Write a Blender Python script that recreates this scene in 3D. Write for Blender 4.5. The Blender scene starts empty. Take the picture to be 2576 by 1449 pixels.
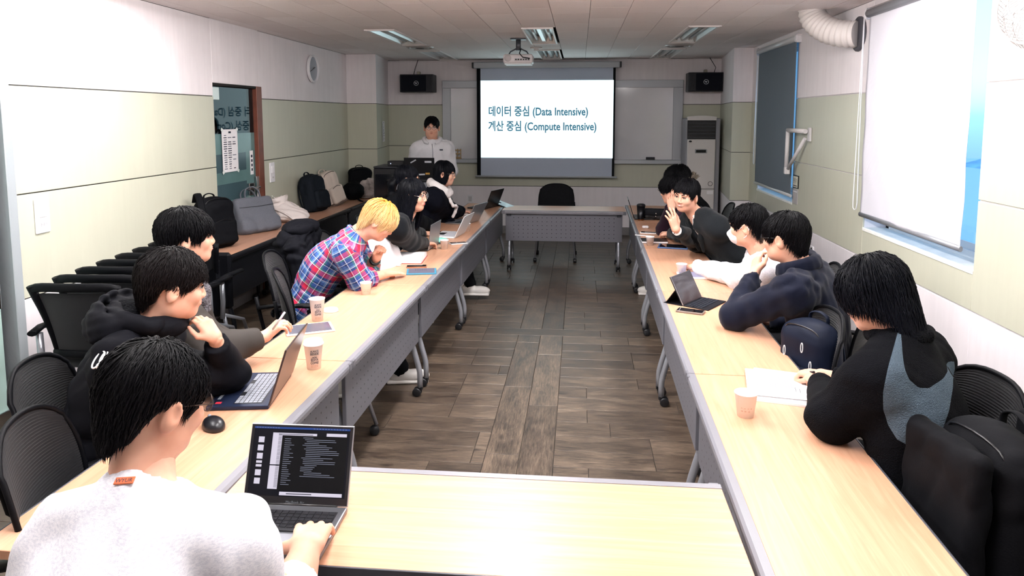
import bpy, bmesh, math, random
import numpy as np
from mathutils import Vector, Matrix, Euler

# ------------------------------------------------------------------ camera
F_PX, CX, CY, CAM_H = 1780.0, 1288.0, 483.0, 1.82      # focal length and optical centre in 2576x1449 pixels
VPX, VPY = 1458.0, 293.0                               # where the room's long axis vanishes
_y = np.array([VPX-CX, VPY-CY, F_PX]); _y /= np.linalg.norm(_y)
_x = np.array([((VPY-CY)**2+F_PX**2)/(VPX-CX), CY-VPY, -F_PX]); _x /= np.linalg.norm(_x)
_z = np.cross(_x, _y); _z = -_z if _z[1] > 0 else _z
RCAM = np.stack([_x, _y, _z], 1)                       # camera axes (right, down, forward) as rows over world axes

scene = bpy.context.scene
COL = scene.collection
cam_data = bpy.data.cameras.new('camera')
cam = bpy.data.objects.new('camera', cam_data)
COL.objects.link(cam)
cam_data.sensor_width = 36.0
cam_data.lens = F_PX/2576.0*36.0
cam_data.shift_y = (CY-724.5)/2576.0
cam_data.clip_start = 0.02
M = Matrix.Identity(4)
for i in range(3):
    M[i][0] = RCAM[0][i]; M[i][1] = -RCAM[1][i]; M[i][2] = -RCAM[2][i]
M[2][3] = CAM_H
cam.matrix_world = M
scene.camera = cam

# ------------------------------------------------------------------ world and exposure
vs = scene.view_settings
vs.view_transform = 'Standard'; vs.look = 'None'; vs.gamma = 1.0; vs.use_curve_mapping = False
vs.exposure = 0.54
LAMP_W, LAMP_NEAR_W, TUBE_GLOW = 22.0, 7.0, 84.0      # watts for each lit ceiling fixture of the two rows, and the glow of their bare tubes
world = bpy.data.worlds.new('sky'); scene.world = world
world.use_nodes = True
wn = world.node_tree.nodes; wl = world.node_tree.links
bg = wn['Background']
sky = wn.new('ShaderNodeTexSky'); sky.sky_type = 'NISHITA'; sky.sun_disc = False
sky.sun_elevation = math.radians(28); sky.sun_rotation = math.radians(200)
haze = wn.new('ShaderNodeHueSaturation'); haze.inputs['Saturation'].default_value = 0.45
wl.new(sky.outputs[0], haze.inputs['Color']); wl.new(haze.outputs[0], bg.inputs[0]); bg.inputs[1].default_value = 0.36

def at(u, v, x=None, y=None, z=None):
    """point of the place seen at photo pixel (u, v) that has the given x, y or z"""
    d = RCAM.T @ np.array([(u-CX)/F_PX, (v-CY)/F_PX, 1.0])
    t = x/d[0] if x is not None else y/d[1] if y is not None else (z-CAM_H)/d[2]
    return Vector((float(d[0]*t), float(d[1]*t), float(CAM_H+d[2]*t)))

# ------------------------------------------------------------------ materials
def lin(c):
    if isinstance(c, str):
        c = c.lstrip('#'); c = [int(c[i:i+2], 16)/255 for i in (0, 2, 4)]
    return tuple((x/12.92 if x <= 0.04045 else ((x+0.055)/1.055)**2.4) for x in c[:3])+(1.0,)

MATS = {}
class NT:
    """small helper around a node tree"""
    def __init__(s, m):
        s.t = m.node_tree; s.n = s.t.nodes; s.l = s.t.links
        s.b = s.n.get('Principled BSDF'); s.out = s.n.get('Material Output')
    def new(s, typ, **kw):
        nd = s.n.new(typ)
        for k, v in kw.items(): setattr(nd, k, v)
        return nd
    def link(s, a, b): s.l.new(a, b)
    def coord(s, kind='Object', scale=(1, 1, 1), rot=(0, 0, 0), loc=(0, 0, 0)):
        tc = s.new('ShaderNodeTexCoord'); mp = s.new('ShaderNodeMapping')
        mp.inputs['Scale'].default_value = scale; mp.inputs['Rotation'].default_value = rot; mp.inputs['Location'].default_value = loc
        s.link(tc.outputs[kind], mp.inputs[0]); return mp.outputs[0]
    def noise(s, vec, scale=5, detail=3, rough=0.5, dist=0.0):
        n = s.new('ShaderNodeTexNoise'); n.inputs['Scale'].default_value = scale
        n.inputs['Detail'].default_value = detail; n.inputs['Roughness'].default_value = rough
        n.inputs['Distortion'].default_value = dist
        if vec is not None: s.link(vec, n.inputs['Vector'])
        return n.outputs[0]
    def ramp(s, fac, stops, interp='LINEAR'):
        r = s.new('ShaderNodeValToRGB'); cr = r.color_ramp; cr.interpolation = interp
        while len(cr.elements) < len(stops): cr.elements.new(0.5)
        for e, (p, c) in zip(cr.elements, stops):
            e.position = p; e.color = lin(c) if not isinstance(c, (int, float)) else (c, c, c, 1)
        s.link(fac, r.inputs[0]); return r.outputs[0]
    def math(s, op, a, b=None, c=None, clamp=False):
        m = s.new('ShaderNodeMath', operation=op); m.use_clamp = clamp
        for i, v in enumerate((a, b, c)):
            if v is None: continue
            if isinstance(v, (int, float)): m.inputs[i].default_value = v
            else: s.link(v, m.inputs[i])
        return m.outputs[0]
    def mix(s, fac, a, b, blend='MIX'):
        m = s.new('ShaderNodeMix', data_type='RGBA', blend_type=blend)
        for i, v in ((0, fac), (6, a), (7, b)):
            if isinstance(v, (int, float)): m.inputs[i].default_value = v
            elif isinstance(v, (str, tuple, list)): m.inputs[i].default_value = lin(v)
            else: s.link(v, m.inputs[i])
        return m.outputs[2]
    def bump(s, h, strength=0.3, dist=0.01):
        b = s.new('ShaderNodeBump'); b.inputs['Strength'].default_value = strength; b.inputs['Distance'].default_value = dist
        s.link(h, b.inputs['Height']); s.link(b.outputs[0], s.b.inputs['Normal'])
    def base(s, c): s.link(c, s.b.inputs['Base Color'])

def mat(name, color='#808080', rough=0.5, metal=0.0, spec=0.5, bump=None, mott=None, emit=None, trans=0.0, ior=1.45, coat=0.0, sheen=0.0, sss=0.0, alpha=1.0):
    """plain procedural material; bump=(scale, strength, dist), mott=(scale, amount)"""
    if name in MATS: return MATS[name]
    m = bpy.data.materials.new(name); m.use_nodes = True
    t = NT(m); b = t.b
    if sum(lin(color)[:3]) < 0.09 and rough >= 0.5 and metal == 0: spec = min(spec, 0.12)      # dull dark cloth
    b.inputs['Base Color'].default_value = lin(color)
    b.inputs['Roughness'].default_value = rough; b.inputs['Metallic'].default_value = metal
    b.inputs['Specular IOR Level'].default_value = spec
    b.inputs['Transmission Weight'].default_value = trans; b.inputs['IOR'].default_value = ior
    b.inputs['Coat Weight'].default_value = coat
    b.inputs['Sheen Weight'].default_value = sheen
    b.inputs['Alpha'].default_value = alpha
    if sss: b.inputs['Subsurface Weight'].default_value = sss; b.inputs['Subsurface Radius'].default_value = (0.02, 0.008, 0.004); b.inputs['Subsurface Scale'].default_value = 0.3
    if emit: b.inputs['Emission Color'].default_value = lin(emit[0]); b.inputs['Emission Strength'].default_value = emit[1]
    if mott:
        n = t.noise(t.coord('Object'), mott[0], 4)
        lo = tuple(x*(1-mott[1]) for x in lin(color)[:3])+(1,)
        hi = tuple(min(1, x*(1+mott[1])) for x in lin(color)[:3])+(1,)
        r = t.new('ShaderNodeValToRGB'); r.color_ramp.elements[0].position = 0.3; r.color_ramp.elements[1].position = 0.7
        r.color_ramp.elements[0].color = lo; r.color_ramp.elements[1].color = hi
        t.link(n, r.inputs[0]); t.base(r.outputs[0])
    if bump: t.bump(t.noise(t.coord('Object'), bump[0], 3), bump[1], bump[2])
    MATS[name] = m
    return m

# ------------------------------------------------------------------ objects
def tag(o, label=None, cat=None, group=None, kind=None):
    if label: o['label'] = label
    if cat: o['category'] = cat
    if group: o['group'] = group
    if kind: o['kind'] = kind
    return o

def thing(name, label, cat, loc=(0, 0, 0), rz=0.0, group=None):
    o = bpy.data.objects.new(name, None); COL.objects.link(o)
    o.empty_display_size = 0.1
    o.location = loc; o.rotation_euler = (0, 0, rz)
    return tag(o, label, cat, group)

def link_mesh(name, me, material=None, parent=None, loc=None):
    if material is not None and not me.materials: me.materials.append(material)
    o = bpy.data.objects.new(name, me); COL.objects.link(o)
    if parent is not None: o.parent = parent
    if loc is not None: o.location = loc
    return o

def raw_mesh(V, Fq, smooth=True):
    """mesh from an (n,3) array and an (m,k) face array"""
    V = np.asarray(V, np.float32); Fq = np.asarray(Fq, np.int32)
    me = bpy.data.meshes.new('mesh')
    me.vertices.add(len(V)); me.vertices.foreach_set('co', V.ravel())
    k = Fq.shape[1]
    me.loops.add(Fq.size); me.loops.foreach_set('vertex_index', Fq.ravel())
    me.polygons.add(len(Fq)); me.polygons.foreach_set('loop_start', np.arange(0, Fq.size, k, dtype=np.int32))
    if smooth: me.polygons.foreach_set('use_smooth', np.ones(len(Fq), bool))
    me.update(calc_edges=True)
    return me

def copy_tree(o, parent=None, loc=None, rz=None, label=None):
    c = o.copy(); COL.objects.link(c)
    if parent is not None: c.parent = parent
    if loc is not None: c.location = loc
    if rz is not None: c.rotation_euler = (0, 0, rz)
    if label: c['label'] = label
    for ch in KIDS.get(o.name, []) or [k for k in o.children]:
        copy_tree(ch, c)
    return c
KIDS = {}

class MB:
    """collects shapes and links them as one mesh object"""
    def __init__(s): s.bm = bmesh.new()
    def _x(s, vs, M):
        if M is not None: bmesh.ops.transform(s.bm, matrix=M, verts=vs)
    def box(s, c, size, bev=0.0, M=None, seg=1, rz=0.0, rot=None):
        r = bmesh.ops.create_cube(s.bm, size=1.0); vs = r['verts']
        bmesh.ops.scale(s.bm, vec=size, verts=vs)
        if bev > 0:
            es = list({e for v in vs for e in v.link_edges})
            rb = bmesh.ops.bevel(s.bm, geom=es, offset=bev, segments=seg, profile=0.5, affect='EDGES')
            vs = rb['verts']
        if rz: bmesh.ops.rotate(s.bm, matrix=Matrix.Rotation(rz, 3, 'Z'), verts=vs)
        if rot is not None: bmesh.ops.rotate(s.bm, matrix=Euler(rot).to_matrix(), verts=vs)
        bmesh.ops.translate(s.bm, vec=c, verts=vs); s._x(vs, M); return s
    def span(s, a, b, bev=0.0, M=None, seg=1):
        a, b = Vector(a), Vector(b)
        return s.box((a+b)/2, [abs(q) for q in (b-a)], bev, M, seg)
    def tube(s, pts, r, n=10, M=None, closed=False, flat=None):
        pts = [Vector(p) for p in pts]; k = len(pts)
        rs = r if isinstance(r, (list, tuple)) else [r]*k
        rings = []; up = None
        for i, p in enumerate(pts):
            a = pts[i-1] if (i > 0 or closed) else p; b = pts[(i+1) % k] if (i < k-1 or closed) else p
            t = (b-a).normalized() if (b-a).length > 1e-9 else Vector((0, 0, 1))
            if up is None:
                up = Vector((0, 0, 1)) if abs(t.z) < 0.9 else Vector((1, 0, 0))
            u = up - t*up.dot(t)
            u = u.normalized() if u.length > 1e-6 else t.orthogonal().normalized()
            up = u; w = t.cross(u)
            fx, fy = (1, 1) if flat is None else flat
            rings.append([s.bm.verts.new(p+rs[i]*(fx*math.cos(2*math.pi*j/n)*u+fy*math.sin(2*math.pi*j/n)*w)) for j in range(n)])
        pairs = list(zip(rings, rings[1:]))+([(rings[-1], rings[0])] if closed else [])
        for A, B in pairs:
            for j in range(n):
                f = s.bm.faces.new((A[j], A[(j+1) % n], B[(j+1) % n], B[j])); f.smooth = True
        if not closed:
            s.bm.faces.new(rings[0][::-1]); s.bm.faces.new(rings[-1])
        s._x([v for R in rings for v in R], M); return s
    def lathe(s, prof, n=24, M=None, cap=True):
        rings = []
        for r, z in prof:
            rings.append([s.bm.verts.new((r*math.cos(2*math.pi*j/n), r*math.sin(2*math.pi*j/n), z)) for j in range(n)])
        for A, B in zip(rings, rings[1:]):
            for j in range(n):
                f = s.bm.faces.new((A[j], A[(j+1) % n], B[(j+1) % n], B[j])); f.smooth = True
        if cap:
            if prof[0][0] > 1e-5: s.bm.faces.new(rings[0][::-1])
            if prof[-1][0] > 1e-5: s.bm.faces.new(rings[-1])
        vs = [v for R in rings for v in R]
        s._x(vs, M); return s
    def prism(s, poly, depth, M=None):
        """polygon in local xy, extruded along local z from 0 to depth"""
        A = [s.bm.verts.new((x, y, 0)) for x, y in poly]; B = [s.bm.verts.new((x, y, depth)) for x, y in poly]
        n = len(poly)
        s.bm.faces.new(A[::-1]); s.bm.faces.new(B)
        for i in range(n): s.bm.faces.new((A[i], A[(i+1) % n], B[(i+1) % n], B[i]))
        s._x(A+B, M); return s
    def grid(s, fn, nu, nv, M=None, thick=None, closed_u=False):
        G = [[s.bm.verts.new(fn(i/(nu if closed_u else nu-1), j/(nv-1))) for j in range(nv)] for i in range(nu)]
        for i in range(nu if closed_u else nu-1):
            for j in range(nv-1):
                f = s.bm.faces.new((G[i][j], G[(i+1) % nu][j], G[(i+1) % nu][j+1], G[i][j+1])); f.smooth = True
        vs = [v for R in G for v in R]
        s._x(vs, M); return s
    def build(s, name, material, parent=None, smooth=None, solidify=None, loc=None, rz=None):
        bmesh.ops.recalc_face_normals(s.bm, faces=s.bm.faces)
        if solidify:
            bmesh.ops.solidify(s.bm, geom=s.bm.faces[:], thickness=solidify)
        me = bpy.data.meshes.new(name); s.bm.to_mesh(me); s.bm.free()
        if smooth is not None:
            for p in me.polygons: p.use_smooth = smooth
        o = link_mesh(name, me, material, parent, loc)
        if rz: o.rotation_euler = (0, 0, rz)
        return o

def Mx(loc=(0, 0, 0), rot=(0, 0, 0)):
    return Matrix.Translation(loc) @ Euler(rot).to_matrix().to_4x4()
def frame(o, x, y, z):
    m = Matrix.Identity(4)
    for i in range(3): m[i][0] = x[i]; m[i][1] = y[i]; m[i][2] = z[i]; m[i][3] = o[i]
    return m

def text_mesh(body, size, spacing=1.0, align='LEFT', width=None, bold=0.0):
    """flat lettering as a mesh in the local xy plane"""
    cu = bpy.data.curves.new('txt', 'FONT'); cu.body = body; cu.size = size; cu.align_x = align
    cu.space_character = spacing; cu.resolution_u = 3; cu.offset = bold
    o = bpy.data.objects.new('txt', cu); COL.objects.link(o)
    dg = bpy.context.evaluated_depsgraph_get(); dg.update()
    me = bpy.data.meshes.new_from_object(o.evaluated_get(dg))
    bpy.data.objects.remove(o); bpy.data.curves.remove(cu)
    n = len(me.vertices); V = np.zeros(n*3, np.float32); me.vertices.foreach_get('co', V); V = V.reshape(-1, 3)
    if n and width:
        V[:, 0] *= width/max(1e-6, V[:, 0].max()-V[:, 0].min()); me.vertices.foreach_set('co', V.ravel())
    me.materials.clear()
    return me

def lettering(name, body, size, M, material, parent=None, align='LEFT', width=None, spacing=1.0, bold=0.0):
    me = text_mesh(body, size, spacing, align, width, bold)
    me.transform(M)
    return link_mesh(name, me, material, parent)

# ------------------------------------------------------------------ soft shapes: distance fields meshed with surface nets
def _n(v): return v/np.linalg.norm(v)
def smin(a, b, k):
    if k <= 0: return np.minimum(a, b)
    h = np.clip(0.5+0.5*(b-a)/k, 0, 1)
    return b+(a-b)*h-k*h*(1-h)

class SDF:
    def __init__(s): s.ops = []
    def _add(s, fn, lo, hi, k, mode): s.ops.append((fn, np.minimum(lo, hi), np.maximum(lo, hi), k, mode)); return s
    def cone(s, a, b, ra, rb=None, k=0.03, mode='u', flat=False):
        a = np.array(a, float); b = np.array(b, float); rb = ra if rb is None else rb
        ab = b-a; L2 = max(ab@ab, 1e-9); L = math.sqrt(L2); ax = ab/L
        def fn(P):
            q = P-a; t = q@ab/L2
            tc = np.clip(t, 0, 1)
            d = np.linalg.norm(q-tc[..., None]*ab, axis=-1)-(ra+(rb-ra)*tc)
            if flat: d = np.maximum(d, (t-1)*L)
            return d
        r = max(ra, rb)
        return s._add(fn, np.minimum(a, b)-r, np.maximum(a, b)+r, k, mode)
    def chain(s, pts, rs, k=0.03, mode='u', flat=False):
        for i in range(len(pts)-1): s.cone(pts[i], pts[i+1], rs[i], rs[i+1], k, mode, flat and i == len(pts)-2)
        return s
    def ell(s, c, r, R=None, k=0.03, mode='u'):
        c = np.array(c, float); r = np.array(r, float); R = np.eye(3) if R is None else np.array(R, float)   # columns = local axes
        def fn(P):
            q = (P-c)@R
            k0 = np.linalg.norm(q/r, axis=-1); k1 = np.linalg.norm(q/(r*r), axis=-1)
            return k0*(k0-1)/np.maximum(k1, 1e-6)
        e = np.abs(R)@r
        return s._add(fn, c-e, c+e, k, mode)
    def rbox(s, c, h, rad, R=None, k=0.03, mode='u', bulge=0.0):
        c = np.array(c, float); h = np.array(h, float); R = np.eye(3) if R is None else np.array(R, float)
        def fn(P):
            q = np.abs((P-c)@R)-(h-rad)
            return np.linalg.norm(np.maximum(q, 0), axis=-1)+np.minimum(q.max(-1), 0)-rad
        e = np.abs(R)@h
        return s._add(fn, c-e, c+e, k, mode)
    def ecap(s, a, b, ra, rb, R, fl, k=0.04, mode='u'):
        """flattened capsule; R columns right, front, up; fl = depth / width"""
        a = np.array(a, float); b = np.array(b, float); R = np.array(R, float)
        S = np.array([1.0, 1.0/fl, 1.0])
        la, lb = (a@R)*S, (b@R)*S; ab = lb-la; L2 = max(ab@ab, 1e-9)
        def fn(P):
            q = (P@R)*S-la; t = np.clip(q@ab/L2, 0, 1)
            return (np.linalg.norm(q-t[..., None]*ab, axis=-1)-(ra+(rb-ra)*t))*(0.5+0.5*fl)
        r = max(ra, rb)
        return s._add(fn, np.minimum(a, b)-r, np.maximum(a, b)+r, k, mode)
    def mesh(s, h, disp=None, pad=None, cuts=(), lo=None, hi=None):
        """h voxel size; cuts: list of (point, normal, k) half-spaces that are removed on the normal's side"""
        us = [o for o in s.ops if o[4] == 'u']
        pad = 3*h+0.01 if pad is None else pad
        L = np.min([o[1] for o in us], 0)-pad if lo is None else np.array(lo, float)
        U = np.max([o[2] for o in us], 0)+pad if hi is None else np.array(hi, float)
        n = np.ceil((U-L)/h).astype(int)+1
        axs = [L[i]+h*np.arange(n[i]) for i in range(3)]
        D = np.full(n, 0.5, np.float32)
        for fn, lo_, hi_, k, mode in s.ops:
            m = (k if mode == 'u' else k)+3*h+0.02
            i0 = np.clip(np.floor((lo_-m-L)/h).astype(int), 0, n-1); i1 = np.clip(np.ceil((hi_+m-L)/h).astype(int)+1, 1, n)
            if np.any(i1 <= i0): continue
            sl = tuple(slice(i0[i], i1[i]) for i in range(3))
            P = np.stack(np.meshgrid(*[axs[i][sl[i]] for i in range(3)], indexing='ij'), -1)
            d = fn(P)
            if mode == 'u': D[sl] = smin(D[sl], d, k)
            elif mode == 's': D[sl] = -smin(-D[sl], d, k)
        if disp is not None or cuts:
            P = np.stack(np.meshgrid(*axs, indexing='ij'), -1)
            if disp is not None:
                near = np.abs(D) < 0.06
                D[near] += disp(P[near]).astype(np.float32)
            for pt, nm, k in cuts:
                d = (P-np.array(pt, float))@_n(np.array(nm, float))
                D = -smin(-D, -d.astype(np.float32), k)
        D[0] = D[-1] = np.maximum(D[0], 0.01); D[-1] = np.maximum(D[-1], 0.01); D[0] = np.maximum(D[0], 0.01)
        D[:, 0] = np.maximum(D[:, 0], 0.01); D[:, -1] = np.maximum(D[:, -1], 0.01)
        D[:, :, 0] = np.maximum(D[:, :, 0], 0.01); D[:, :, -1] = np.maximum(D[:, :, -1], 0.01)
        return nets(D, L, h)

def nets(D, L, h):
    S = D < 0
    nx, ny, nz = D.shape
    c = sum(S[i:nx-1+i, j:ny-1+j, k:nz-1+k].astype(np.int8) for i in (0, 1) for j in (0, 1) for k in (0, 1))
    act = (c > 0) & (c < 8)
    idx = np.argwhere(act)
    if len(idx) == 0: return np.zeros((0, 3)), np.zeros((0, 4), int)
    ids = np.full(act.shape, -1, np.int64); ids[act] = np.arange(len(idx))
    acc = np.zeros((len(idx), 3)); cnt = np.zeros(len(idx))
    cor = [(i, j, k) for i in (0, 1) for j in (0, 1) for k in (0, 1)]
    val = {q: D[idx[:, 0]+q[0], idx[:, 1]+q[1], idx[:, 2]+q[2]] for q in cor}
    for a in cor:
        for ax in range(3):
            if a[ax]: continue
            b = list(a); b[ax] = 1; b = tuple(b)
            va, vb = val[a], val[b]; m = (va < 0) != (vb < 0)
            t = np.where(m, va/np.where(m, va-vb, 1), 0)
            p = np.zeros((len(idx), 3)); p += a; p[:, ax] += t
            acc[m] += p[m]; cnt[m] += 1
    V = L+h*(idx+acc/cnt[:, None])
    Q = []
    for ax in range(3):
        o1, o2 = [(1, 2), (2, 0), (0, 1)][ax]
        sl0 = [slice(None)]*3; sl1 = [slice(None)]*3
        sl0[ax] = slice(0, -1); sl1[ax] = slice(1, None)
        A, B = S[tuple(sl0)], S[tuple(sl1)]
        e = np.argwhere(A != B)
        ok = (e[:, o1] > 0) & (e[:, o2] > 0) & (e[:, o1] < D.shape[o1]-1) & (e[:, o2] < D.shape[o2]-1)
        e = e[ok]; inside = A[e[:, 0], e[:, 1], e[:, 2]]
        def cid(d1, d2):
            q = e.copy(); q[:, o1] += d1; q[:, o2] += d2
            return ids[q[:, 0], q[:, 1], q[:, 2]]
        q = np.stack([cid(-1, -1), cid(0, -1), cid(0, 0), cid(-1, 0)], 1)
        q[~inside] = q[~inside][:, ::-1]
        Q.append(q)
    return V, np.concatenate(Q)

def folds(seed, amp, wl=0.09, stretch=(1, 1, 1), big=0.6):
    """soft cloth creases: warped ridges in two sizes"""
    rng = np.random.RandomState(seed)
    K = [(rng.randn(3)*np.array(stretch)) for _ in range(8)]
    K = [k/np.linalg.norm(k)*2*math.pi/(wl*rng.uniform(0.7, 1.6)) for k in K]
    Ph = rng.uniform(0, 6.28, 8); W = rng.randn(3, 3)*9
    def f(P):
        w = np.sin(P@W.T+seed)
        q = P+0.03*w+0.008*np.sin(3.1*P@W+1.3)
        m = 0.5+0.5*np.sin(q@(K[4]*0.25)+Ph[4]); m2 = 0.5+0.5*np.sin(q@(K[7]*0.22)+Ph[7])
        r = sum(1-2*np.abs(np.sin(0.5*(q@k)+p)) for k, p in zip(K[:3], Ph))/3
        s_ = (1-2*np.abs(np.sin(0.95*(q@K[5])+Ph[5])))+(1-2*np.abs(np.sin(0.85*(q@K[6])+Ph[6])))
        return amp*(r*m*big*2+0.30*np.sin(q@K[3]+Ph[3])+0.28*s_*m2)
    return f

def soft(name, sdf, h, material, parent=None, disp=None, cuts=(), **kw):
    V, Q = sdf.mesh(h, disp, cuts=cuts, **kw)
    o = link_mesh(name, raw_mesh(V, Q), material, parent)
    return o
# ================================================================== the room
XL, XR, YF, YB, ZC = -3.25, 2.17, 10.9, -1.7, 2.68
Z1, Z2, Z3 = 0.745, 1.365, 2.0          # dado top, panel seam, top of the green boards

def wall_paint(name, c, mottle=0.05, rough=0.55):
    m = bpy.data.materials.new(name); m.use_nodes = True; t = NT(m)
    co = t.coord('Object')
    n1 = t.noise(co, 1.3, 5, 0.6); n2 = t.noise(t.coord('Object', (6, 6, 0.5)), 3.0, 4, 0.6)
    f = t.math('ADD', t.math('MULTIPLY', n1, 0.6), t.math('MULTIPLY', n2, 0.4))
    c0 = lin(c); dk = tuple(x*(1-2*mottle) for x in c0[:3]); lt = tuple(min(1, x*(1+mottle)) for x in c0[:3])
    r = t.new('ShaderNodeValToRGB'); r.color_ramp.elements[0].position = 0.32; r.color_ramp.elements[1].position = 0.66
    r.color_ramp.elements[0].color = dk+(1,); r.color_ramp.elements[1].color = lt+(1,)
    t.link(f, r.inputs[0]); t.base(r.outputs[0])
    t.b.inputs['Roughness'].default_value = rough
    t.bump(t.noise(co, 160, 2), 0.12, 0.002)
    MATS[name] = m
    return m
M_WHITE = wall_paint('white_plaster', '#efe9eb', 0.05, 0.6)
M_DADO = wall_paint('white_dado', '#ece7ea', 0.04, 0.45)
M_GREEN = wall_paint('sage_board', '#c3c4b2', 0.03, 0.38)
M_DARK = mat('joint_dark', '#3a3a36', 0.8)
M_BASE = mat('rubber_baseboard', '#807c7c', 0.5, mott=(4, 0.15))
M_PIPE = mat('steel_satin', '#b8bcc0', 0.3, 1.0)

def struct(o): o['kind'] = 'structure'; return o

def band_boxes(root, axis, fixed, thick, a, b, z0, z1, material):
    """board on a wall plane: axis 'x' wall at x=fixed running in y from a to b"""
    mb = MB()
    if axis == 'x': mb.span((fixed, a, z0), (fixed+thick, b, z1), 0.003)
    else: mb.span((a, fixed, z0), (b, fixed+thick, z1), 0.003)
    return mb.build('panel', material, root, smooth=False)

def bands(root, axis, fixed, thick, a, b, lo=0.12, hi=ZC, names=True):
    g = 0.0035
    for z0, z1, m in ((0.0, Z1, M_DADO), (Z1, Z2, M_GREEN), (Z2, Z3, M_GREEN), (Z3, ZC+0.02, M_WHITE)):
        p, q = max(z0, lo), min(z1, hi)
        if q-p > 0.01: band_boxes(root, axis, fixed, thick*(0.72 if m is M_WHITE else 1.0), a, b, p+(g if p == z0 else 0), q-(g if q == z1 else 0), m)

# --- floor
def plank_material():
    m = bpy.data.materials.new('aged_oak_plank'); m.use_nodes = True; t = NT(m)
    oi = t.new('ShaderNodeObjectInfo')
    tc = t.new('ShaderNodeTexCoord'); add = t.new('ShaderNodeVectorMath', operation='ADD')
    sc = t.new('ShaderNodeVectorMath', operation='SCALE'); sc.inputs['Scale'].default_value = 37.0
    comb = t.new('ShaderNodeCombineXYZ')
    t.link(oi.outputs['Random'], comb.inputs[0]); t.link(oi.outputs['Random'], comb.inputs[1])
    t.link(comb.outputs[0], sc.inputs[0]); t.link(tc.outputs['Object'], add.inputs[0]); t.link(sc.outputs[0], add.inputs[1])
    mp = t.new('ShaderNodeMapping'); mp.inputs['Scale'].default_value = (1.1, 11, 11); t.link(add.outputs[0], mp.inputs[0])
    grain = t.noise(mp.outputs[0], 9.0, 10, 0.78, 0.7)
    mp2 = t.new('ShaderNodeMapping'); mp2.inputs['Scale'].default_value = (1.6, 4.5, 4); t.link(add.outputs[0], mp2.inputs[0])
    blot = t.noise(mp2.outputs[0], 2.2, 4, 0.6, 0.4)
    vor = t.new('ShaderNodeTexVoronoi'); vor.inputs['Scale'].default_value = 1.0
    mp3 = t.new('ShaderNodeMapping'); mp3.inputs['Scale'].default_value = (2.6, 6.5, 6); t.link(add.outputs[0], mp3.inputs[0]); t.link(mp3.outputs[0], vor.inputs['Vector'])
    knot = t.ramp(vor.outputs['Distance'], [(0.03, 0.0), (0.13, 1.0)])
    f = t.math('ADD', t.math('MULTIPLY', grain, 0.68), t.math('MULTIPLY', blot, 0.32))
    col = t.ramp(f, [(0.30, '#1d1a18'), (0.43, '#403832'), (0.53, '#64584d'), (0.68, '#8d8072')])
    col = t.mix(t.math('SUBTRACT', 1.0, knot), col, '#2a2420')
    vary = t.ramp(oi.outputs['Random'], [(0.0, '#c9c3bd'), (1.0, '#fffaf2')])
    col = t.mix(1.0, col, vary, 'MULTIPLY')
    t.base(col)
    t.link(t.ramp(f, [(0.3, 0.30), (0.7, 0.46)]), t.b.inputs['Roughness'])
    t.bump(f, 0.35, 0.002)
    MATS['plank'] = m
    return m
M_PLANK = plank_material()
mb = MB(); mb.span((XL-0.2, YB-0.2, -0.12), (XR+0.3, YF+0.2, -0.006))
floor = struct(mb.build('floor', M_DARK))
def plank_proto(L, W, name='floor_plank'):
    b = MB(); b.box((0, 0, -0.004), (L-0.003, W-0.003, 0.008), 0.0015)
    bmesh.ops.recalc_face_normals(b.bm, faces=b.bm.faces)
    me = bpy.data.meshes.new(name); b.bm.to_mesh(me); b.bm.free(); me.materials.append(M_PLANK); return me
PW, PL = 0.185, 0.97
plank_me = {}
def plank(x0, x1, y0, y1, along):
    L, W = (x1-x0, y1-y0) if along == 'x' else (y1-y0, x1-x0)
    key = (round(L, 3), round(W, 3))
    if key not in plank_me: plank_me[key] = plank_proto(L, W)
    o = link_mesh('floor_plank', plank_me[key], None, floor, ((x0+x1)/2, (y0+y1)/2, 0))
    if along == 'y': o.rotation_euler = (0, 0, math.pi/2)
rnd = random.Random(5)
SX0, SX1 = -0.49, -0.12
y = 2.42; row = 0
while y < YF:
    y1 = min(y+PW, YF)
    for a, b in (((XL, SX0), (SX1, XR)) if not 5.79 < (y+y1)/2 < 5.98 else ((XL, XR),)):
        x = a - rnd.choice((0.25, 0.5, 0.75, 0.9))*PL*0.9
        while x < b-0.01:
            p, q = max(x, a), min(x+PL, b)
            if q-p > 0.04: plank(p, q, y, y1, 'x')
            x += PL
    y = y1; row += 1
for cx, joints in ((SX0, (2.42, 2.67, 3.64, 4.61, 5.56, 5.75)), (SX0+PW, (2.42, 3.34, 4.31, 5.28, 5.75)), (SX0, (5.935, 6.9, 7.87, 8.84, 9.8, YF)), (SX0+PW, (5.935, 6.45, 7.42, 8.39, 9.36, 10.3, YF))):
    for a, b in zip(joints, joints[1:]): plank(cx, cx+PW, a, b, 'y')
mb = MB(); mb.span((XL, YB, -0.008), (XR, 2.42, 0.0)); mb.build('floor_sheet', M_PLANK, floor, smooth=False)

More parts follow.
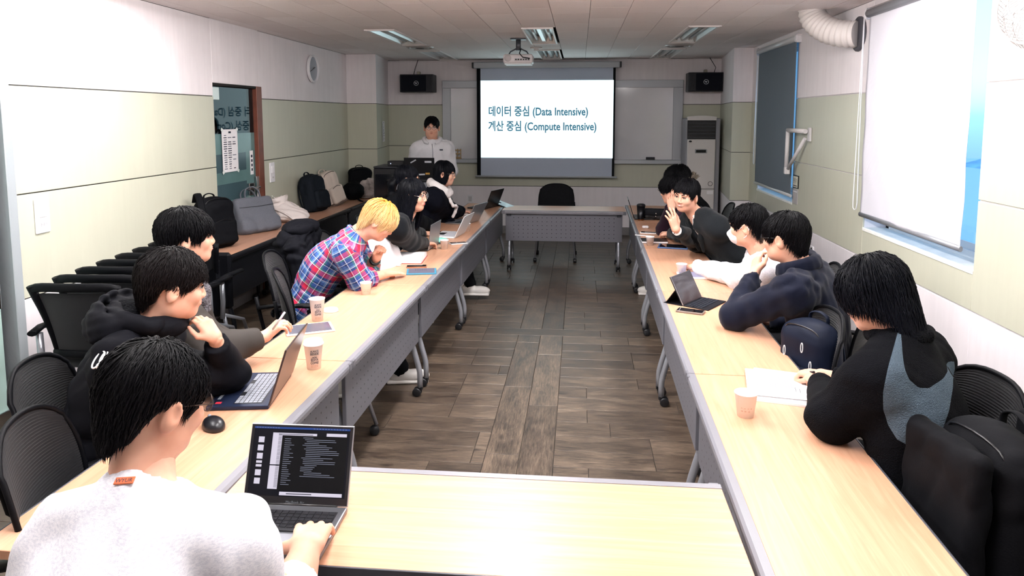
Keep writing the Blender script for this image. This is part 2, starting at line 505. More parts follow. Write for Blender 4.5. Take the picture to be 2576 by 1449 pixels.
# --- ceiling
def tile_material():
    m = bpy.data.materials.new('speckled_ceiling_tile'); m.use_nodes = True; t = NT(m)
    co = t.coord('Object'); oi = t.new('ShaderNodeObjectInfo')
    v = t.new('ShaderNodeTexVoronoi'); v.inputs['Scale'].default_value = 26
    t.link(co, v.inputs['Vector'])
    sp = t.ramp(v.outputs['Distance'], [(0.05, '#a39490'), (0.10, '#f6f0ef')])
    n = t.noise(co, 90, 2); c = t.mix(t.math('MULTIPLY', n, 0.25), sp, '#dccfcb')
    c = t.mix(1.0, c, t.ramp(oi.outputs['Random'], [(0, '#f2efee'), (1, '#ffffff')]), 'MULTIPLY')
    t.base(c); t.b.inputs['Roughness'].default_value = 0.8; t.bump(n, 0.2, 0.002)
    return m
M_TILE = tile_material()
ceiling = struct(MB().span((XL-0.2, YB-0.2, ZC+0.14), (XR+0.3, YF+0.2, ZC+0.3)).build('ceiling', M_DARK))
TW, TL_ = 0.318, 0.636
tile_me = {}
def ceil_tile(x0, x1, y0, y1):
    key = (round(x1-x0, 3), round(y1-y0, 3))
    if key not in tile_me:
        b = MB(); b.box((0, 0, 0.006), (x1-x0-0.003, y1-y0-0.003, 0.012), 0.002)
        bmesh.ops.recalc_face_normals(b.bm, faces=b.bm.faces)
        me = bpy.data.meshes.new('tile'); b.bm.to_mesh(me); b.bm.free(); me.materials.append(M_TILE); tile_me[key] = me
    link_mesh('ceiling_tile', tile_me[key], None, ceiling, ((x0+x1)/2, (y0+y1)/2, ZC))
FIX_COLS = (-2.15, -0.58, 1.02)
FIX_ROWS = ((7.0, 8.5), (9.3, 10.8), (3.36, 4.83), (1.0, 2.5))
c0 = -2.15-TW*4
for i in range(20):
    x0, x1 = max(c0+i*TW, XL), min(c0+(i+1)*TW, XR)
    if x1-x0 < 0.02: continue
    cuts = [r for r in FIX_ROWS if any(abs(c-(c0+i*TW)) < 0.03 for c in FIX_COLS)]
    segs = [(2.6, YF)]
    for r in cuts:
        segs = [s for a, b in segs for s in (((a, min(b, r[0])), (max(a, r[1]), b)) if r[0] < b and r[1] > a else ((a, b),)) if s[1]-s[0] > 0.02]
    off = 0.0 if i % 2 else TL_/2
    ys = [2.6-off+k*TL_ for k in range(16)]
    for a, b in segs:
        for yy in ys:
            p, q = max(yy, a), min(yy+TL_, b)
            if q-p > 0.05: ceil_tile(x0, x1, p, q)
mb = MB()
xs = sorted([XL]+[v for c in FIX_COLS for v in (c, c+TW)]+[XR])
for a, b in zip(xs, xs[1:]):
    if any(abs(a-c) < 1e-6 for c in FIX_COLS):
        mb.span((a, YB, ZC), (b, 1.0, ZC+0.012)); mb.span((a, 2.5, ZC), (b, 2.6, ZC+0.012))
    else: mb.span((a, YB, ZC), (b, 2.6, ZC+0.012))
mb.build('ceiling_sheet', M_TILE, ceiling, smooth=False)

# --- left wall: backing slab with two doorways, boards in front of it
D2A, D2B, DZ = 6.08, 7.01, 2.12         # far glass door
D1A, D1B = 2.70, 3.72                   # near glass door
mb = MB()
for a, b, z0 in ((YB-0.2, D1A, 0), (D1A, D1B, DZ), (D1B, D2A, 0), (D2A, D2B, DZ), (D2B, YF+0.2, 0)):
    mb.span((XL-0.16, a, z0), (XL-0.012, b, ZC+0.14))
wall_left = struct(mb.build('wall_left', M_DARK, smooth=False))
for a, b in ((YB, D1A), (3.78, D2A), (D2B+0.0, 9.76)):
    bands(wall_left, 'x', XL-0.012, 0.012, a, b)
for a, b in ((D1A, 3.78), (D2A, D2B)): band_boxes(wall_left, 'x', XL-0.012, 0.009, a, b, DZ, ZC+0.02, M_WHITE)
mb = MB(); mb.span((XL-0.01, 3.78, 0.0), (XL+0.008, 9.76, 0.12), 0.003); struct(mb.build('baseboard_left', M_BASE, smooth=False))
# --- far wall
wall_far = struct(MB().span((XL-0.2, YF+0.012, 0), (XR+0.3, YF+0.16, ZC+0.14)).build('wall_far', M_DARK))
bands(wall_far, 'y', YF, 0.012, XL, XR)
struct(MB().span((XL, YF-0.012, 0), (XR, YF+0.004, 0.12), 0.003).build('baseboard_far', M_BASE, smooth=False))
# --- right wall with two windows
W1A, W1B, W1Z0, W1Z1 = 4.06, 5.60, 0.97, 2.62
W2A, W2B, W2Z0, W2Z1 = 7.42, 8.87, 0.94, 2.62
TH = 0.26
mb = MB()
for a, b, z0, z1 in ((YB-0.2, W1A, 0, 3), (W1A, W1B, 0, W1Z0), (W1A, W1B, W1Z1, 3), (W1B, W2A, 0, 3), (W2A, W2B, 0, W2Z0), (W2A, W2B, W2Z1, 3), (W2B, YF+0.2, 0, 3)):
    mb.span((XR+0.012, a, z0), (XR+TH, b, min(z1, ZC+0.14)))
wall_right = struct(mb.build('wall_right', M_DADO, smooth=False))
for a, b in ((YB, 1.6), (1.6, W1A), (W1B, W2A), (W2B, 9.3)):
    bands(wall_right, 'x', XR, 0.012, a+0.001, b-0.001)
for a, b, z in ((W1A, W1B, W1Z0), (W2A, W2B, W2Z0)): bands(wall_right, 'x', XR, 0.012, a, b, 0.12, z)
for a, b, z in ((W1A, W1B, W1Z1), (W2A, W2B, W2Z1)): band_boxes(wall_right, 'x', XR, 0.012, a, b, z, ZC+0.02, M_WHITE)
struct(MB().span((XR-0.006, YB, 0), (XR+0.01, 9.3, 0.12), 0.003).build('baseboard_right', M_BASE, smooth=False))
# --- back wall behind the viewer
wall_back = struct(MB().span((XL-0.2, YB-0.16, 0), (XR+0.3, YB, ZC+0.14)).build('wall_back', M_WHITE))
# --- pillars
def pillar(name, poly, outer=None):
    core = MB().prism([(x, y) for x, y in poly], ZC+0.13).build(name, M_DARK, smooth=False)
    cx = sum(p[0] for p in poly)/len(poly); cy = sum(p[1] for p in poly)/len(poly)
    out = outer or [(cx+(x-cx)*1.02+math.copysign(0.004, x-cx), cy+(y-cy)*1.01+math.copysign(0.006, y-cy)) for x, y in poly]
    for z0, z1, m in ((0, Z1, M_DADO), (Z1, Z2, M_GREEN), (Z2, Z3, M_GREEN), (Z3, ZC+0.02, M_WHITE)):
        MB().prism(out, z1-z0-0.007, Matrix.Translation((0, 0, z0+0.0035))).build('panel', m, core, smooth=False)
    return struct(core)
pillar('wall_pillar_left', [(XL, 9.76), (-2.84, 9.76), (-2.98, YF), (XL, YF)])
pillar('wall_pillar_right', [(XR, 9.28), (XR, YF), (2.10, YF), (1.94, 9.28)], [(XR, 9.272), (XR, YF), (2.093, YF), (1.932, 9.272)])

# --- outside the windows
def sky_blue_glass():
    m = bpy.data.materials.new('blue_tinted_glass'); m.use_nodes = True; t = NT(m)
    tr = t.new('ShaderNodeBsdfTransparent'); tr.inputs[0].default_value = lin('#c2e4f8')
    gl = t.new('ShaderNodeBsdfGlossy'); gl.inputs['Roughness'].default_value = 0.02
    lw = t.new('ShaderNodeLayerWeight'); fr = t.math('ADD', t.math('MULTIPLY', t.math('POWER', lw.outputs['Facing'], 5.0), 0.9), 0.04)
    mx = t.new('ShaderNodeMixShader'); t.link(fr, mx.inputs[0]); t.link(tr.outputs[0], mx.inputs[1]); t.link(gl.outputs[0], mx.inputs[2])
    t.link(mx.outputs[0], t.out.inputs[0]); return m
M_WGLASS = sky_blue_glass()
M_SASH = mat('white_upvc', '#e4ecf0', 0.35)
def window(n, a, b, z0, z1):
    x = XR+0.17
    fr = MB()
    fr.span((x, a, z0), (x+0.07, a+0.05, z1)); fr.span((x, b-0.05, z0), (x+0.07, b, z1)); fr.span((x, a, z0), (x+0.07, b, z0+0.05)); fr.span((x, a, z1-0.05), (x+0.07, b, z1))
    root = struct(fr.build('window_%d' % n, M_SASH, smooth=False))
    mid = (a+b)/2
    for k, (p, q) in enumerate(((a+0.05, mid+0.025), (mid-0.025, b-0.05))):
        xx = x+0.012+0.026*k; s = MB(); w = 0.045
        s.span((xx, p, z0+0.05), (xx+0.022, p+w, z1-0.05)); s.span((xx, q-w, z0+0.05), (xx+0.022, q, z1-0.05))
        s.span((xx, p+w, z0+0.05), (xx+0.022, q-w, z0+0.05+w)); s.span((xx, p+w, z1-0.05-w), (xx+0.022, q-w, z1-0.05))
        so = s.build('sash', M_SASH, root, smooth=False)
        MB().span((xx+0.008, p+w, z0+0.05+w), (xx+0.013, q-w, z1-0.05-w)).build('pane', M_WGLASS, so, smooth=False)
    s = MB(); s.span((XR-0.004, a+0.002, z0-0.02), (x, b-0.002, z0+0.006), 0.003); s.build('window_sill', mat('sill_paint', '#eceee9', 0.7, mott=(12, 0.06), spec=0.2), root, smooth=False)
    return root
window(1, W1A, W1B, W1Z0, W1Z1)
window(2, W2A, W2B, W2Z0, W2Z1)
# ground, wooded hill and a low building seen through the uncovered strip
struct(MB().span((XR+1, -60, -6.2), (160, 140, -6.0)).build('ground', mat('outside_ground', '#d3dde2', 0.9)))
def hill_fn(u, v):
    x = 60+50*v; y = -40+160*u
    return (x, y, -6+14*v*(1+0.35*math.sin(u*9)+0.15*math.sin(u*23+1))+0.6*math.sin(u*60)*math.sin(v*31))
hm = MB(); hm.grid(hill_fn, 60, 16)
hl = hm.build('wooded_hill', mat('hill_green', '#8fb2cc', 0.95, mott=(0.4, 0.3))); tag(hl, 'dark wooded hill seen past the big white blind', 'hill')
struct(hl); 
# --- corridor behind the glass doors
M_CORR = mat('corridor_paint', '#8b9aa2', 0.6)
mb = MB(); mb.span((XL-1.9, YB, 0), (XL-1.8, YF, ZC)); mb.span((XL-1.9, YF-0.1, 0), (XL-0.16, YF, ZC)); mb.span((XL-1.9, YB-0.1, 0), (XL-0.16, YB, ZC))
struct(mb.build('wall_corridor', M_CORR, smooth=False))
struct(MB().span((XL-1.9, YB, -0.1), (XL-0.16, YF, -0.005)).build('floor_corridor', mat('corridor_floor', '#5a6062', 0.4)))
struct(MB().span((XL-1.9, YB, ZC), (XL-0.16, YF, ZC+0.1)).build('ceiling_corridor', mat('corridor_ceiling', '#a9b0b2', 0.8)))
# ================================================================== ceiling fittings
M_REFL = mat('troffer_reflector', '#d9dedf', 0.28, 0.75)
M_TROF = mat('troffer_white', '#e9e4e2', 0.4)
M_TUBE_OFF = mat('tube_off', '#c8cdd0', 0.25)
M_CAP = mat('tube_socket', '#f2f2f0', 0.4)
def troffer(x0, y0, y1, label, lit, watts=0.0, k=1.0):
    W, L = TW, y1-y0
    t = thing('ceiling_light', label, 'ceiling light', (x0+W/2, (y0+y1)/2, ZC), 0, 'recessed fluorescent ceiling lights')
    f = MB()
    for sx in (-1, 1): f.span((sx*(W/2-0.004), -L/2, -0.012), (sx*(W/2-0.022), L/2, 0.004))
    f.span((-W/2+0.022, -L/2+0.004, -0.014), (W/2-0.022, -L/2+0.03, 0.004)); f.span((-W/2+0.022, L/2-0.03, -0.014), (W/2-0.022, L/2-0.004, 0.004))
    f.build('frame', M_TROF, t, smooth=False)
    r = MB(); w = W/2-0.022
    prof = [(-w, 0), (-w+0.03, 0.075), (-0.115, 0.085), (-0.045, 0.07), (-0.02, 0.012), (0.02, 0.012), (0.045, 0.07), (0.115, 0.085), (w-0.03, 0.075), (w, 0)]
    for (xa, za), (xb, zb) in zip(prof, prof[1:]):
        vs = [r.bm.verts.new(p) for p in ((xa, -L/2+0.03, za), (xb, -L/2+0.03, zb), (xb, L/2-0.03, zb), (xa, L/2-0.03, za))]
        r.bm.faces.new(vs)
    for sy in (-1, 1):
        yy = sy*(L/2-0.03); vs = [r.bm.verts.new(p) for p in ((-w, yy, 0), (w, yy, 0), (w-0.03, yy-sy*0.03, 0.09), (-w+0.03, yy-sy*0.03, 0.09))]
        r.bm.faces.new(vs)
    r.build('reflector', M_REFL, t, smooth=False)
    for sx in (-0.08, 0.08):
        tz = -0.035 if lit else 0.035       # lit tubes lowered below the ceiling to throw more light down the room
        tb = MB().tube([(sx, -L/2+0.06, tz), (sx, L/2-0.06, tz)], 0.014, 12).build('tube', mat('tube_on_%.2f' % k, '#ffffff', 0.3, emit=('#fff9f9', TUBE_GLOW*k)) if lit else M_TUBE_OFF, t)
        for sy in (-1, 1): MB().box((sx, sy*(L/2-0.05), tz+0.005 if not lit else tz+0.025), (0.034, 0.03, 0.05 if not lit else 0.09), 0.004).build('socket', M_CAP, tb, smooth=False)
    if lit:
        ld = bpy.data.lights.new('lamp', 'AREA'); ld.shape = 'RECTANGLE'; ld.size = W-0.06; ld.size_y = L-0.1; ld.energy = watts*k; ld.color = (1.0, 0.968, 0.965)
        lo = bpy.data.objects.new('lamp', ld); COL.objects.link(lo); lo.parent = t; lo.location = (0, 0, -0.055)
rows = ['first', 'second']
for kc, cx, cn in zip((0.92, 1.25, 0.66), FIX_COLS, ('door side', 'middle', 'window side')):       # columns weighted to balance how bright the side walls get
    troffer(cx, 7.0, 8.5, 'unlit louvred ceiling light nearer the viewer, %s of the room' % cn, False)
    troffer(cx, 9.3, 10.8, 'unlit louvred ceiling light just before the screen wall, %s of the room' % cn, False)
    troffer(cx, 3.36, 4.83, 'lit ceiling light over the near tables, %s of the room' % cn, True, LAMP_W, kc)
    troffer(cx, 1.0, 2.5, 'lit ceiling light above the viewer, %s of the room' % cn, True, LAMP_NEAR_W, kc)
M_GRILLE = mat('diffuser_metal', '#b9b5b4', 0.35, 0.3)
for x, y, l in ((-1.98, 8.78, 'round ceiling air diffuser on the clock side'), (1.19, 8.85, 'round ceiling air diffuser on the window side')):
    t = thing('air_diffuser', l, 'air diffuser', (x, y, ZC), 0, 'round ceiling air diffusers')
    MB().lathe([(0.17, 0.004), (0.17, -0.006), (0.15, -0.02), (0.135, -0.012), (0.135, 0.004)], 32).build('outer_ring', M_GRILLE, t)
    MB().lathe([(0.12, 0.004), (0.115, -0.012), (0.10, -0.022), (0.09, -0.012), (0.085, 0.004)], 32).build('middle_ring', M_GRILLE, t)
    MB().lathe([(0.0, -0.024), (0.05, -0.022), (0.06, -0.012), (0.055, 0.004)], 24, cap=False).build('cone', mat('diffuser_dark', '#55504f', 0.5), t)
t = thing('smoke_detector', 'small white round smoke detector on the ceiling behind the projector', 'smoke detector', (-0.55, 9.0, ZC))
MB().lathe([(0.075, 0), (0.075, -0.012), (0.06, -0.022), (0.0, -0.024)], 24).build('base', M_TROF, t)
MB().lathe([(0.03, -0.02), (0.03, -0.04), (0.0, -0.043)], 16).build('sensor', M_TROF, t)
# ================================================================== doors
def door_glass(name, tint, gloss=0.02):
    m = bpy.data.materials.new(name); m.use_nodes = True; t = NT(m)
    tr = t.new('ShaderNodeBsdfTransparent'); tr.inputs[0].default_value = lin(tint)
    gl = t.new('ShaderNodeBsdfGlossy'); gl.inputs['Roughness'].default_value = gloss
    lw = t.new('ShaderNodeLayerWeight'); fr = t.math('ADD', t.math('MULTIPLY', t.math('POWER', lw.outputs['Facing'], 5.0), 0.95), 0.045)
    mx = t.new('ShaderNodeMixShader'); t.link(fr, mx.inputs[0]); t.link(tr.outputs[0], mx.inputs[1]); t.link(gl.outputs[0], mx.inputs[2])
    t.link(mx.outputs[0], t.out.inputs[0]); return m
M_DGLASS = door_glass('door_glass_clear', '#9db8c4')
M_FROST = mat('frosted_film', '#5c7b7a', 0.16, mott=(3, 0.12), spec=0.6)
M_BANDF = mat('frosted_film_band', '#3f565c', 0.16, spec=0.6)
M_FROSTG = mat('pale_green_frost', '#a9c4bd', 0.18, spec=0.6)
M_STEEL = mat('polished_steel', '#d5d8da', 0.16, 1.0)
M_WOOD_JAMB = mat('brown_door_jamb', '#6a3b2c', 0.4, mott=(8, 0.2))
M_PAPER = mat('paper', '#f2f0f2', 0.7)
M_INK = mat('print_ink', '#2a3040', 0.7)
M_INKG = mat('print_ink_grey', '#7c828e', 0.7)
M_PLASTIC_W = mat('white_plastic', '#ecebee', 0.35)
M_BLACK = mat('black_plastic', '#111217', 0.4)

def notice_lines(parent, M, w, h, seed, mirrored=False):
    """rows of small print on a paper notice; local x across, y up"""
    r = random.Random(seed); y = h*0.36
    MB().box((0, h*0.43, 0.0008), (w*0.16, h*0.045, 0.0006), M=M).build('notice_heading', M_INK, parent, smooth=False)
    mb = MB(); mg = MB()
    while y > -h*0.46:
        for k in range(r.randint(1, 3)):
            x0 = -w*0.40+k*w*0.28
            (mb if r.random() < 0.5 else mg).box((x0+w*0.1, y, 0.0008), (w*r.uniform(0.12, 0.24), h*0.022, 0.0006), M=M)
        y -= h*0.052
    tag(mb.build('small_print', M_INK, parent, smooth=False), kind='stuff'); tag(mg.build('small_print_grey', M_INKG, parent, smooth=False), kind='stuff')

# far glass door with frosted lower film
gx = XL-0.05
FZ = 1.66
dr = struct(MB().span((gx, D2A+0.01, 0.06), (gx+0.012, D2B-0.11, DZ-0.03)).build('door_2', M_DGLASS, smooth=False))
MB().span((gx+0.0125, D2A+0.012, 0.06), (gx+0.0145, D2B-0.112, FZ)).build('frosted_film', M_FROST, dr, smooth=False)
for z0, z1 in ((1.30, 1.47), (1.03, 1.19), (0.78, 0.92)):
    MB().span((gx+0.0146, D2A+0.012, z0), (gx+0.0156, D2B-0.30, z1)).build('film_band', M_BANDF, dr, smooth=False)
MB().span((gx-0.02, D2B-0.11, 0.0), (XL+0.006, D2B, DZ), 0.004).build('door_jamb', M_WOOD_JAMB, dr, smooth=False)
MB().span((gx-0.02, D2A, DZ-0.025), (XL+0.002, D2B-0.11, DZ), 0.003).build('head_rail', mat('dark_head', '#24211f', 0.5), dr, smooth=False)
MB().span((gx-0.005, D2A+0.02, DZ-0.15), (gx+0.03, D2A+0.16, DZ-0.035), 0.004).build('hinge_patch', mat('pale_patch', '#cfe0de', 0.4), dr, smooth=False)
hp = MB().tube([(gx+0.055, D2B-0.16, 0.45), (gx+0.055, D2B-0.16, 1.22)], 0.017, 12).build('pull_bar', M_STEEL, dr)
MB().tube([(gx+0.01, D2B-0.16, 0.6), (gx+0.055, D2B-0.16, 0.6)], 0.01, 8).build('bar_post', M_STEEL, hp)
MB().tube([(gx+0.01, D2B-0.16, 1.1), (gx+0.055, D2B-0.16, 1.1)], 0.01, 8).build('bar_post', M_STEEL, hp)
lk = MB().box((gx+0.03, D2B-0.25, 1.10), (0.03, 0.11, 0.12), 0.006).build('lock_case', M_STEEL, dr, smooth=False)
MB().tube([(gx+0.03, D2B-0.25, 1.11), (gx+0.07, D2B-0.25, 1.11), (gx+0.07, D2B-0.14, 1.11)], 0.011, 10).build('lever', M_STEEL, lk)
ts = MB().box((gx+0.017, D2B-0.19, 1.36), (0.003, 0.06, 0.24)).build('push_pull_sticker', M_PAPER, dr, smooth=False)
for k in range(4): MB().box((gx+0.019, D2B-0.19, 1.29+0.045*k), (0.001, 0.03, 0.026)).build('sticker_character', M_INK, ts, smooth=False)
_a = math.radians(-1.7); _p = Vector((gx, 6.5, 0)); _R = Matrix.Rotation(_a, 3, 'Z'); dr.rotation_euler = (0, 0, _a); dr.location = _p-_R @ _p
# paper notice on the far door
pn = thing('paper_notice', 'paper notice taped inside the far glass door', 'notice', (gx+0.0215, 6.40, 1.50))
MB().box((0, 0, 0), (0.0012, 0.30, 0.40)).build('sheet', M_PAPER, pn, smooth=False)
FX = frame((0, 0, 0), (0, 1, 0), (0, 0, 1), (1, 0, 0))
notice_lines(pn, FX, 0.30, 0.40, 3)
for sy in (-1, 1):
    for sz in (-1, 1): MB().box((0.001, sy*0.14, sz*0.195), (0.001, 0.04, 0.03), rot=(0.5*sy*sz, 0, 0)).build('tape', mat('clear_tape', '#dfe6e2', 0.3), pn, smooth=False)
# notice on the pillar side
p0 = at(978, 322, y=10.3)
pn = thing('paper_notice', 'paper notice stuck on the pillar beside the left speaker', 'notice', (-2.895, 10.3, 1.60), math.radians(7))
MB().box((0.004, 0, 0), (0.0012, 0.21, 0.30)).build('sheet', M_PAPER, pn, smooth=False)
notice_lines(pn, Matrix.Translation((0.0045, 0, 0)) @ FX, 0.21, 0.30, 8)
# near glass door at the left edge
gx1 = XL-0.05
d1 = struct(MB().span((gx1, D1A+0.05, 0.13), (gx1+0.012, D1B-0.06, DZ-0.08)).build('door_1', M_DGLASS, smooth=False))
MB().span((gx1+0.0125, D1A+0.05, 0.13), (gx1+0.0145, D1B-0.06, DZ-0.08)).build('frosted_film', M_FROSTG, d1, smooth=False)
MB().span((gx1-0.01, D1A+0.04, 0.012), (gx1+0.03, D1B-0.05, 0.13), 0.004).build('bottom_rail', M_STEEL, d1, smooth=False)
MB().span((XL-0.16, D1B, 0.0), (XL+0.012, 3.785, DZ+0.03), 0.004).build('door_frame', mat('silver_frame', '#c4cdd2', 0.3, 0.4), d1, smooth=False)
MB().span((XL-0.16, D1A, DZ), (XL+0.008, D1B, DZ+0.03), 0.004).build('door_frame_head', MATS['silver_frame'], d1, smooth=False)
hb = MB().tube([(gx1+0.07, D1B-0.14, 0.75), (gx1+0.07, D1B-0.14, 1.26)], 0.019, 14).build('pull_bar', M_STEEL, d1)
for z in (0.86, 1.15): MB().tube([(gx1+0.012, D1B-0.14, z), (gx1+0.07, D1B-0.14, z)], 0.011, 10).build('bar_post', M_STEEL, hb)

# ================================================================== things on the walls
# clock
ck = thing('wall_clock', 'round white wall clock with grey face high on the left wall', 'clock', (XL, 8.43, 2.395))
MB().lathe([(0.0, 0.0), (0.15, 0.0), (0.165, 0.012), (0.168, 0.035), (0.155, 0.045), (0.146, 0.034), (0.146, 0.02)], 40, FX, cap=False).build('rim', M_PLASTIC_W, ck)
MB().lathe([(0.0, 0.021), (0.146, 0.021)], 40, FX, cap=False).build('face', mat('clock_face', '#a7adb6', 0.25), ck)
h1 = MB(); h1.box((0.026, 0.035, 0.012), (0.002, 0.07, 0.009), rot=(0.25, 0, 0)); h1.build('hour_hand', M_BLACK, ck, smooth=False)
h2 = MB(); h2.box((0.028, -0.05, -0.02), (0.002, 0.11, 0.006), rot=(0.35, 0, 0)); h2.build('minute_hand', M_BLACK, ck, smooth=False)
# light switches
def switch(y, z, label, text):
    t = thing('light_switch', label, 'switch', (XL, y, z), 0, 'white wall switches')
    MB().box((0.006, 0, 0), (0.012, 0.115, 0.21), 0.005, seg=2).build('plate', M_PLASTIC_W, t, smooth=False)
    MB().box((0.014, 0, 0.03), (0.008, 0.055, 0.075), 0.003).build('rocker', mat('switch_rocker', '#f6f5f7', 0.3), t, smooth=False)
    nm = MB().box((0.0132, 0, -0.055), (0.003, 0.055, 0.03), 0.001).build('name_tag', M_PAPER, t, smooth=False)
    lettering('lettering', text, 0.02, Matrix.Translation((0.0152, 0, -0.061)) @ FX, M_INK, nm, 'CENTER')
switch(3.97, 1.22, 'white fan switch plate near the left glass door', '환풍기')
switch(7.22, 1.23, 'white switch plate right of the far glass door', '전등')
# roller blinds
def blind_fabric(name, c, crease):
    m = mat(name, c, 0.6, spec=0.3)
    t = NT(m); co = t.coord('Object')
    t.bump(t.noise(co, 3.0 if crease else 1.5, 5, 0.65, 0.6), 0.5 if crease else 0.15, 0.02)
    tl = t.new('ShaderNodeBsdfTranslucent'); tl.inputs[0].default_value = lin(c)
    ms = t.new('ShaderNodeMixShader'); ms.inputs[0].default_value = 0.18
    t.link(t.b.outputs[0], ms.inputs[1]); t.link(tl.outputs[0], ms.inputs[2]); t.link(ms.outputs[0], t.out.inputs[0])
    return m
def roller_blind(name, label, y0, y1, z0, z1, x, fabric, rail, crease, cord_y, cord_z):
    t = thing(name, label, 'blind', (x, (y0+y1)/2, z0), 0)
    L = y1-y0; H = z1-z0
    rr = random.Random(3)
    def fn(u, v):
        yy = -L/2+L*u; zz = H*v
        wv = 0.004*math.sin(u*9+v*2)*(1-v)+(0.005*math.sin(u*11+v*9)*math.sin(v*8+u*3)+0.0015*math.sin(u*31-v*23) if crease else 0.001*math.sin(u*13))*(1-v)**0.5
        return (wv, yy, zz)
    MB().grid(fn, 40, 60).build('fabric', fabric, t, solidify=0.002)
    MB().tube([(0, -L/2-0.01, 0.0), (0, L/2+0.01, 0.0)], 0.013, 10, flat=(1.3, 0.8)).build('bottom_bar', rail, t)
    MB().tube([(0.0, -L/2-0.02, H+0.02), (0.0, L/2+0.02, H+0.02)], 0.032, 18).build('roller', rail, t)
    hd = MB(); hd.box((0.03, 0, H+0.055), (0.06, L+0.07, 0.02), 0.004); hd.build('head_rail', M_STEEL if crease else M_TROF, t, smooth=False)
    for sy in (-1, 1): MB().box((0.01, sy*(L/2+0.028), H+0.02), (0.075, 0.012, 0.085), 0.02, seg=2).build('bracket', M_PLASTIC_W, t, smooth=False)
    yc = cord_y-(y0+y1)/2; zc = cord_z-z0
    MB().tube([(-0.01, yc, H+0.02), (-0.01, yc+0.02, H*0.5), (-0.01, yc+0.035, zc+0.06), (-0.01, yc+0.03, zc+0.015), (-0.01, yc, zc), (-0.01, yc-0.035, zc+0.015), (-0.01, yc-0.045, zc+0.06), (-0.01, yc-0.02, H*0.5), (-0.012, yc-0.01, H+0.02)], 0.0035, 6).build('pull_cord', M_PLASTIC_W, t)
roller_blind('roller_blind', 'large white creased roller blind over the near window', 4.14, 5.57, 1.08, 2.56, XR-0.035, blind_fabric('white_blind_fabric', '#e9e8ee', True), mat('blind_rail_grey', '#8d9096', 0.35, 0.3), True, 5.66, 1.10)
roller_blind('roller_blind', 'dark grey roller blind over the far window', 7.36, 8.84, 1.02, 2.57, XR-0.035, blind_fabric('grey_blind_fabric', '#6f7a84', False), mat('blind_rail_white', '#cfd3d6', 0.35, 0.3), False, 8.88, 1.24)
# flexible ventilation duct
t = thing('ventilation_duct', 'white corrugated duct elbow from ceiling into the right wall', 'duct', (XR, 5.85, 2.5))
pts = []; N = 90
for i in range(N):
    a = i/(N-1)*math.pi/2
    # from the ceiling down and round into the wall
    pts.append((-0.02-0.27*math.cos(a)+0.0, 0.30*math.cos(a)*0.9, 0.20-0.24*math.sin(a)))
mb = MB(); mb.tube(pts, [0.098+0.005*(i % 2)+0.005*math.sin(i*0.9) for i in range(N)], 24)
mb.build('hose', mat('duct_white', '#dcd6d2', 0.55), t)
MB().lathe([(0.10, 0.0), (0.135, 0.0), (0.135, 0.012), (0.10, 0.012)], 24, Mx((-0.015, 0, -0.04), (0, math.pi/2, 0))).build('wall_collar', mat('duct_dark', '#4a4a50', 0.6), t)
# folding wall bracket
t = thing('wall_bracket', 'white folding steel bracket on the right wall beside the grey blind', 'bracket', (XR, 7.12, 1.3))
mw = mat('bracket_white', '#d6d3d4', 0.4)
MB().box((-0.012, -0.2, 0.35), (0.02, 0.07, 0.13), 0.004).build('wall_plate', mw, t, smooth=False)
MB().tube([(-0.05, -0.2, 0.38), (-0.10, 0.19, 0.385)], 0.022, 12).build('top_arm', mw, t)
MB().tube([(-0.10, 0.19, 0.385), (-0.10, 0.20, 0.0)], 0.02, 12).build('post', mw, t)
MB().tube([(-0.04, -0.16, 0.31), (-0.09, 0.17, -0.0)], 0.017, 12).build('brace', mw, t)
MB().box((-0.095, 0.19, -0.02), (0.05, 0.05, 0.07), 0.006).build('foot', mw, t, smooth=False)
# sign below the bracket
FR = frame((0, 0, 0), (0, -1, 0), (0, 0, 1), (-1, 0, 0))
t = thing('wall_sign', 'small black framed fan sign on the right wall', 'sign', (XR, 7.30, 1.17))
MB().box((-0.005, 0, 0), (0.01, 0.17, 0.13), 0.002).build('frame', M_BLACK, t, smooth=False)
MB().box((-0.0105, 0, 0), (0.002, 0.15, 0.11)).build('plate', mat('sign_cream', '#d8d6c4', 0.5), t, smooth=False)
lettering('lettering', '환풍기', 0.055, Matrix.Translation((-0.012, 0, -0.012)) @ FR, M_INK, t, 'CENTER', width=0.12)
MB().box((-0.012, 0, -0.04), (0.001, 0.12, 0.008)).build('small_print', M_INK, t, smooth=False)
t = thing('cover_plate', 'blank pale rectangular patch under the fan sign on the right wall', 'cover plate', (XR, 7.31, 1.02))
MB().box((-0.003, 0, 0), (0.006, 0.16, 0.15), 0.002).build('plate', mat('patch_grey', '#b5b2b2', 0.5), t, smooth=False)
MB().box((-0.0065, 0, 0.05), (0.002, 0.12, 0.012), 0.0).build('edge_strip', M_PLASTIC_W, t, smooth=False)
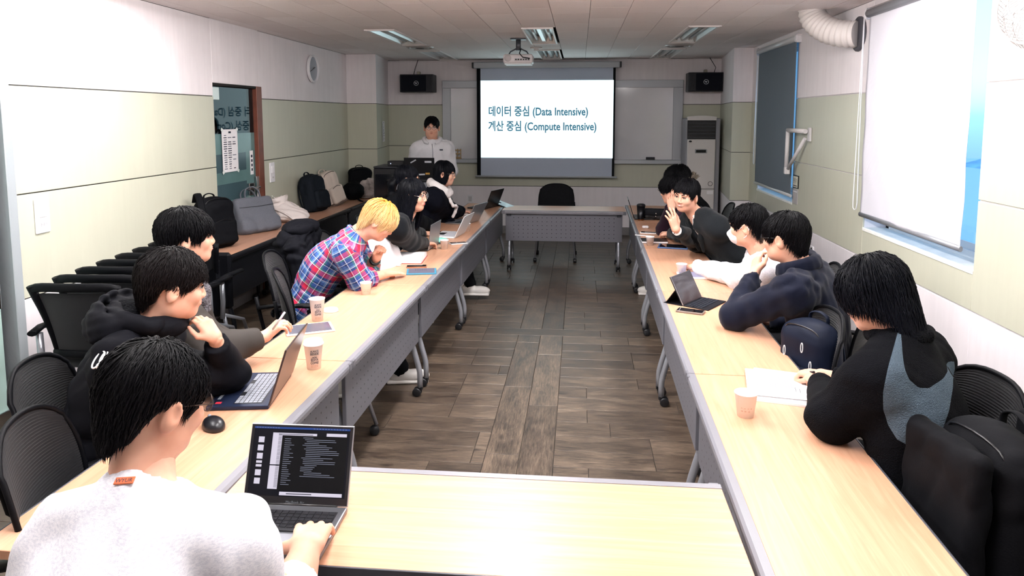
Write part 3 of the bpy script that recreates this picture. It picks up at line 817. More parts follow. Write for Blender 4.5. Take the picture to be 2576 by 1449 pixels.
# outlets
def outlet(y, z, label):
    t = thing('wall_outlet', label, 'outlet', (XR, y, z), 0, 'right wall outlets')
    MB().box((-0.006, 0, 0), (0.012, 0.08, 0.125), 0.004).build('plate', M_PLASTIC_W, t, smooth=False)
    for dz in (-0.03, 0.03): MB().lathe([(0, 0.0), (0.02, 0.0), (0.02, 0.002)], 16, Mx((-0.0125, 0, dz), (0, -math.pi/2, 0)), cap=False).build('socket', M_BLACK, t)
outlet(6.87, 0.56, 'white socket plate on the right wall, farther of two')
outlet(6.72, 0.56, 'white socket plate on the right wall, nearer of two')
p = at(1183, 500, y=YF)
t = thing('wall_outlet', 'pale socket plate low on the screen wall', 'outlet', (p.x, YF, p.z))
MB().box((0, -0.005, 0), (0.085, 0.01, 0.13), 0.003).build('plate', M_PLASTIC_W, t, smooth=False)
MB().box((0, -0.011, 0), (0.05, 0.004, 0.08), 0.002).build('insert', mat('outlet_grey', '#c5c4c6', 0.4), t, smooth=False)
# wall fan, top right
t = thing('wall_fan', 'wall fan with white wire guard at the top right corner', 'fan', tuple(at(2672, -8, x=XR-0.32)))
FD = Mx((0, 0, 0), (0, math.radians(-70), math.radians(25)))
def ring(r, z): return [FD @ Vector((r*math.cos(a), r*math.sin(a), z)) for a in [2*math.pi*k/48 for k in range(48)]]
mg = mat('fan_guard', '#d7d4d3', 0.35)
for r, z in ((0.22, 0.0), (0.215, 0.05), (0.15, 0.085), (0.08, 0.10), (0.215, -0.05)): MB().tube(ring(r, z), 0.004, 6, closed=True).build('guard_ring', mg, t)
sp = MB()
for k in range(72):
    a = 2*math.pi*k/72; c, s_ = math.cos(a), math.sin(a)
    sp.tube([FD @ Vector((r*c, r*s_, z)) for r, z in ((0.05, 0.10), (0.15, 0.085), (0.215, 0.045), (0.222, 0.0), (0.20, -0.06), (0.08, -0.09))], 0.0018, 4)
tag(sp.build('guard_spokes', mg, t), kind='stuff')
MB().lathe([(0, 0.11), (0.045, 0.105), (0.06, 0.095), (0.05, 0.08)], 20, FD).build('hub_cap', mg, t)
for k in range(4):
    bl = MB()
    bl.grid(lambda u, v: FD @ (Matrix.Rotation(k*math.pi/2, 3, 'Z') @ Vector((0.03+0.165*u, (v-0.5)*(0.05+0.09*u), 0.02+0.03*(v-0.5)))), 8, 6)
    bl.build('blade', mat('fan_blade', '#bcc6cc', 0.3), t, solidify=0.002)
MB().lathe([(0.0, -0.06), (0.06, -0.06), (0.07, -0.09), (0.06, -0.19), (0, -0.2)], 20, FD).build('motor', mg, t)
MB().tube([FD @ Vector((0, 0, -0.17)), (0.2, 0.02, -0.12), (0.305, 0.02, -0.12)], 0.025, 10).build('arm', mg, t)
MB().box((0.31, 0.02, -0.12), (0.02, 0.1, 0.14), 0.006).build('wall_plate', mg, t, smooth=False)

# ================================================================== screen wall
YW = YF-0.02
M_ALU = mat('whiteboard_frame', '#a9adb2', 0.35, 0.35)
t = thing('whiteboard', 'wide whiteboard with grey frame behind the projection screen', 'whiteboard', (0, 0, 0))
a, b = at(1113, 204, y=YW), at(1714, 404, y=YW)
ia, ib = at(1134, 222, y=YW), at(1690, 400, y=YW)
M_BOARD = mat('whiteboard_enamel', '#d6d6da', 0.12, mott=(1.5, 0.05), coat=0.5)
MB().span((ia.x-0.01, YW-0.012, ib.z-0.01), (ib.x+0.01, YW+0.005, ia.z+0.01)).build('board', M_BOARD, t, smooth=False)
for x0, x1, z0, z1 in ((a.x, b.x, ia.z, a.z), (a.x, ia.x, b.z, ia.z), (ib.x, b.x, b.z, ia.z)):
    MB().span((x0, YW-0.03, z0), (x1, YW+0.018, z1), 0.004).build('frame', M_ALU, t, smooth=False)
MB().span((a.x, YW-0.09, b.z-0.05), (b.x, YW+0.018, b.z+0.012), 0.005).build('pen_tray', M_ALU, t, smooth=False)
p = at(1636, 400, y=YW-0.06)
t = thing('board_eraser', 'black felt board eraser on the whiteboard tray', 'eraser', (p.x, YW-0.055, b.z+0.012))
MB().box((0, 0, 0.016), (0.13, 0.05, 0.03), 0.006).build('felt', M_BLACK, t, smooth=False)
MB().box((0, 0, 0.036), (0.132, 0.052, 0.012), 0.004).build('grip', mat('eraser_grip', '#3c3f48', 0.4), t, smooth=False)
# pen basket hanging on the board
p = at(1146, 386, y=YW-0.07)
t = thing('marker_basket', 'tan wooden marker rack on the whiteboard beside the presenter', 'rack', (p.x, YW-0.125, b.z+0.05))
mr = mat('rack_wood', '#a58a62', 0.6)
for z in (-0.02, 0.035, 0.09): MB().box((0, -0.03, z+0.01), (0.20, 0.012, 0.018), 0.002).build('rail', mr, t, smooth=False)
for x in (-0.095, -0.045, 0.0, 0.045, 0.095): MB().box((x, -0.02, 0.045), (0.012, 0.02, 0.15), 0.002).build('slat', mr, t, smooth=False)
MB().box((0, 0.0, -0.03), (0.20, 0.05, 0.012), 0.002).build('floor_board', mr, t, smooth=False)
# pull-down projection screen
YS = 10.72
t = thing('projection_screen', 'pull down projection screen showing a slide', 'screen', (0, 0, 0))
tl, tr_, bl, br = at(1199, 170, y=YS), at(1549, 170, y=YS), at(1199, 441, y=YS), at(1549, 441, y=YS)
M_SCREEN = mat('screen_fabric', '#b9c3d4', 0.8)
il, ir = at(1209, 300, y=YS).x, at(1541, 300, y=YS).x
MB().span((il, YS, bl.z), (ir, YS+0.003, tl.z)).build('fabric', M_SCREEN, t, smooth=False)
for x0, x1 in ((tl.x, il), (ir, tr_.x)): MB().span((x0, YS, bl.z), (x1, YS+0.003, tl.z)).build('black_border', mat('screen_black', '#0f1216', 0.8), t, smooth=False)
MB().box(((bl.x+br.x)/2, YS, bl.z-0.012), (br.x-bl.x+0.04, 0.028, 0.026), 0.006).build('bottom_bar', M_ALU, t, smooth=False)
ca, cb = at(1190, 157, y=YS), at(1561, 170, y=YS)
cs = MB().span((ca.x+0.01, YS-0.05, cb.z), (cb.x-0.01, YS+0.07, ca.z), 0.02, seg=3).build('housing', mat('screen_housing', '#aeb0b4', 0.4), t, smooth=False)
for x in (ca.x, cb.x): MB().box((x, YS+0.01, (ca.z+cb.z)/2), (0.03, 0.10, cb.z*0+0.085), 0.004).build('end_cap', M_BLACK, cs, smooth=False)
def emit_mat(name, c, s):
    m = bpy.data.materials.new(name); m.use_nodes = True; tt = NT(m)
    tt.b.inputs['Base Color'].default_value = (0.004, 0.004, 0.004, 1); tt.b.inputs['Roughness'].default_value = 0.8; tt.b.inputs['Specular IOR Level'].default_value = 0.08
    tt.b.inputs['Emission Color'].default_value = lin(c); tt.b.inputs['Emission Strength'].default_value = s
    return m
pa, pb = at(1209, 203, y=YS), at(1541, 398, y=YS)
sl = MB().span((pa.x, YS-0.004, pb.z), (pb.x, YS-0.002, pa.z)).build('projected_slide', emit_mat('slide_white', '#dcf7fb', 1.35), t, smooth=False)
M_SLIDETEXT = emit_mat('slide_text', '#457a92', 0.62)
FY = frame((0, 0, 0), (1, 0, 0), (0, 0, 1), (0, -1, 0))
for txt, u0, u1, vb in (('데이터 중심 (Data Intensive)', 1228, 1478, 290), ('계산 중심 (Compute Intensive)', 1228, 1500, 327)):
    q0, q1 = at(u0, vb, y=YS-0.006), at(u1, vb, y=YS-0.006)
    lettering('slide_text', txt, 0.165, Matrix.Translation((q0.x, YS-0.006, q0.z)) @ FY, M_SLIDETEXT, sl, 'LEFT', width=q1.x-q0.x, bold=0.0040)
# wall speakers
M_SPK = mat('speaker_black', '#12141c', 0.45)
def speaker(u0, v0, u1, v1, y, label, side):
    a, b = at(u0, v0, y=y), at(u1, v1, y=y)
    w, h, d = b.x-a.x, a.z-b.z, 0.26
    t = thing('wall_speaker', label, 'speaker', ((a.x+b.x)/2, y, (a.z+b.z)/2), 0, 'black wall speakers')
    MB().span((-w/2, 0, -h/2), (w/2, d, h/2), 0.012, seg=2).build('cabinet', M_SPK, t, smooth=False)
    MB().span((-w/2+0.02+(0.09 if side > 0 else 0), -0.012, -h/2+0.015), (w/2-0.02-(0.09 if side < 0 else 0), 0.002, h/2-0.015), 0.006).build('grille', mat('speaker_grille', '#15171f', 0.7, bump=(400, 0.3, 0.002)), t, smooth=False)
    for k in range(3): MB().box((-side*(w/2-0.035-0.025*k), -0.004, 0), (0.012, 0.012, h-0.06), 0.002).build('port_rib', M_SPK, t, smooth=False)
    em = MB().lathe([(0.030, 0.0), (0.036, 0.0), (0.036, 0.004), (0.030, 0.004), (0.030, 0.0)], 28, Matrix.Translation((0, -0.016, 0)) @ FY, cap=False).build('badge_ring', mat('badge_silver', '#c8ccd2', 0.3, 0.8), t)
    MB().prism([(-0.026, 0.008), (-0.016, 0.006), (-0.008, -0.004), (0.0, -0.02), (0.004, -0.004), (0.024, 0.012), (0.012, 0.006), (0.004, 0.006), (-0.004, 0.010), (-0.012, 0.010)], 0.003, Matrix.Translation((0, -0.017, 0)) @ FY).build('badge_emblem', MATS['badge_silver'], em, smooth=False)
    br = MB(); br.box((0.01, d*0.5, h/2+0.02), (0.05, 0.05, 0.05), 0.006); br.build('bracket', mat('bracket_brass', '#8f8a7c', 0.35, 0.8), t, smooth=False)
    MB().box((0, d+0.03, h/2-0.05), (0.06, 0.10, 0.03), 0.004).build('wall_arm', M_BLACK, t, smooth=False)
    x = -0.15*w if side < 0 else 0.28*w
    MB().tube([(x, d*0.6, h/2), (x+0.02, d*0.6, h/2+0.08), (x+0.06*(1 if side < 0 else -1), d*0.8, ZC-(a.z+b.z)/2)], 0.005, 6).build('cable', M_BLACK, t)
speaker(1005, 187, 1090, 232, 10.56, 'black wall speaker left of the screen', -1)
speaker(1732, 182, 1820, 230, 10.56, 'black wall speaker right of the screen', 1)
# standing air conditioner
a, b = at(1727, 292, y=10.35), at(1806, 560, y=10.35)
aw = b.x-a.x; ah = a.z
t = thing('air_conditioner', 'tall white standing air conditioner with black vent in the right corner', 'air conditioner', ((a.x+b.x)/2, 10.55, 0))
M_AC = mat('ac_white', '#d8d4d2', 0.35)
MB().span((-aw/2, -0.18, 0.06), (aw/2, 0.26, ah-0.03), 0.015, seg=2).build('body', mat('ac_side_grey', '#8f9096', 0.45), t, smooth=False)
MB().span((-aw/2+0.02, -0.22, 0.10), (aw/2-0.07, -0.17, 0.78), 0.012, seg=2).build('lower_door', M_AC, t, smooth=False)
MB().span((-aw/2+0.02, -0.22, 0.785), (aw/2-0.07, -0.17, ah-0.33), 0.012, seg=2).build('front_panel', M_AC, t, smooth=False)
v = MB().span((-aw/2+0.02, -0.20, ah-0.325), (aw/2-0.07, -0.16, ah-0.06), 0.004).build('vent', mat('vent_black', '#0c0d11', 0.4), t, smooth=False)
for k in range(5): MB().box((-0.025, -0.205, ah-0.30+0.05*k), (aw-0.11, 0.02, 0.007), 0.002).build('louvre', mat('louvre_grey', '#54565c', 0.35), v, smooth=False)
MB().prism([(-aw/2+0.015, 0)]+[(-aw/2+0.015+(aw-0.08)*k/10, 0.05+0.018*math.sin(math.pi*k/10)) for k in range(11)]+[(aw/2-0.065, 0)], 0.06, Matrix.Translation((0, -0.16, ah-0.06)) @ FY).build('top_cap', M_AC, t, smooth=False)
dp = MB().box((-0.03, -0.224, ah-0.50), (0.17, 0.01, 0.06), 0.006).build('display_bezel', mat('ac_chrome', '#b6b8bb', 0.25, 0.7), t, smooth=False)
MB().box((-0.03, -0.231, ah-0.50), (0.14, 0.006, 0.04), 0.003).build('display', mat('ac_display', '#0d100e', 0.15), dp, smooth=False)
MB().lathe([(0, 0.003), (0.022, 0.003), (0.022, 0)], 20, Matrix.Translation((-aw/2+0.06, -0.222, ah-0.36)) @ FY @ Matrix.Diagonal((1, 0.6, 1, 1)), cap=False).build('badge', M_BLACK, t)
MB().lathe([(0.028, 0.0), (0.034, 0.0), (0.034, 0.002), (0.028, 0.002), (0.028, 0.0)], 24, Matrix.Translation((aw/2-0.13, -0.223, 0.86)) @ FY, cap=False).build('energy_label', mat('label_ink', '#4a4c52', 0.6), t)
MB().box((aw/2-0.13, -0.2225, 0.735), (0.09, 0.002, 0.05)).build('rating_label', M_PAPER, t, smooth=False)
MB().box((0, 0.03, 0.03), (aw+0.04, 0.5, 0.06), 0.01).build('base', M_BLACK, t, smooth=False)
# ceiling projector
p = at(1304, 97, z=ZC)
t = thing('ceiling_projector', 'white projector hanging from the ceiling on a bracket', 'projector', (p.x, p.y, ZC))
mdk = mat('mount_grey', '#5c5f66', 0.4, 0.5)
MB().box((0, 0, -0.008), (0.17, 0.12, 0.014), 0.003).build('ceiling_plate', mdk, t, smooth=False)
MB().tube([(0, 0, -0.01), (0, 0, -0.13)], 0.028, 10).build('pole', mdk, t)
for k in (-1, 1):
    MB().tube([(0, 0, -0.10), (k*0.09, 0.03, -0.14), (k*0.11, 0.05, -0.17)], 0.008, 6).build('mount_arm', mdk, t)
pb_ = SDF().rbox((0, 0.05, -0.225), (0.165, 0.125, 0.052), 0.025)
soft('body', pb_, 0.01, mat('projector_white', '#dcd8da', 0.35), t)
MB().lathe([(0, 0.0), (0.035, 0.0), (0.04, -0.006)], 20, Matrix.Translation((-0.11, -0.078, -0.22)) @ FY, cap=False).build('fan_grille', mat('proj_grille', '#b9b5b6', 0.5), t)
pnl = MB().box((0.05, -0.077, -0.235), (0.17, 0.006, 0.035), 0.002).build('port_panel', mat('port_panel', '#c8c5c8', 0.4), t, smooth=False)
for k in range(6): MB().box((-0.02+0.028*k, -0.082, -0.235), (0.016, 0.006, 0.014), 0.001).build('port', M_BLACK, pnl, smooth=False)
MB().box((0, 0.05, -0.282), (0.30, 0.22, 0.012), 0.004).build('underside', mat('projector_pale', '#e8eef0', 0.4), t, smooth=False)
MB().tube([(0.03, -0.02, -0.12), (0.02, -0.10, -0.17), (0.06, -0.13, -0.215), (0.13, -0.10, -0.225), (0.13, -0.08, -0.225)], 0.006, 6).build('cable', M_BLACK, t)
MB().lathe([(0.0, 0), (0.03, 0.0), (0.034, 0.02)], 20, Matrix.Translation((-0.07, 0.178, -0.22)) @ frame((0, 0, 0), (1, 0, 0), (0, 0, -1), (0, 1, 0)), cap=False).build('lens', mat('lens_glass', '#20242c', 0.05), t)
# ================================================================== tables
def table_wood(name, stops, along=(0.5, 9, 9)):
    m = bpy.data.materials.new(name); m.use_nodes = True; t = NT(m)
    oi = t.new('ShaderNodeObjectInfo'); tc = t.new('ShaderNodeTexCoord'); add = t.new('ShaderNodeVectorMath', operation='ADD')
    cb = t.new('ShaderNodeCombineXYZ'); t.link(t.math('MULTIPLY', oi.outputs['Random'], 40.0), cb.inputs[0]); t.link(t.math('MULTIPLY', oi.outputs['Random'], 7.0), cb.inputs[1])
    t.link(tc.outputs['Object'], add.inputs[0]); t.link(cb.outputs[0], add.inputs[1])
    mp = t.new('ShaderNodeMapping'); mp.inputs['Scale'].default_value = along; t.link(add.outputs[0], mp.inputs[0])
    g = t.noise(mp.outputs[0], 3.2, 6, 0.6, 1.2)
    mp2 = t.new('ShaderNodeMapping'); mp2.inputs['Scale'].default_value = (along[0]*2.5, along[1]*9, 9); t.link(add.outputs[0], mp2.inputs[0])
    fine = t.noise(mp2.outputs[0], 5, 4, 0.6)
    f = t.math('ADD', t.math('MULTIPLY', g, 0.75), t.math('MULTIPLY', fine, 0.25))
    t.base(t.ramp(f, stops)); t.b.inputs['Roughness'].default_value = 0.36; t.b.inputs['Specular IOR Level'].default_value = 0.3
    return m
M_MAPLE = table_wood('maple_top', [(0.32, '#bd8e70'), (0.5, '#c9997b'), (0.68, '#d1a588')])
M_OAKDK = table_wood('tan_top', [(0.32, '#a87e66'), (0.5, '#b68a72'), (0.68, '#c2987e')])
M_RAIL = mat('edge_rail_grey', '#7b7b82', 0.35)
M_RAILB = mat('edge_rail_black', '#0e0e12', 0.35)
M_LEG = mat('leg_silver', '#a4a8b0', 0.3, 0.55)
M_LEGB = mat('leg_black', '#101218', 0.35, 0.2)
M_BRK = mat('table_bracket', '#3f4148', 0.4)
M_CASTER = mat('caster_black', '#17181c', 0.4)
M_HUBC = mat('caster_hub', '#8e9196', 0.35)
def panel_mat(name, c, dot):
    m = bpy.data.materials.new(name); m.use_nodes = True; t = NT(m)
    tc = t.new('ShaderNodeTexCoord'); sp = t.new('ShaderNodeSeparateXYZ'); t.link(tc.outputs['Object'], sp.inputs[0])
    def cell(o, step):
        f = t.math('FRACT', t.math('ADD', t.math('DIVIDE', o, step), 100.0)); return t.math('MULTIPLY', t.math('SUBTRACT', f, 0.5), step)
    dx, dz = cell(sp.outputs[0], 0.056), cell(sp.outputs[2], 0.0465)
    r2 = t.math('ADD', t.math('MULTIPLY', dx, dx), t.math('MULTIPLY', dz, dz))
    hole = t.math('LESS_THAN', r2, 0.0047**2)
    inx = t.math('LESS_THAN', t.math('ABSOLUTE', sp.outputs[0]), 0.616); inz = t.math('LESS_THAN', t.math('ABSOLUTE', sp.outputs[2]), 0.1395)
    hole = t.math('MULTIPLY', hole, t.math('MULTIPLY', inx, inz))
    t.base(t.mix(hole, c, dot)); t.b.inputs['Roughness'].default_value = 0.42; t.b.inputs['Metallic'].default_value = 0.25
    return m
M_PANEL = panel_mat('perforated_panel', '#6f7078', '#0b0b0e')
M_PANELB = panel_mat('perforated_panel_black', '#111218', '#050506')
TLEN, TDEP, TZ = 1.458, 0.50, 0.72
def make_table(name, label, wood, rail, leg, panel, group, L=TLEN, caster_ang=0.0):
    t = thing(name, label, 'table', (0, 0, 0), 0, group)
    D = TDEP
    MB().span((-L/2+0.002, -D/2+0.006, TZ-0.026), (L/2-0.002, D/2-0.034, TZ), 0.0015).build('tabletop', wood, t, smooth=False)
    prof = [(D/2-0.034, TZ-0.028), (D/2-0.034, TZ+0.001), (D/2-0.010, TZ+0.002), (D/2-0.002, TZ-0.006), (D/2, TZ-0.018), (D/2-0.004, TZ-0.038), (D/2-0.02, TZ-0.040)]
    FP = frame((-L/2+0.002, 0, 0), (0, 1, 0), (0, 0, 1), (1, 0, 0))
    r = MB().prism(prof, L-0.004, FP).build('edge_rail', rail, t, smooth=False)
    for sx in (-1, 1): MB().box((sx*(L/2-0.022), D/2-0.0105, TZ-0.019), (0.034, 0.024, 0.040), 0.004).build('rail_end', mat('rail_end_grey', '#6a6a71', 0.4) if rail is M_RAIL else M_RAILB, r, smooth=False)
    MB().span((-L/2+0.002, -D/2, TZ-0.027), (L/2-0.002, -D/2+0.006, TZ+0.0005), 0.001).build('back_edge', M_BRK if rail is M_RAIL else M_RAILB, t, smooth=False)
    pn = MB().span((-L/2+0.05, -0.0045, -0.162), (L/2-0.05, 0.0045, 0.162), 0.002).build('modesty_panel', panel, t, smooth=False, loc=(0, D/2-0.055, 0.515))
    for sx in (-1, 1): MB().box((sx*(L/2-0.05), -0.006, 0), (0.012, 0.02, 0.324), 0.002).build('panel_fold', panel, pn, smooth=False)
    for sx in (-1, 1):
        for xx in (0.25, 0.6): MB().box((sx*xx, D/2-0.058, TZ-0.034), (0.025, 0.02, 0.022), 0.002).build('panel_hanger', M_BRK, t, smooth=False)
        x = sx*(L/2-0.085)
        MB().box((x, 0.04, TZ-0.05), (0.05, 0.34, 0.045), 0.006).build('top_bracket', M_BRK if leg is M_LEG else M_RAILB, t, smooth=False)
        MB().box((x, 0.085, TZ-0.15), (0.042, 0.075, 0.20), 0.012).build('upright', M_BRK if leg is M_LEG else M_RAILB, t, smooth=False)
        for sy in (1, -1):
            y0, y1 = (0.10, 0.215) if sy > 0 else (0.06, -0.20)
            lg = MB().tube([(x, y0, TZ-0.15), (x, y0+(y1-y0)*0.35, 0.44), (x, y1-sy*0.012, 0.21), (x, y1-sy*0.002, 0.165), (x, y1, 0.13), (x, y1, 0.062)], 0.0185, 12).build('leg', leg, t)
            c = MB(); c.box((x, y1, 0.055), (0.034, 0.034, 0.03), 0.006)
            c.tube([(x, y1, 0.05), (x, y1-0.015, 0.035)], 0.012, 8)
            c.build('caster_fork', M_CASTER, lg)
            for wx in (-0.017, 0.017):
                w = MB().lathe([(0.0, -0.008), (0.022, -0.008), (0.0285, -0.005), (0.0285, 0.005), (0.022, 0.008), (0, 0.008)], 18, Mx((x+wx, y1-0.02, 0.029), (0, math.pi/2, 0)), cap=False).build('wheel', M_CASTER, lg)
    return t
tb0 = make_table('folding_table', 'x', M_MAPLE, M_RAIL, M_LEG, M_PANEL, 'maple folding tables set in a rectangle')
SLOPE = 0.0182
def left_x(y): return -1.03+SLOPE*(y-1.95)      # inner edge of the left row
def right_x(y): return 0.445+SLOPE*(y-1.6)      # inner edge of the right row
ang = math.atan(SLOPE)
first = [True]
def put_table(loc, rz, label):
    if first[0]:
        first[0] = False; tb0.location = loc; tb0.rotation_euler = (0, 0, rz); tb0['label'] = label; return tb0
    return copy_tree(tb0, None, loc, rz, label)
JL = (1.56, 3.02, 4.48, 5.94, 7.40); JR = (1.54, 3.00, 4.46, 5.92, 7.38)
lab_l = ('maple table of the left row nearest the viewer, in front of the dark blue laptop', 'maple left row table holding the two tall coffee cups and the white tablet', 'maple left row table where the blond person rests on an open book', 'maple left row table with the white laptop and green pouch', 'maple left row table nearest the screen, with the white tumbler')
lab_r = ('maple table of the right row nearest the viewer, with the open papers', 'maple right row table carrying the tablet with black keyboard', 'maple right row table where the masked person rests an arm', 'maple right row table with the dark notebook and blue tablet', 'maple right row table nearest the screen, with the black tumbler')
for y0, lb in zip(JL, lab_l):
    yc = y0+0.73; put_table((left_x(yc)-TDEP/2, yc, 0), -math.pi/2-ang, lb)
for y0, lb in zip(JR, lab_r):
    yc = y0+0.73; put_table((right_x(yc)+TDEP/2, yc, 0), math.pi/2-ang, lb)
put_table((-0.295, 1.83, 0), 0.0, 'maple cross table closing the rectangle in the foreground, with the silver laptop')
put_table((-0.175, 8.46, 0), math.pi-ang*0.0, 'maple cross table closing the far end before the screen')
# side tables along the left wall, black frames
tw0 = make_table('side_table', 'tan topped black framed table by the far glass door, under the grey bag', M_OAKDK, M_RAILB, M_LEGB, M_PANELB, 'tan black framed tables along the left wall', L=1.485)
tw0.location = (XL+0.012+TDEP/2+0.01, 6.0, 0); tw0.rotation_euler = (0, 0, -math.pi/2)
for yc, lb in ((7.51, 'tan topped black framed wall table under the leaning dark backpack'), (9.0, 'tan topped black framed wall table ending at the pillar')):
    copy_tree(tw0, None, (XL+0.012+TDEP/2+0.01, yc-0.0, 0), -math.pi/2, lb)

# ================================================================== chairs
def mesh_fabric():
    m = mat('chair_mesh', '#0a0b10', 0.55, spec=0.4, sheen=0.2); return m
M_CMESH = mesh_fabric()
M_CFRAME = mat('chair_frame_black', '#08090d', 0.5)
M_CLEG = mat('chair_leg_silver', '#9a9ea6', 0.28, 0.6)
def make_chair(name, label, group):
    t = thing(name, label, 'chair', (0, 0, 0), 0, group)
    # seat pad
    def seat(u, v):
        a = 2*math.pi*u; ca, sa = math.cos(a), math.sin(a)
        e = 0.42
        x = 0.235*math.copysign(abs(ca)**e, ca); y = 0.225*math.copysign(abs(sa)**e, sa)
        k = min(1, v*3) if v < 0.34 else 1
        s_ = [0.0, 0.9, 1.0, 1.0, 0.93, 0.0][min(5, int(v*5+0.5))]
        z = [0.405, 0.405, 0.418, 0.438, 0.452, 0.448][min(5, int(v*5+0.5))]
        return (x*s_, y*s_+0.01, z+0.012*(y/0.225)**2*(1 if v > .5 else 0)*(-1 if y > 0 else 1))
    MB().grid(seat, 40, 6, closed_u=True).build('seat', mat('seat_fabric', '#090a0e', 0.8, bump=(300, 0.2, 0.003)), t)
    H, Z0 = 0.44, 0.50
    def backpt(u, v):
        x = (0.205+0.03*math.sin(math.pi*min(1, v*1.1)*0.8)-0.012*v)*u
        z = Z0+H*v-0.075*abs(u)**3.2*v**3+0.02*(1-v)*abs(u)**3
        y = -0.225-0.11*v+0.035*v*v+0.05*u*u-0.025*math.sin(math.pi*v)*0+0.02*math.sin(math.pi*v*0.9)
        return x, y, z
    def back(uu, v):
        u = uu*2-1; x, y, z = backpt(u, v)
        rib = 0.0022*math.sin(2*math.pi*44*v)*(1 if abs(u) < 0.97 and 0.02 < v < 0.97 else 0)
        return (x, y+rib, z)
    MB().grid(back, 17, 177).build('back_mesh', M_CMESH, t)
    rim = [backpt(-1+2*k/12, 1.0) for k in range(13)]+[backpt(1, 1-k/12) for k in range(1, 13)]+[backpt(1-2*k/10, 0.0) for k in range(1, 11)]+[backpt(-1, k/12) for k in range(1, 12)]
    MB().tube(rim, 0.0085, 8, closed=True).build('back_frame', M_CFRAME, t)
    MB().tube([backpt(-1, 0.14), backpt(-0.5, 0.13), backpt(0.5, 0.13), backpt(1, 0.14)], 0.018, 8, M=Matrix.Translation((0, -0.022, 0)), flat=(1.0, 0.5)).build('lumbar_bar', M_CFRAME, t)
    for sx in (-1, 1):
        MB().tube([(sx*0.215, -0.19, 0.43), (sx*0.235, -0.26, 0.50), (sx*0.238, -0.285, 0.62), (sx*0.232, -0.30, 0.70)], 0.012, 8).build('back_support', M_CFRAME, t)
        MB().tube([(sx*0.25, -0.285, 0.635), (sx*0.275, -0.17, 0.655), (sx*0.28, 0.05, 0.645), (sx*0.275, 0.10, 0.635)], 0.018, 8, flat=(0.7, 1.2)).build('armrest', M_CFRAME, t)
        for sy in (-1, 1):
            lg = MB().tube([(sx*0.21, sy*0.13, 0.405), (sx*0.225, sy*0.17, 0.33), (sx*0.25, sy*(0.25 if sy > 0 else 0.27), 0.06)], 0.012, 8).build('leg', M_CLEG, t)
            MB().lathe([(0, -0.02), (0.024, -0.02), (0.028, -0.012), (0.028, 0.012), (0.024, 0.02), (0, 0.02)], 14, Mx((sx*0.25, sy*(0.25 if sy > 0 else 0.27)-0.012, 0.0285), (0, math.pi/2, 0)), cap=False).build('caster', M_CASTER, lg)
        MB().tube([(sx*0.21, -0.19, 0.40), (sx*0.21, 0.19, 0.40)], 0.012, 8).build('seat_rail', M_CLEG, t)
    return t
chair0 = make_chair('mesh_chair', 'x', 'black mesh chairs')
cfirst = [True]
def put_chair(x, y, yaw, label, group='black mesh chairs in use at the tables'):
    """yaw in degrees: 0 faces the screen, 90 faces the windows"""
    rz = -math.radians(yaw)
    if cfirst[0]:
        cfirst[0] = False; c = chair0; c.location = (x, y, 0); c.rotation_euler = (0, 0, rz); c['label'] = label
    else: c = copy_tree(chair0, None, (x, y, 0), rz, label)
    c['group'] = group
    return c
# ================================================================== things on the tables
M_SILVER = mat('aluminium', '#b9bcc2', 0.32, 0.85)
M_SPACE = mat('space_grey', '#77797f', 0.35, 0.8)
M_NAVYL = mat('navy_laptop', '#1d2740', 0.4, 0.3)
M_LIDREFL = mat('laptop_lid_wood_reflection', '#463c3c', 0.3, 0.5)  # reflected table wood painted in as the lid's brown
M_LIDBLACK = mat('laptop_black', '#0d0e12', 0.35)
M_WLAP = mat('laptop_white', '#dfe1e4', 0.4)
M_KEY = mat('key_black', '#15161b', 0.45)
M_KEYG = mat('key_grey', '#8d929c', 0.5)
M_SCR = mat('screen_off', '#14151c', 0.06, spec=0.7)
def emitm(name, c, s=1.0):
    return MATS.setdefault(name, emit_mat(name, c, s))
key_cache = {}
def key_obj(parent, w, d, x, y, z, m):
    k = (round(w, 4), round(d, 4), m.name)
    if k not in key_cache:
        b = MB(); b.box((0, 0, 0), (w, d, 0.002), 0.0006); bmesh.ops.recalc_face_normals(b.bm, faces=b.bm.faces)
        me = bpy.data.meshes.new('key'); b.bm.to_mesh(me); b.bm.free(); me.materials.append(m); key_cache[k] = me
    link_mesh('key', key_cache[k], None, parent, (x, y, z))
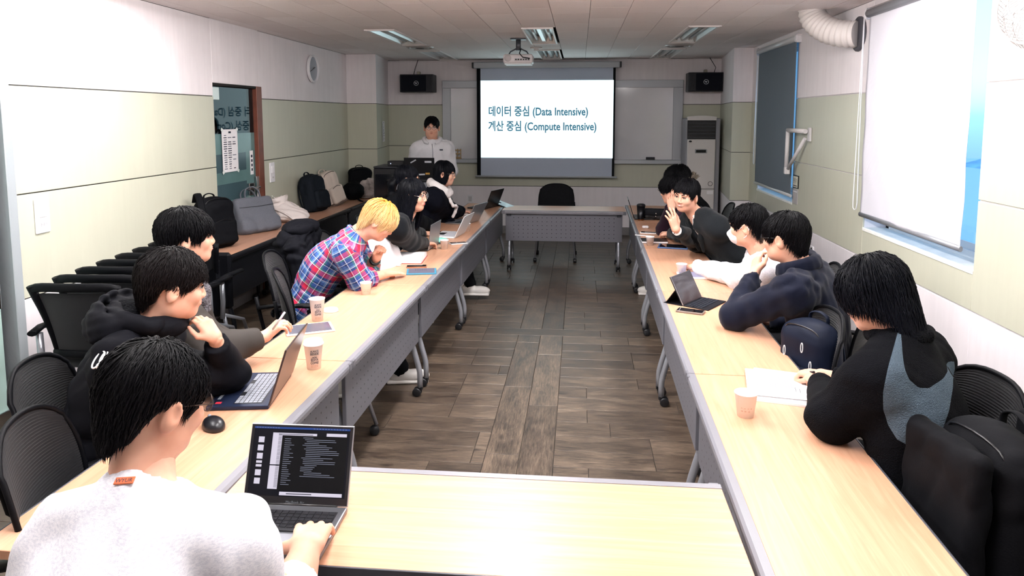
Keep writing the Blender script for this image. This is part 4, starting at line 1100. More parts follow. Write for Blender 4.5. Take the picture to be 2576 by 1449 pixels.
def laptop(label, hinge, yaw, w, d, open_deg, base_m, lid_m, keys=None, key_m=M_KEY, deck_m=None, screen=None, th=0.014, group='laptops on the tables', z=TZ):
    t = thing('laptop', label, 'laptop', (hinge[0], hinge[1], z), -math.radians(yaw), group)
    base = MB().box((0, d/2, th/2+0.001), (w, d, th), 0.004, seg=2).build('base', base_m, t, smooth=False)
    kb = MB().box((0, d*0.36, th+0.0012), (w*0.88, d*0.46, 0.0006)).build('keyboard_well', M_KEY if deck_m is None else deck_m, base, smooth=False)
    if keys:
        rows, cols = keys; kw, kd = w*0.86/cols, d*0.44/rows
        for rr in range(rows):
            if rr == rows-1:
                xs = [(-w*0.43+kw*(c+0.5), kw*0.86) for c in range(4)]+[(0.0, kw*5*0.95)]+[(w*0.43-kw*(c+0.5), kw*0.86) for c in range(4)]
            else: xs = [(-w*0.43+kw*(c+0.5), kw*0.86) for c in range(cols)]
            for x, ww in xs: key_obj(base, ww, kd*0.84, x, d*0.36-d*0.22+kd*(rr+0.5), th+0.0026, key_m)
    MB().box((0, d*0.79, th+0.0012), (w*0.36, d*0.34, 0.0008), 0.0).build('trackpad', mat('trackpad_'+base_m.name, '#8f929a' if base_m in (M_SILVER, M_SPACE) else '#232b44' if base_m is M_NAVYL else '#3a3b40', 0.3, 0.3), base, smooth=False)
    a = math.radians(open_deg); dy, dz = math.cos(a), math.sin(a)
    # lid frame: x across, y up the lid, z towards the screen side
    F = frame((0, 0, th), (1, 0, 0), (0, dy, dz), (0, dz, -dy))
    H = d*0.97
    lid = MB().box((0, H/2, -0.003), (w, H, 0.006), 0.0025, M=F, seg=2).build('lid', lid_m, t, smooth=False)
    MB().box((0, H/2, 0.0006), (w-0.006, H-0.006, 0.0016), 0.0, M=F).build('bezel', M_LIDBLACK, lid, smooth=False)
    MB().box((0, H*0.53, 0.0016), (w-0.022, H*0.86, 0.0008), 0.0, M=F).build('display', screen or M_SCR, lid, smooth=False)
    MB().tube([(-w*0.4, 0, th), (w*0.4, 0, th)], 0.005, 8).build('hinge', M_LIDBLACK, t)
    return t, F, H, lid

# silver laptop in the foreground
t, F, H, lid = laptop('silver laptop with a dark screen of notes, on the foreground table', (-0.786, 1.818), 179, 0.304, 0.222, 112, M_SPACE, M_SILVER, (6, 14), screen=emitm('screen_night', '#0b0c18', 0.6))
def scr(x0, y0, x1, y1, m, name='screen_panel', dz=0.0023):
    W, HH = 0.282, H*0.86; cx, cy = 0, H*0.53
    return MB().box((cx+((x0+x1)/2-0.5)*W*-1*-1, cy+(0.5-(y0+y1)/2)*HH, dz), (abs(x1-x0)*W, abs(y1-y0)*HH, 0.0003), M=F @ Matrix.Diagonal((-1, 1, 1, 1))).build(name, m, lid, smooth=False)
PAGE = emitm('screen_page', '#c9c3d2', 0.85); DIM = emitm('screen_text', '#8f93a6', 0.55); MENU = emitm('screen_menu', '#27488f', 0.7); LINEM = emitm('screen_ink', '#40424e', 0.5)
scr(0.0, 0.0, 1.0, 0.028, MENU, 'menu_bar')
scr(0.20, 0.085, 0.66, 0.13, PAGE, 'page'); scr(0.76, 0.075, 0.97, 0.13, PAGE, 'page'); scr(0.20, 0.13, 0.30, 0.55, PAGE, 'page'); scr(0.20, 0.565, 0.30, 0.90, PAGE, 'page'); scr(0.33, 0.935, 0.97, 0.985, PAGE, 'page')
scr(0.30, 0.12, 0.98, 0.92, emitm('screen_editor', '#08090f', 0.5), 'editor_window', 0.0026)
for k, y in enumerate((0.15, 0.27, 0.39, 0.50, 0.555, 0.63, 0.75)): scr(0.055, y, 0.115, y+(0.085 if k not in (3, 4) else 0.035), PAGE, 'thumbnail')
rr = random.Random(2); mb = MB(); mi = MB()
def bar(mb_, x0, y0, w_, h_=0.008, dz=0.0029):
    W, HH = 0.282, H*0.86
    mb_.box((((x0+w_/2)-0.5)*W, H*0.53+(0.5-y0)*HH, dz), (w_*W, h_*HH, 0.0002), M=F @ Matrix.Diagonal((-1, 1, 1, 1)))
y = 0.15
while y < 0.72: bar(mb, 0.52+rr.choice((0, 0.02, 0.04)), y, rr.uniform(0.08, 0.36)); y += 0.0265
y = 0.17
while y < 0.86: bar(mb, 0.33, y, rr.uniform(0.03, 0.11)); y += 0.03
for k in range(9): bar(mb, 0.02+k*0.028, 0.014, 0.018, dz=0.0027)
for k in range(12): bar(mb, 0.62+k*0.03, 0.014, 0.016, dz=0.0027)
tag(mb.build('screen_text', DIM, lid, smooth=False), kind='stuff')
y = 0.11
while y < 0.88: bar(mi, 0.262, y, 0.034, 0.006, 0.0027); y += 0.02
bar(mi, 0.26, 0.105, 0.36, 0.008, 0.0027); bar(mi, 0.40, 0.96, 0.26, 0.012, 0.0027)
tag(mi.build('page_text', LINEM, lid, smooth=False), kind='stuff')
lettering('lettering', 'MacBook Air', 0.010, F @ Matrix.Diagonal((-1, 1, 1, 1)) @ Matrix.Translation((0, 0.004, 0.0018)) @ Matrix.Diagonal((1, 1, 1, 1)), emitm('bezel_letter', '#b9bcc4', 0.3), lid, 'CENTER')

# dark blue laptop
t, F, H, lid = laptop('dark blue laptop turned towards the person in the hooded jacket', (-1.185, 2.645), -99, 0.357, 0.232, 108, M_NAVYL, M_LIDREFL, (6, 17), M_KEYG, th=0.016)
b_ = t.children[0]
MB().box((-0.145, 0.195, 0.0178), (0.018, 0.022, 0.0006)).build('red_sticker', mat('sticker_red', '#c03040', 0.4), b_, smooth=False)
MB().box((-0.145, 0.215, 0.0178), (0.018, 0.014, 0.0006)).build('black_sticker', M_LIDBLACK, b_, smooth=False)
MB().box((-0.085, 0.205, 0.0178), (0.05, 0.012, 0.0006)).build('grey_sticker', mat('sticker_grey', '#9aa0ac', 0.4), b_, smooth=False)
# computer mouse
mo = thing('computer_mouse', 'black computer mouse beside the dark blue laptop', 'mouse', (-1.285, 2.30, TZ), math.radians(50))
soft('shell', SDF().ell((0, 0, 0.008), (0.032, 0.056, 0.030)).ell((0, -0.01, 0.012), (0.03, 0.04, 0.026), k=0.02), 0.004, mat('mouse_black', '#15161c', 0.35), mo, cuts=(((0, 0, 0.001), (0, 0, -1), 0),))
MB().lathe([(0, -0.004), (0.007, -0.004), (0.007, 0.004), (0, 0.004)], 14, Mx((0, 0.03, 0.033), (0, math.pi/2, 0)), cap=False).build('wheel', M_KEYG, mo)

# paper cups
M_CUP = mat('paper_cup', '#fbfafb', 0.55); M_CUPLID = mat('cup_lid_white', '#f2f0f0', 0.35)
M_CUPINK = mat('cup_ink', '#454a58', 0.6); M_CUPRED = mat('cup_ink_red', '#b98a78', 0.6); M_CUPIN = mat('cup_inside', '#e9e4e0', 0.6)
def wrap(name, body, size, ang, z, rfun, m, parent, width=None, bold=0.0):
    me = text_mesh(body, size, 1.0, 'CENTER', width, bold)
    n = len(me.vertices); V = np.zeros(n*3, np.float32); me.vertices.foreach_get('co', V); V = V.reshape(-1, 3)
    if n == 0: return
    zz = z+V[:, 1]; rd = np.array([rfun(q) for q in zz])+0.0007; a = ang+V[:, 0]/rd
    W = np.stack([rd*np.cos(a), rd*np.sin(a), zz], 1); me.vertices.foreach_set('co', W.astype(np.float32).ravel()); me.update()
    return link_mesh(name, me, m, parent)
def paper_cup(label, p, h, rt, rb, text=False, lid=False, print_=True):
    t = thing('paper_cup', label, 'cup', (p[0], p[1], TZ), 0, 'paper cups on the tables')
    rf = lambda z: rb+(rt-rb)*min(1, max(0, z/h))
    b = MB().lathe([(rb-0.002, 0.004), (rb, 0.0), (rt, h-0.003), (rt+0.0025, h-0.002), (rt+0.0025, h+0.001), (rt-0.001, h), (rb-0.003, 0.008), (0, 0.008)], 32, cap=False).build('cup', M_CUP, t)
    ang = math.atan2(-p[1], -p[0])
    if text:
        for k, (w, s, wd) in enumerate((('ALWAYS', 0.013, 0.036), ('BESIDE', 0.016, 0.037), ('YOU', 0.009, 0.02), ('EDIYA', 0.017, 0.032), ('COFFEE', 0.014, 0.035))):
            wrap('cup_lettering', w, s, ang+0.1, h*0.74-k*0.0135, rf, M_CUPINK, b, wd, 0.0004)
        for k in range(2): wrap('cup_small_print', 'EDIYA COFFEE LAB', 0.005, ang+0.1, h*0.18-k*0.006, rf, M_CUPRED, b, 0.03)
    elif print_:
        wrap('cup_small_print', '- - - -', 0.012, ang+0.1, h*0.42, rf, M_CUPRED, b, rt*1.0); wrap('cup_small_print', '= = =', 0.010, ang, h*0.28, rf, M_CUPRED, b, rt*0.8)
    if lid:
        MB().lathe([(0, h+0.014), (rt-0.008, h+0.014), (rt-0.006, h+0.018), (rt-0.001, h+0.016), (rt+0.001, h+0.004), (rt+0.004, h+0.002), (rt+0.004, h-0.004), (rt+0.001, h-0.004)], 32, cap=False).build('lid', M_CUPLID, t)
    return t
paper_cup('tall open paper coffee cup behind the white tablet', at(799, 806, z=TZ), 0.122, 0.0405, 0.029, True)
paper_cup('tall lidded paper coffee cup behind the dark blue laptop', at(790, 926, z=TZ), 0.112, 0.0405, 0.029, True, True)
paper_cup('small white paper cup nearest the blond person', at(921, 740, z=TZ), 0.075, 0.035, 0.026)
paper_cup('small paper cup with an orange print beside the grey laptop', at(1118, 627, z=TZ), 0.078, 0.035, 0.026)
paper_cup('small paper cup behind the white laptop lid', at(1175, 582, z=TZ), 0.078, 0.035, 0.026)
paper_cup('paper cup beside the open printed papers', at(1875, 1046, z=TZ), 0.090, 0.040, 0.029)
paper_cup('small paper cup beside the black notebook', at(1635, 617, z=TZ), 0.075, 0.035, 0.026)
paper_cup('small paper cup behind the hand of the masked person', at(1714, 690, z=TZ), 0.075, 0.036, 0.027)
# loose coffee lid
p = at(832, 783, z=TZ)
cl = thing('cup_lid', 'white plastic coffee lid lying beside the tall open cup', 'cup lid', (p.x, p.y, TZ))
MB().lathe([(0.0, 0.012), (0.034, 0.012), (0.038, 0.016), (0.041, 0.012), (0.0435, 0.002), (0.042, 0.0), (0.039, 0.002), (0.036, 0.009), (0, 0.009)], 32, cap=False).build('shell', M_CUPLID, cl)
MB().box((0.02, 0, 0.0125), (0.012, 0.004, 0.001)).build('sip_hole', M_CUPINK, cl, smooth=False)

# tablets, phones, books
def slab(name, label, cat, loc, yaw, w, d, th, body, screen, border=0.008, group=None, z=TZ):
    t = thing(name, label, cat, (loc[0], loc[1], z), -math.radians(yaw), group)
    MB().box((0, 0, th/2), (w, d, th), min(0.004, th*0.4), seg=2).build('case', body, t, smooth=False)
    MB().box((0, 0, th+0.0003), (w-2*border, d-2*border*1.4, 0.0008)).build('display', screen, t, smooth=False)
    return t
M_TABW = mat('tablet_white', '#e8e7ea', 0.3); M_GLASSG = mat('display_glass', '#5a5a66', 0.05, spec=0.7); M_GLASSD = mat('display_dark', '#0c0d14', 0.05, spec=0.7)
slab('tablet', 'white tablet with home bar lying before the tall cups', 'tablet', (-1.385, 3.46), 62, 0.17, 0.24, 0.009, M_TABW, M_GLASSG, 0.010, 'tablets lying on tables')
t = slab('tablet', 'blue cased tablet under the hand of the blond person', 'tablet', (-1.105, 4.85), 78, 0.17, 0.21, 0.012, mat('case_teal', '#3a7f9c', 0.5), emitm('tab_lilac', '#b7aec8', 0.45), 0.010, 'tablets lying on tables')
for k in range(7): MB().box((-0.03+0.0*k, 0.03-0.012*k, 0.0136), (0.075, 0.003, 0.0004)).build('text_line', M_CUPINK, t, smooth=False)
t = slab('tablet', 'white tablet with a lilac page beside the masked person', 'tablet', (0.80, 4.90), -90, 0.18, 0.22, 0.014, M_TABW, emitm('tab_lilac2', '#c9bfe0', 0.7), 0.008, 'tablets lying on tables')
slab('tablet', 'blue tablet beneath the hand of the smiling person', 'tablet', (0.80, 6.00), -78, 0.17, 0.25, 0.012, mat('case_blue', '#3c5a8c', 0.4), M_GLASSD, 0.010, 'tablets lying on tables')
slab('smartphone', 'black smartphone in a clear case beside the keyboard tablet', 'phone', (0.635, 3.98), -68, 0.072, 0.152, 0.012, mat('phone_case_clear', '#7d726c', 0.15, spec=0.6), M_GLASSD, 0.004, 'phones on the tables')
slab('smartphone', 'black smartphone between the open book and the blue tablet', 'phone', (-1.18, 5.02), 80, 0.072, 0.15, 0.010, mat('phone_copper', '#a06a50', 0.3, 0.5), M_GLASSD, 0.004, 'phones on the tables')
slab('smartphone', 'black phone lying beside the white laptop', 'phone', (-1.30, 6.55), 85, 0.072, 0.15, 0.009, M_BLACK, M_GLASSD, 0.004, 'phones on the tables')
slab('smartphone', 'dark phone beneath the mint pouch', 'phone', (-1.26, 5.98), 80, 0.075, 0.18, 0.009, M_BLACK, M_GLASSD, 0.004, 'phones on the tables')
slab('smartphone', 'white edged phone right of the mint pouch', 'phone', (-1.04, 6.00), 60, 0.075, 0.15, 0.009, M_TABW, M_GLASSD, 0.004, 'phones on the tables')
slab('smartphone', 'phone with a white case by the raised hand', 'phone', (0.66, 6.72), -80, 0.075, 0.15, 0.009, M_TABW, M_GLASSD, 0.004, 'phones on the tables')
t = thing('pouch', 'mint green soft pouch beside the grey laptop', 'pouch', (-1.20, 6.02, TZ+0.0102))
soft('cloth', SDF().ell((0, 0, 0.012), (0.07, 0.05, 0.024)), 0.006, mat('mint_cloth', '#86cfc0', 0.8), t, folds(4, 0.004, 0.05), cuts=(((0, 0, 0.001), (0, 0, -1), 0),))
t = thing('notebook', 'black hardcover notebook on the right row', 'notebook', (0.665, 6.25, TZ), 0)
MB().box((0, 0, 0.010), (0.22, 0.16, 0.014)).build('pages', M_PAPER, t, smooth=False)
MB().box((0, 0, 0.0187), (0.226, 0.166, 0.003), 0.001).build('cover', M_LIDBLACK, t, smooth=False)
MB().box((0, 0, 0.0015), (0.226, 0.166, 0.003), 0.001).build('back_cover', M_LIDBLACK, t, smooth=False)
# thick open book of the blond person
t = thing('open_book', 'thick open book with white pages before the blond person', 'book', (-1.30, 5.28, TZ), math.radians(4))
def page(u, v, s):
    x = -0.16+0.32*v; y = s*(0.004+0.145*u)
    return (x, y, 0.040*(1-0.35*u)*math.sin(math.pi*min(1, 0.35+u*0.65))**0.5+0.004)
for s_ in (1, -1):
    b = MB()
    P = [(0.002, 0.004), (0.012, 0.040), (0.05, 0.050), (0.10, 0.044), (0.145, 0.034), (0.150, 0.004)]
    b.prism([(s_*x, z) for x, z in (P if s_ > 0 else P[::-1])], 0.235, frame((-0.12, 0, 0), (0, 1, 0), (0, 0, 1), (1, 0, 0)))
    b.build('page_block', M_PAPER, t, smooth=False)
MB().box((0, 0, 0.002), (0.245, 0.315, 0.004), 0.001).build('cover', mat('book_cover', '#a9524d', 0.5), t, smooth=False)
t = thing('pen', 'thin silver pen lying before the open book', 'pen', (-1.37, 5.04, TZ), math.radians(-4))
MB().tube([(-0.07, 0, 0.005), (0.06, 0, 0.005)], 0.0045, 10).build('barrel', mat('pen_white', '#d8d6da', 0.3), t)
MB().tube([(0.06, 0, 0.005), (0.073, 0, 0.0045)], [0.0045, 0.001], 10).build('tip', M_STEEL, t)
# laptops along the left row
laptop('grey laptop with raised lid beyond the open book', (-1.215, 5.78), -86, 0.31, 0.215, 97, M_SPACE, M_SILVER, None, th=0.013)
laptop('white laptop typed on by the long haired person', (-1.095, 6.40), -82, 0.32, 0.22, 116, M_WLAP, M_WLAP, None, deck_m=mat('keys_pale', '#c6c9d0', 0.5))
laptop('silver laptop with a blue reflection in its screen beside the white tumbler', (-1.10, 7.20), -73, 0.33, 0.23, 118, M_SILVER, M_SILVER, None, screen=emitm('screen_blue_reflection', '#3b4c78', 0.5))  # blue reflection painted as a faint glow of the display
laptop('black laptop standing open at the far end of the left row', (-1.05, 8.42), -70, 0.34, 0.24, 112, M_LIDBLACK, M_LIDBLACK, None)
laptop('thin black laptop seen edge on in the far right row', (0.60, 7.75), 92, 0.32, 0.22, 108, M_LIDBLACK, M_LIDBLACK, None)
t = slab('tablet', 'pale tablet propped on its folded case at the far left corner', 'tablet', (-0.93, 8.62), -60, 0.18, 0.25, 0.008, M_LIDBLACK, mat('tablet_pale_glass', '#9fb4c0', 0.1), 0.008, 'tablets lying on tables', TZ+0.02)
t.rotation_euler = (math.radians(14), 0, math.radians(60))
MB().prism([(-0.12, -0.022), (0.12, -0.022), (0.0, 0.028)], 0.02, Mx((0, 0.06, -0.012), (math.pi/2, 0, 0))).build('folded_stand', M_LIDBLACK, t, smooth=False)
# white tumbler, cables
p = at(1128, 549, z=TZ)
t = thing('tumbler', 'tall white tumbler with a dark lid in the far left row', 'tumbler', (p.x, p.y, TZ))
MB().lathe([(0, 0), (0.034, 0), (0.036, 0.004), (0.038, 0.13), (0.046, 0.15), (0.047, 0.20), (0.0, 0.20)], 28, cap=False).build('body', mat('tumbler_white', '#dcdadd', 0.35), t)
MB().lathe([(0, 0.225), (0.040, 0.222), (0.046, 0.215), (0.048, 0.2005), (0, 0.2005)], 28, cap=False).build('lid', mat('tumbler_lid', '#1f2228', 0.3), t)
t = thing('charging_cable', 'tangled white charging cable beside the white tumbler', 'cable', (-1.24, 7.66, TZ))
rg = random.Random(9); pts = []
for k in range(90):
    a = k*0.42; rr_ = 0.06+0.05*math.sin(k*0.19); pts.append((0.0+rr_*math.cos(a)+0.03*math.sin(k*0.07), rr_*math.sin(a)*0.8+0.02*math.cos(k*0.11), 0.006+0.035*abs(math.sin(k*0.23))))
MB().tube(pts, 0.003, 6).build('cord', M_PLASTIC_W, t)
MB().box((0.10, -0.02, 0.022), (0.055, 0.055, 0.028), 0.006, seg=2).build('adapter', M_PLASTIC_W, t, smooth=False)
# black tumbler and pencil case on the far right
p = at(1612, 554, z=TZ)
t = thing('tumbler', 'tall black tumbler with a black lid in the far right row', 'tumbler', (p.x, p.y, TZ))
MB().lathe([(0, 0), (0.033, 0), (0.034, 0.006), (0.044, 0.15), (0, 0.15)], 28, cap=False).build('body', mat('tumbler_black', '#17181d', 0.25, 0.5), t)
MB().lathe([(0.0335, 0.001), (0.0345, 0.012)], 28, cap=False).build('base_ring', mat('copper', '#a06b45', 0.3, 0.9), t)
MB().lathe([(0, 0.178), (0.03, 0.178), (0.040, 0.172), (0.046, 0.165), (0.047, 0.1505), (0, 0.1505)], 28, cap=False).build('lid', M_BLACK, t)
t = thing('pouch', 'dark flapped bag with two snap buttons on the far right table', 'bag', (0.86, 7.64, TZ), math.radians(-8))
soft('body', SDF().rbox((0, 0, 0.055), (0.17, 0.07, 0.054), 0.03), 0.009, M_LIDBLACK, t, folds(3, 0.004, 0.08))
soft('flap', SDF().rbox((0, -0.035, 0.085), (0.165, 0.05, 0.035), 0.02), 0.008, mat('bag_charcoal', '#17191e', 0.6), t, folds(6, 0.003, 0.08))
for x, z in ((-0.03, 0.075), (-0.032, 0.045)): MB().lathe([(0, 0.003), (0.006, 0.002), (0.007, 0)], 12, Matrix.Translation((x, -0.088, z)) @ FY, cap=False).build('snap_button', M_STEEL, t)
# tablet with keyboard on the right row
t = thing('keyboard_tablet', 'tablet standing in a black keyboard case on the right row', 'tablet', (0.675, 4.21, TZ), math.radians(-124))
KW, KD = 0.252, 0.155
MB().box((0, 0.085, 0.004), (KW, KD, 0.007), 0.002).build('keyboard_base', mat('folio_black', '#16171c', 0.55), t, smooth=False)
for rr_ in range(5):
    for c in range(13): key_obj(t, 0.0155, 0.0155, -0.111+0.0185*c, 0.035+0.0195*rr_, 0.0085, mat('folio_key', '#23262e', 0.6))
MB().box((0, -0.06, 0.002), (KW, 0.12, 0.003), 0.001).build('case_foot', MATS['folio_black'], t, smooth=False)
ca, sa = math.cos(math.radians(118)), math.sin(math.radians(118))
FK = frame((0, 0.01, 0.006), (1, 0, 0), (0, ca, sa), (0, sa, -ca))
tb = MB().box((0, 0.09, -0.004), (0.25, 0.178, 0.0075), 0.003, M=FK, seg=2).build('tablet_body', M_SILVER, t, smooth=False)
MB().box((0, 0.09, 0.0003), (0.246, 0.174, 0.0012), M=FK).build('display', mat('display_mirror', '#221e26', 0.04, spec=0.8), tb, smooth=False)
MB().box((0, 0.09, -0.0095), (0.252, 0.18, 0.003), 0.001, M=FK).build('rear_cover', MATS['folio_black'], tb, smooth=False)
cb, sb = math.cos(math.radians(55)), math.sin(math.radians(55))
MB().box((0, 0.05, 0.0), (0.25, 0.105, 0.003), M=frame((0, -0.105, 0.003), (1, 0, 0), (0, cb, sb), (0, -sb, cb))).build('kickstand', MATS['folio_black'], t, smooth=False)
# printed papers
t = thing('paper_stack', 'open stack of printed papers under the writing hand', 'papers', (0.805, 2.86, TZ), math.radians(-14))
for k, (dx, dy, a, zz, thk) in enumerate(((0.0, -0.01, 0.0, 0.004, 0.008), (-0.004, 0.01, 0.03, 0.0105, 0.005), (0.012, 0.035, -0.05, 0.0142, 0.0024), (-0.008, 0.015, 0.06, 0.0168, 0.0024))):
    MB().box((dx, dy, zz), (0.215, 0.295, thk), 0.0, rz=a).build('sheet', M_PAPER, t, smooth=False)
mb = MB(); r_ = random.Random(6)
for k in range(14): mb.box((-0.075+0.010*k, 0.03, 0.0183), (0.0022, r_.uniform(0.09, 0.16), 0.0003), rz=0.06)
for k in range(6): mb.box((-0.085+0.006*k, 0.13, 0.0183), (0.0018, 0.05, 0.0003), rz=0.06)
tag(mb.build('printed_text', M_INKG, t, smooth=False), kind='stuff')
for k in range(2): MB().box((0.072+0.016*k, -0.03-0.01*k, 0.0184), (0.002, 0.05-0.01*k, 0.0004), rz=0.06).build('printed_rule', M_INK, t, smooth=False)
# small white items under the raised hand
t = thing('stylus', 'white stylus lying by the pale tablet on the right row', 'stylus', (0.60, 6.55, TZ), math.radians(-20))
MB().tube([(-0.08, 0, 0.005), (0.07, 0, 0.005)], 0.0045, 10).build('barrel', M_PLASTIC_W, t)
MB().tube([(0.07, 0, 0.005), (0.083, 0, 0.005)], [0.0045, 0.001], 10).build('tip', M_PLASTIC_W, t)
t = thing('earphone_case', 'small white rounded earphone case near the black tumbler', 'case', (0.66, 7.02, TZ))
soft('shell', SDF().rbox((0, 0, 0.013), (0.032, 0.024, 0.0125), 0.012), 0.004, M_PLASTIC_W, t)
MB().box((0, -0.0238, 0.013), (0.004, 0.002, 0.004)).build('led', M_INKG, t, smooth=False)

# ================================================================== lectern corner
a, b = at(1030, 440, y=8.15), at(1096, 440, y=8.15)
lx = (a.x+b.x)/2-0.02; LW = 0.62
t = thing('lectern', 'grey perforated lectern in front of the presenter', 'lectern', (lx-0.06, 8.2, 0))
MB().box((0, 0.0, 1.085), (LW, 0.42, 0.03), 0.006).build('top', M_BLACK, t, smooth=False)
MB().box((0, -0.17, 0.60), (LW-0.04, 0.02, 0.93), 0.004).build('front_panel', mat('lectern_grey', '#7d7f86', 0.45), t, smooth=False)
for k in range(8):
    for j in range(3): MB().lathe([(0, 0.001), (0.006, 0.001), (0.006, 0)], 8, Matrix.Translation((-0.24+0.068*k, -0.1815, 0.98-0.07*j)) @ FY, cap=False).build('panel_hole', M_BLACK, t)
for sx in (-1, 1):
    MB().box((sx*(LW/2-0.02), 0, 0.56), (0.03, 0.38, 1.02), 0.004).build('side_panel', M_BLACK, t, smooth=False)
    MB().box((sx*(LW/2-0.05), 0, 0.025), (0.08, 0.46, 0.05), 0.01).build('foot', M_BLACK, t, smooth=False)
t2, F, H, lid = laptop('black laptop with stickers open on the lectern', (lx, 8.10), 0, 0.36, 0.24, 98, M_LIDBLACK, M_LIDBLACK, None, z=1.10)
MS = mat('sticker_white', '#b9bcc4', 0.5)
for x, y, w_, h_, a_ in ((-0.07, 0.19, 0.075, 0.014, 0.5), (0.105, 0.185, 0.08, 0.022, 0.0), (0.02, 0.035, 0.085, 0.018, 0.05), (0.095, 0.045, 0.05, 0.022, 0.0)):
    MB().box((0, 0, 0), (w_, h_, 0.001), M=F @ Matrix.Translation((x, y, -0.0068)) @ Matrix.Rotation(a_, 4, 'Z')).build('lid_sticker', MS if x < 0.09 or y > 0.1 else mat('sticker_orange', '#b5893f', 0.5), lid, smooth=False)
p = at(1000, 412, y=8.2)
t = thing('equipment_cabinet', 'black equipment cabinet left of the lectern', 'cabinet', (p.x-0.06, 8.35, 0))
MB().span((-0.22, -0.2, 0.04), (0.2, 0.25, p.z-0.05), 0.01).build('case', M_BLACK, t, smooth=False)
MB().span((-0.20, -0.21, 0.3), (0.18, -0.2, p.z-0.12), 0.003).build('front_door', mat('cabinet_glass', '#14161b', 0.1), t, smooth=False)
MB().span((-0.22, -0.2, p.z-0.05), (0.2, 0.25, p.z-0.03), 0.004).build('top', mat('cab_top', '#2a2c32', 0.4), t, smooth=False)
t = thing('microphone_receiver', 'small black receiver box on the equipment cabinet', 'receiver', (p.x-0.03, 8.3, p.z-0.03))
MB().box((0, 0, 0.03), (0.20, 0.14, 0.06), 0.006).build('case', M_BLACK, t, smooth=False)
MB().lathe([(0, 0.002), (0.006, 0.002), (0.006, 0)], 10, Matrix.Translation((-0.06, -0.071, 0.03)) @ FY, cap=False).build('led', emitm('led_white', '#cfd8ff', 1.0), t)

# ================================================================== bags
def strap(parent, pts, w, m, th=0.10, name='strap'):
    return MB().tube(pts, w, 8, flat=(th, 1.0)).build(name, m, parent)
def smoothpts(P, n=6):
    P = [np.array(p, float) for p in P]; out = []
    for i in range(len(P)-1):
        p0, p1, p2, p3 = P[max(i-1, 0)], P[i], P[i+1], P[min(i+2, len(P)-1)]
        for k in range(n):
            t = k/n; out.append(tuple(0.5*((2*p1)+(-p0+p2)*t+(2*p0-5*p1+4*p2-p3)*t*t+(-p0+3*p1-3*p2+p3)*t**3)))
    out.append(tuple(P[-1])); return out
def backpack(label, loc, yaw, w, d, h, m, lean=0.0, tilt=0.0, pocket=True, seed=1, name='backpack', straps=True, m2=None, group='bags left on tables and chairs', hv=0.009):
    """yaw = direction the front pocket faces; lean tips the top backwards, tilt sideways"""
    t = thing(name, label, 'bag', loc, 0, group)
    t.rotation_euler = Euler((lean, tilt, -math.radians(yaw)+math.pi), 'XYZ')
    s = SDF().rbox((0, 0, h*0.46), (w/2, d/2, h*0.46), min(w, d)*0.36).ell((0, 0.0, h*0.86), (w*0.42, d*0.42, h*0.14), k=0.06)
    soft('body', s, hv, m, t, folds(seed, 0.007, 0.12))
    if pocket:
        pk = soft('front_pocket', SDF().rbox((0, -d/2-0.005, h*0.30), (w*0.40, 0.035, h*0.24), 0.03), hv, m2 or m, t, folds(seed+3, 0.004, 0.08))
        MB().tube(smoothpts([(-w*0.36, -d/2-0.03, h*0.48), (0, -d/2-0.042, h*0.545), (w*0.36, -d/2-0.03, h*0.48)]), 0.003, 6).build('zipper', mat('zip_black', '#0a0a0d', 0.3), pk)
    MB().tube(smoothpts([(-w*0.40, -d*0.30, h*0.70), (-w*0.30, -d*0.42, h*0.93), (w*0.30, -d*0.42, h*0.93), (w*0.40, -d*0.30, h*0.70)]), 0.0035, 6).build('main_zipper', mat('zip_black', '#0a0a0d', 0.3), t)
    strap(t, smoothpts([(-0.05, d*0.25, h*0.95), (-0.045, d*0.25, h*1.04), (0, d*0.25, h*1.075), (0.045, d*0.25, h*1.04), (0.05, d*0.25, h*0.95)]), 0.012, m2 or m, 0.4, 'handle')
    if straps:
        for sx in (-1, 1): strap(t, smoothpts([(sx*w*0.2, d*0.46, h*0.93), (sx*w*0.30, d*0.64, h*0.75), (sx*w*0.36, d*0.66, h*0.45), (sx*w*0.40, d*0.5, h*0.08)]), 0.028, m2 or m, 0.22)
    return t
M_BAGB = mat('bag_black', '#08090d', 0.75, bump=(200, 0.15, 0.003)); M_BAGD = mat('bag_slate', '#161b22', 0.8, bump=(200, 0.15, 0.003)); M_BAGG = heather2 = mat('bag_grey', '#5a5d65', 0.85, mott=(180, 0.15), bump=(300, 0.15, 0.002))
M_BAGW = mat('bag_offwhite', '#d8cfcb', 0.7); M_BAGN = mat('bag_navy', '#111726', 0.55, bump=(200, 0.1, 0.002)); M_BAGBE = mat('bag_beige', '#c9bcb0', 0.75)
# on the side tables
b1 = backpack('black backpack with dangling strap on the near end of the side table', (-3.02, 5.62, TZ), 115, 0.32, 0.17, 0.43, M_BAGB, lean=-0.12, seed=2)
strap(b1, smoothpts([(-0.10, 0.09, 0.40), (-0.15, -0.02, 0.47), (-0.20, -0.12, 0.38), (-0.215, -0.16, 0.22), (-0.22, -0.20, 0.09), (-0.225, -0.22, 0.02)]), 0.028, M_BAGB, 0.2, 'loose_strap')
t = thing('laptop_bag', 'grey fabric laptop bag leaning against the far glass door', 'bag', (-3.03, 6.42, TZ+0.012), 0, 'bags left on tables and chairs')
t.rotation_euler = Euler((-0.36, 0.0, -math.radians(118)+math.pi), 'XYZ')
soft('body', SDF().rbox((0, 0, 0.165), (0.205, 0.055, 0.165), 0.035).rbox((0, -0.005, 0.06), (0.215, 0.072, 0.06), 0.03, k=0.05), 0.009, M_BAGG, t, folds(3, 0.005, 0.14))
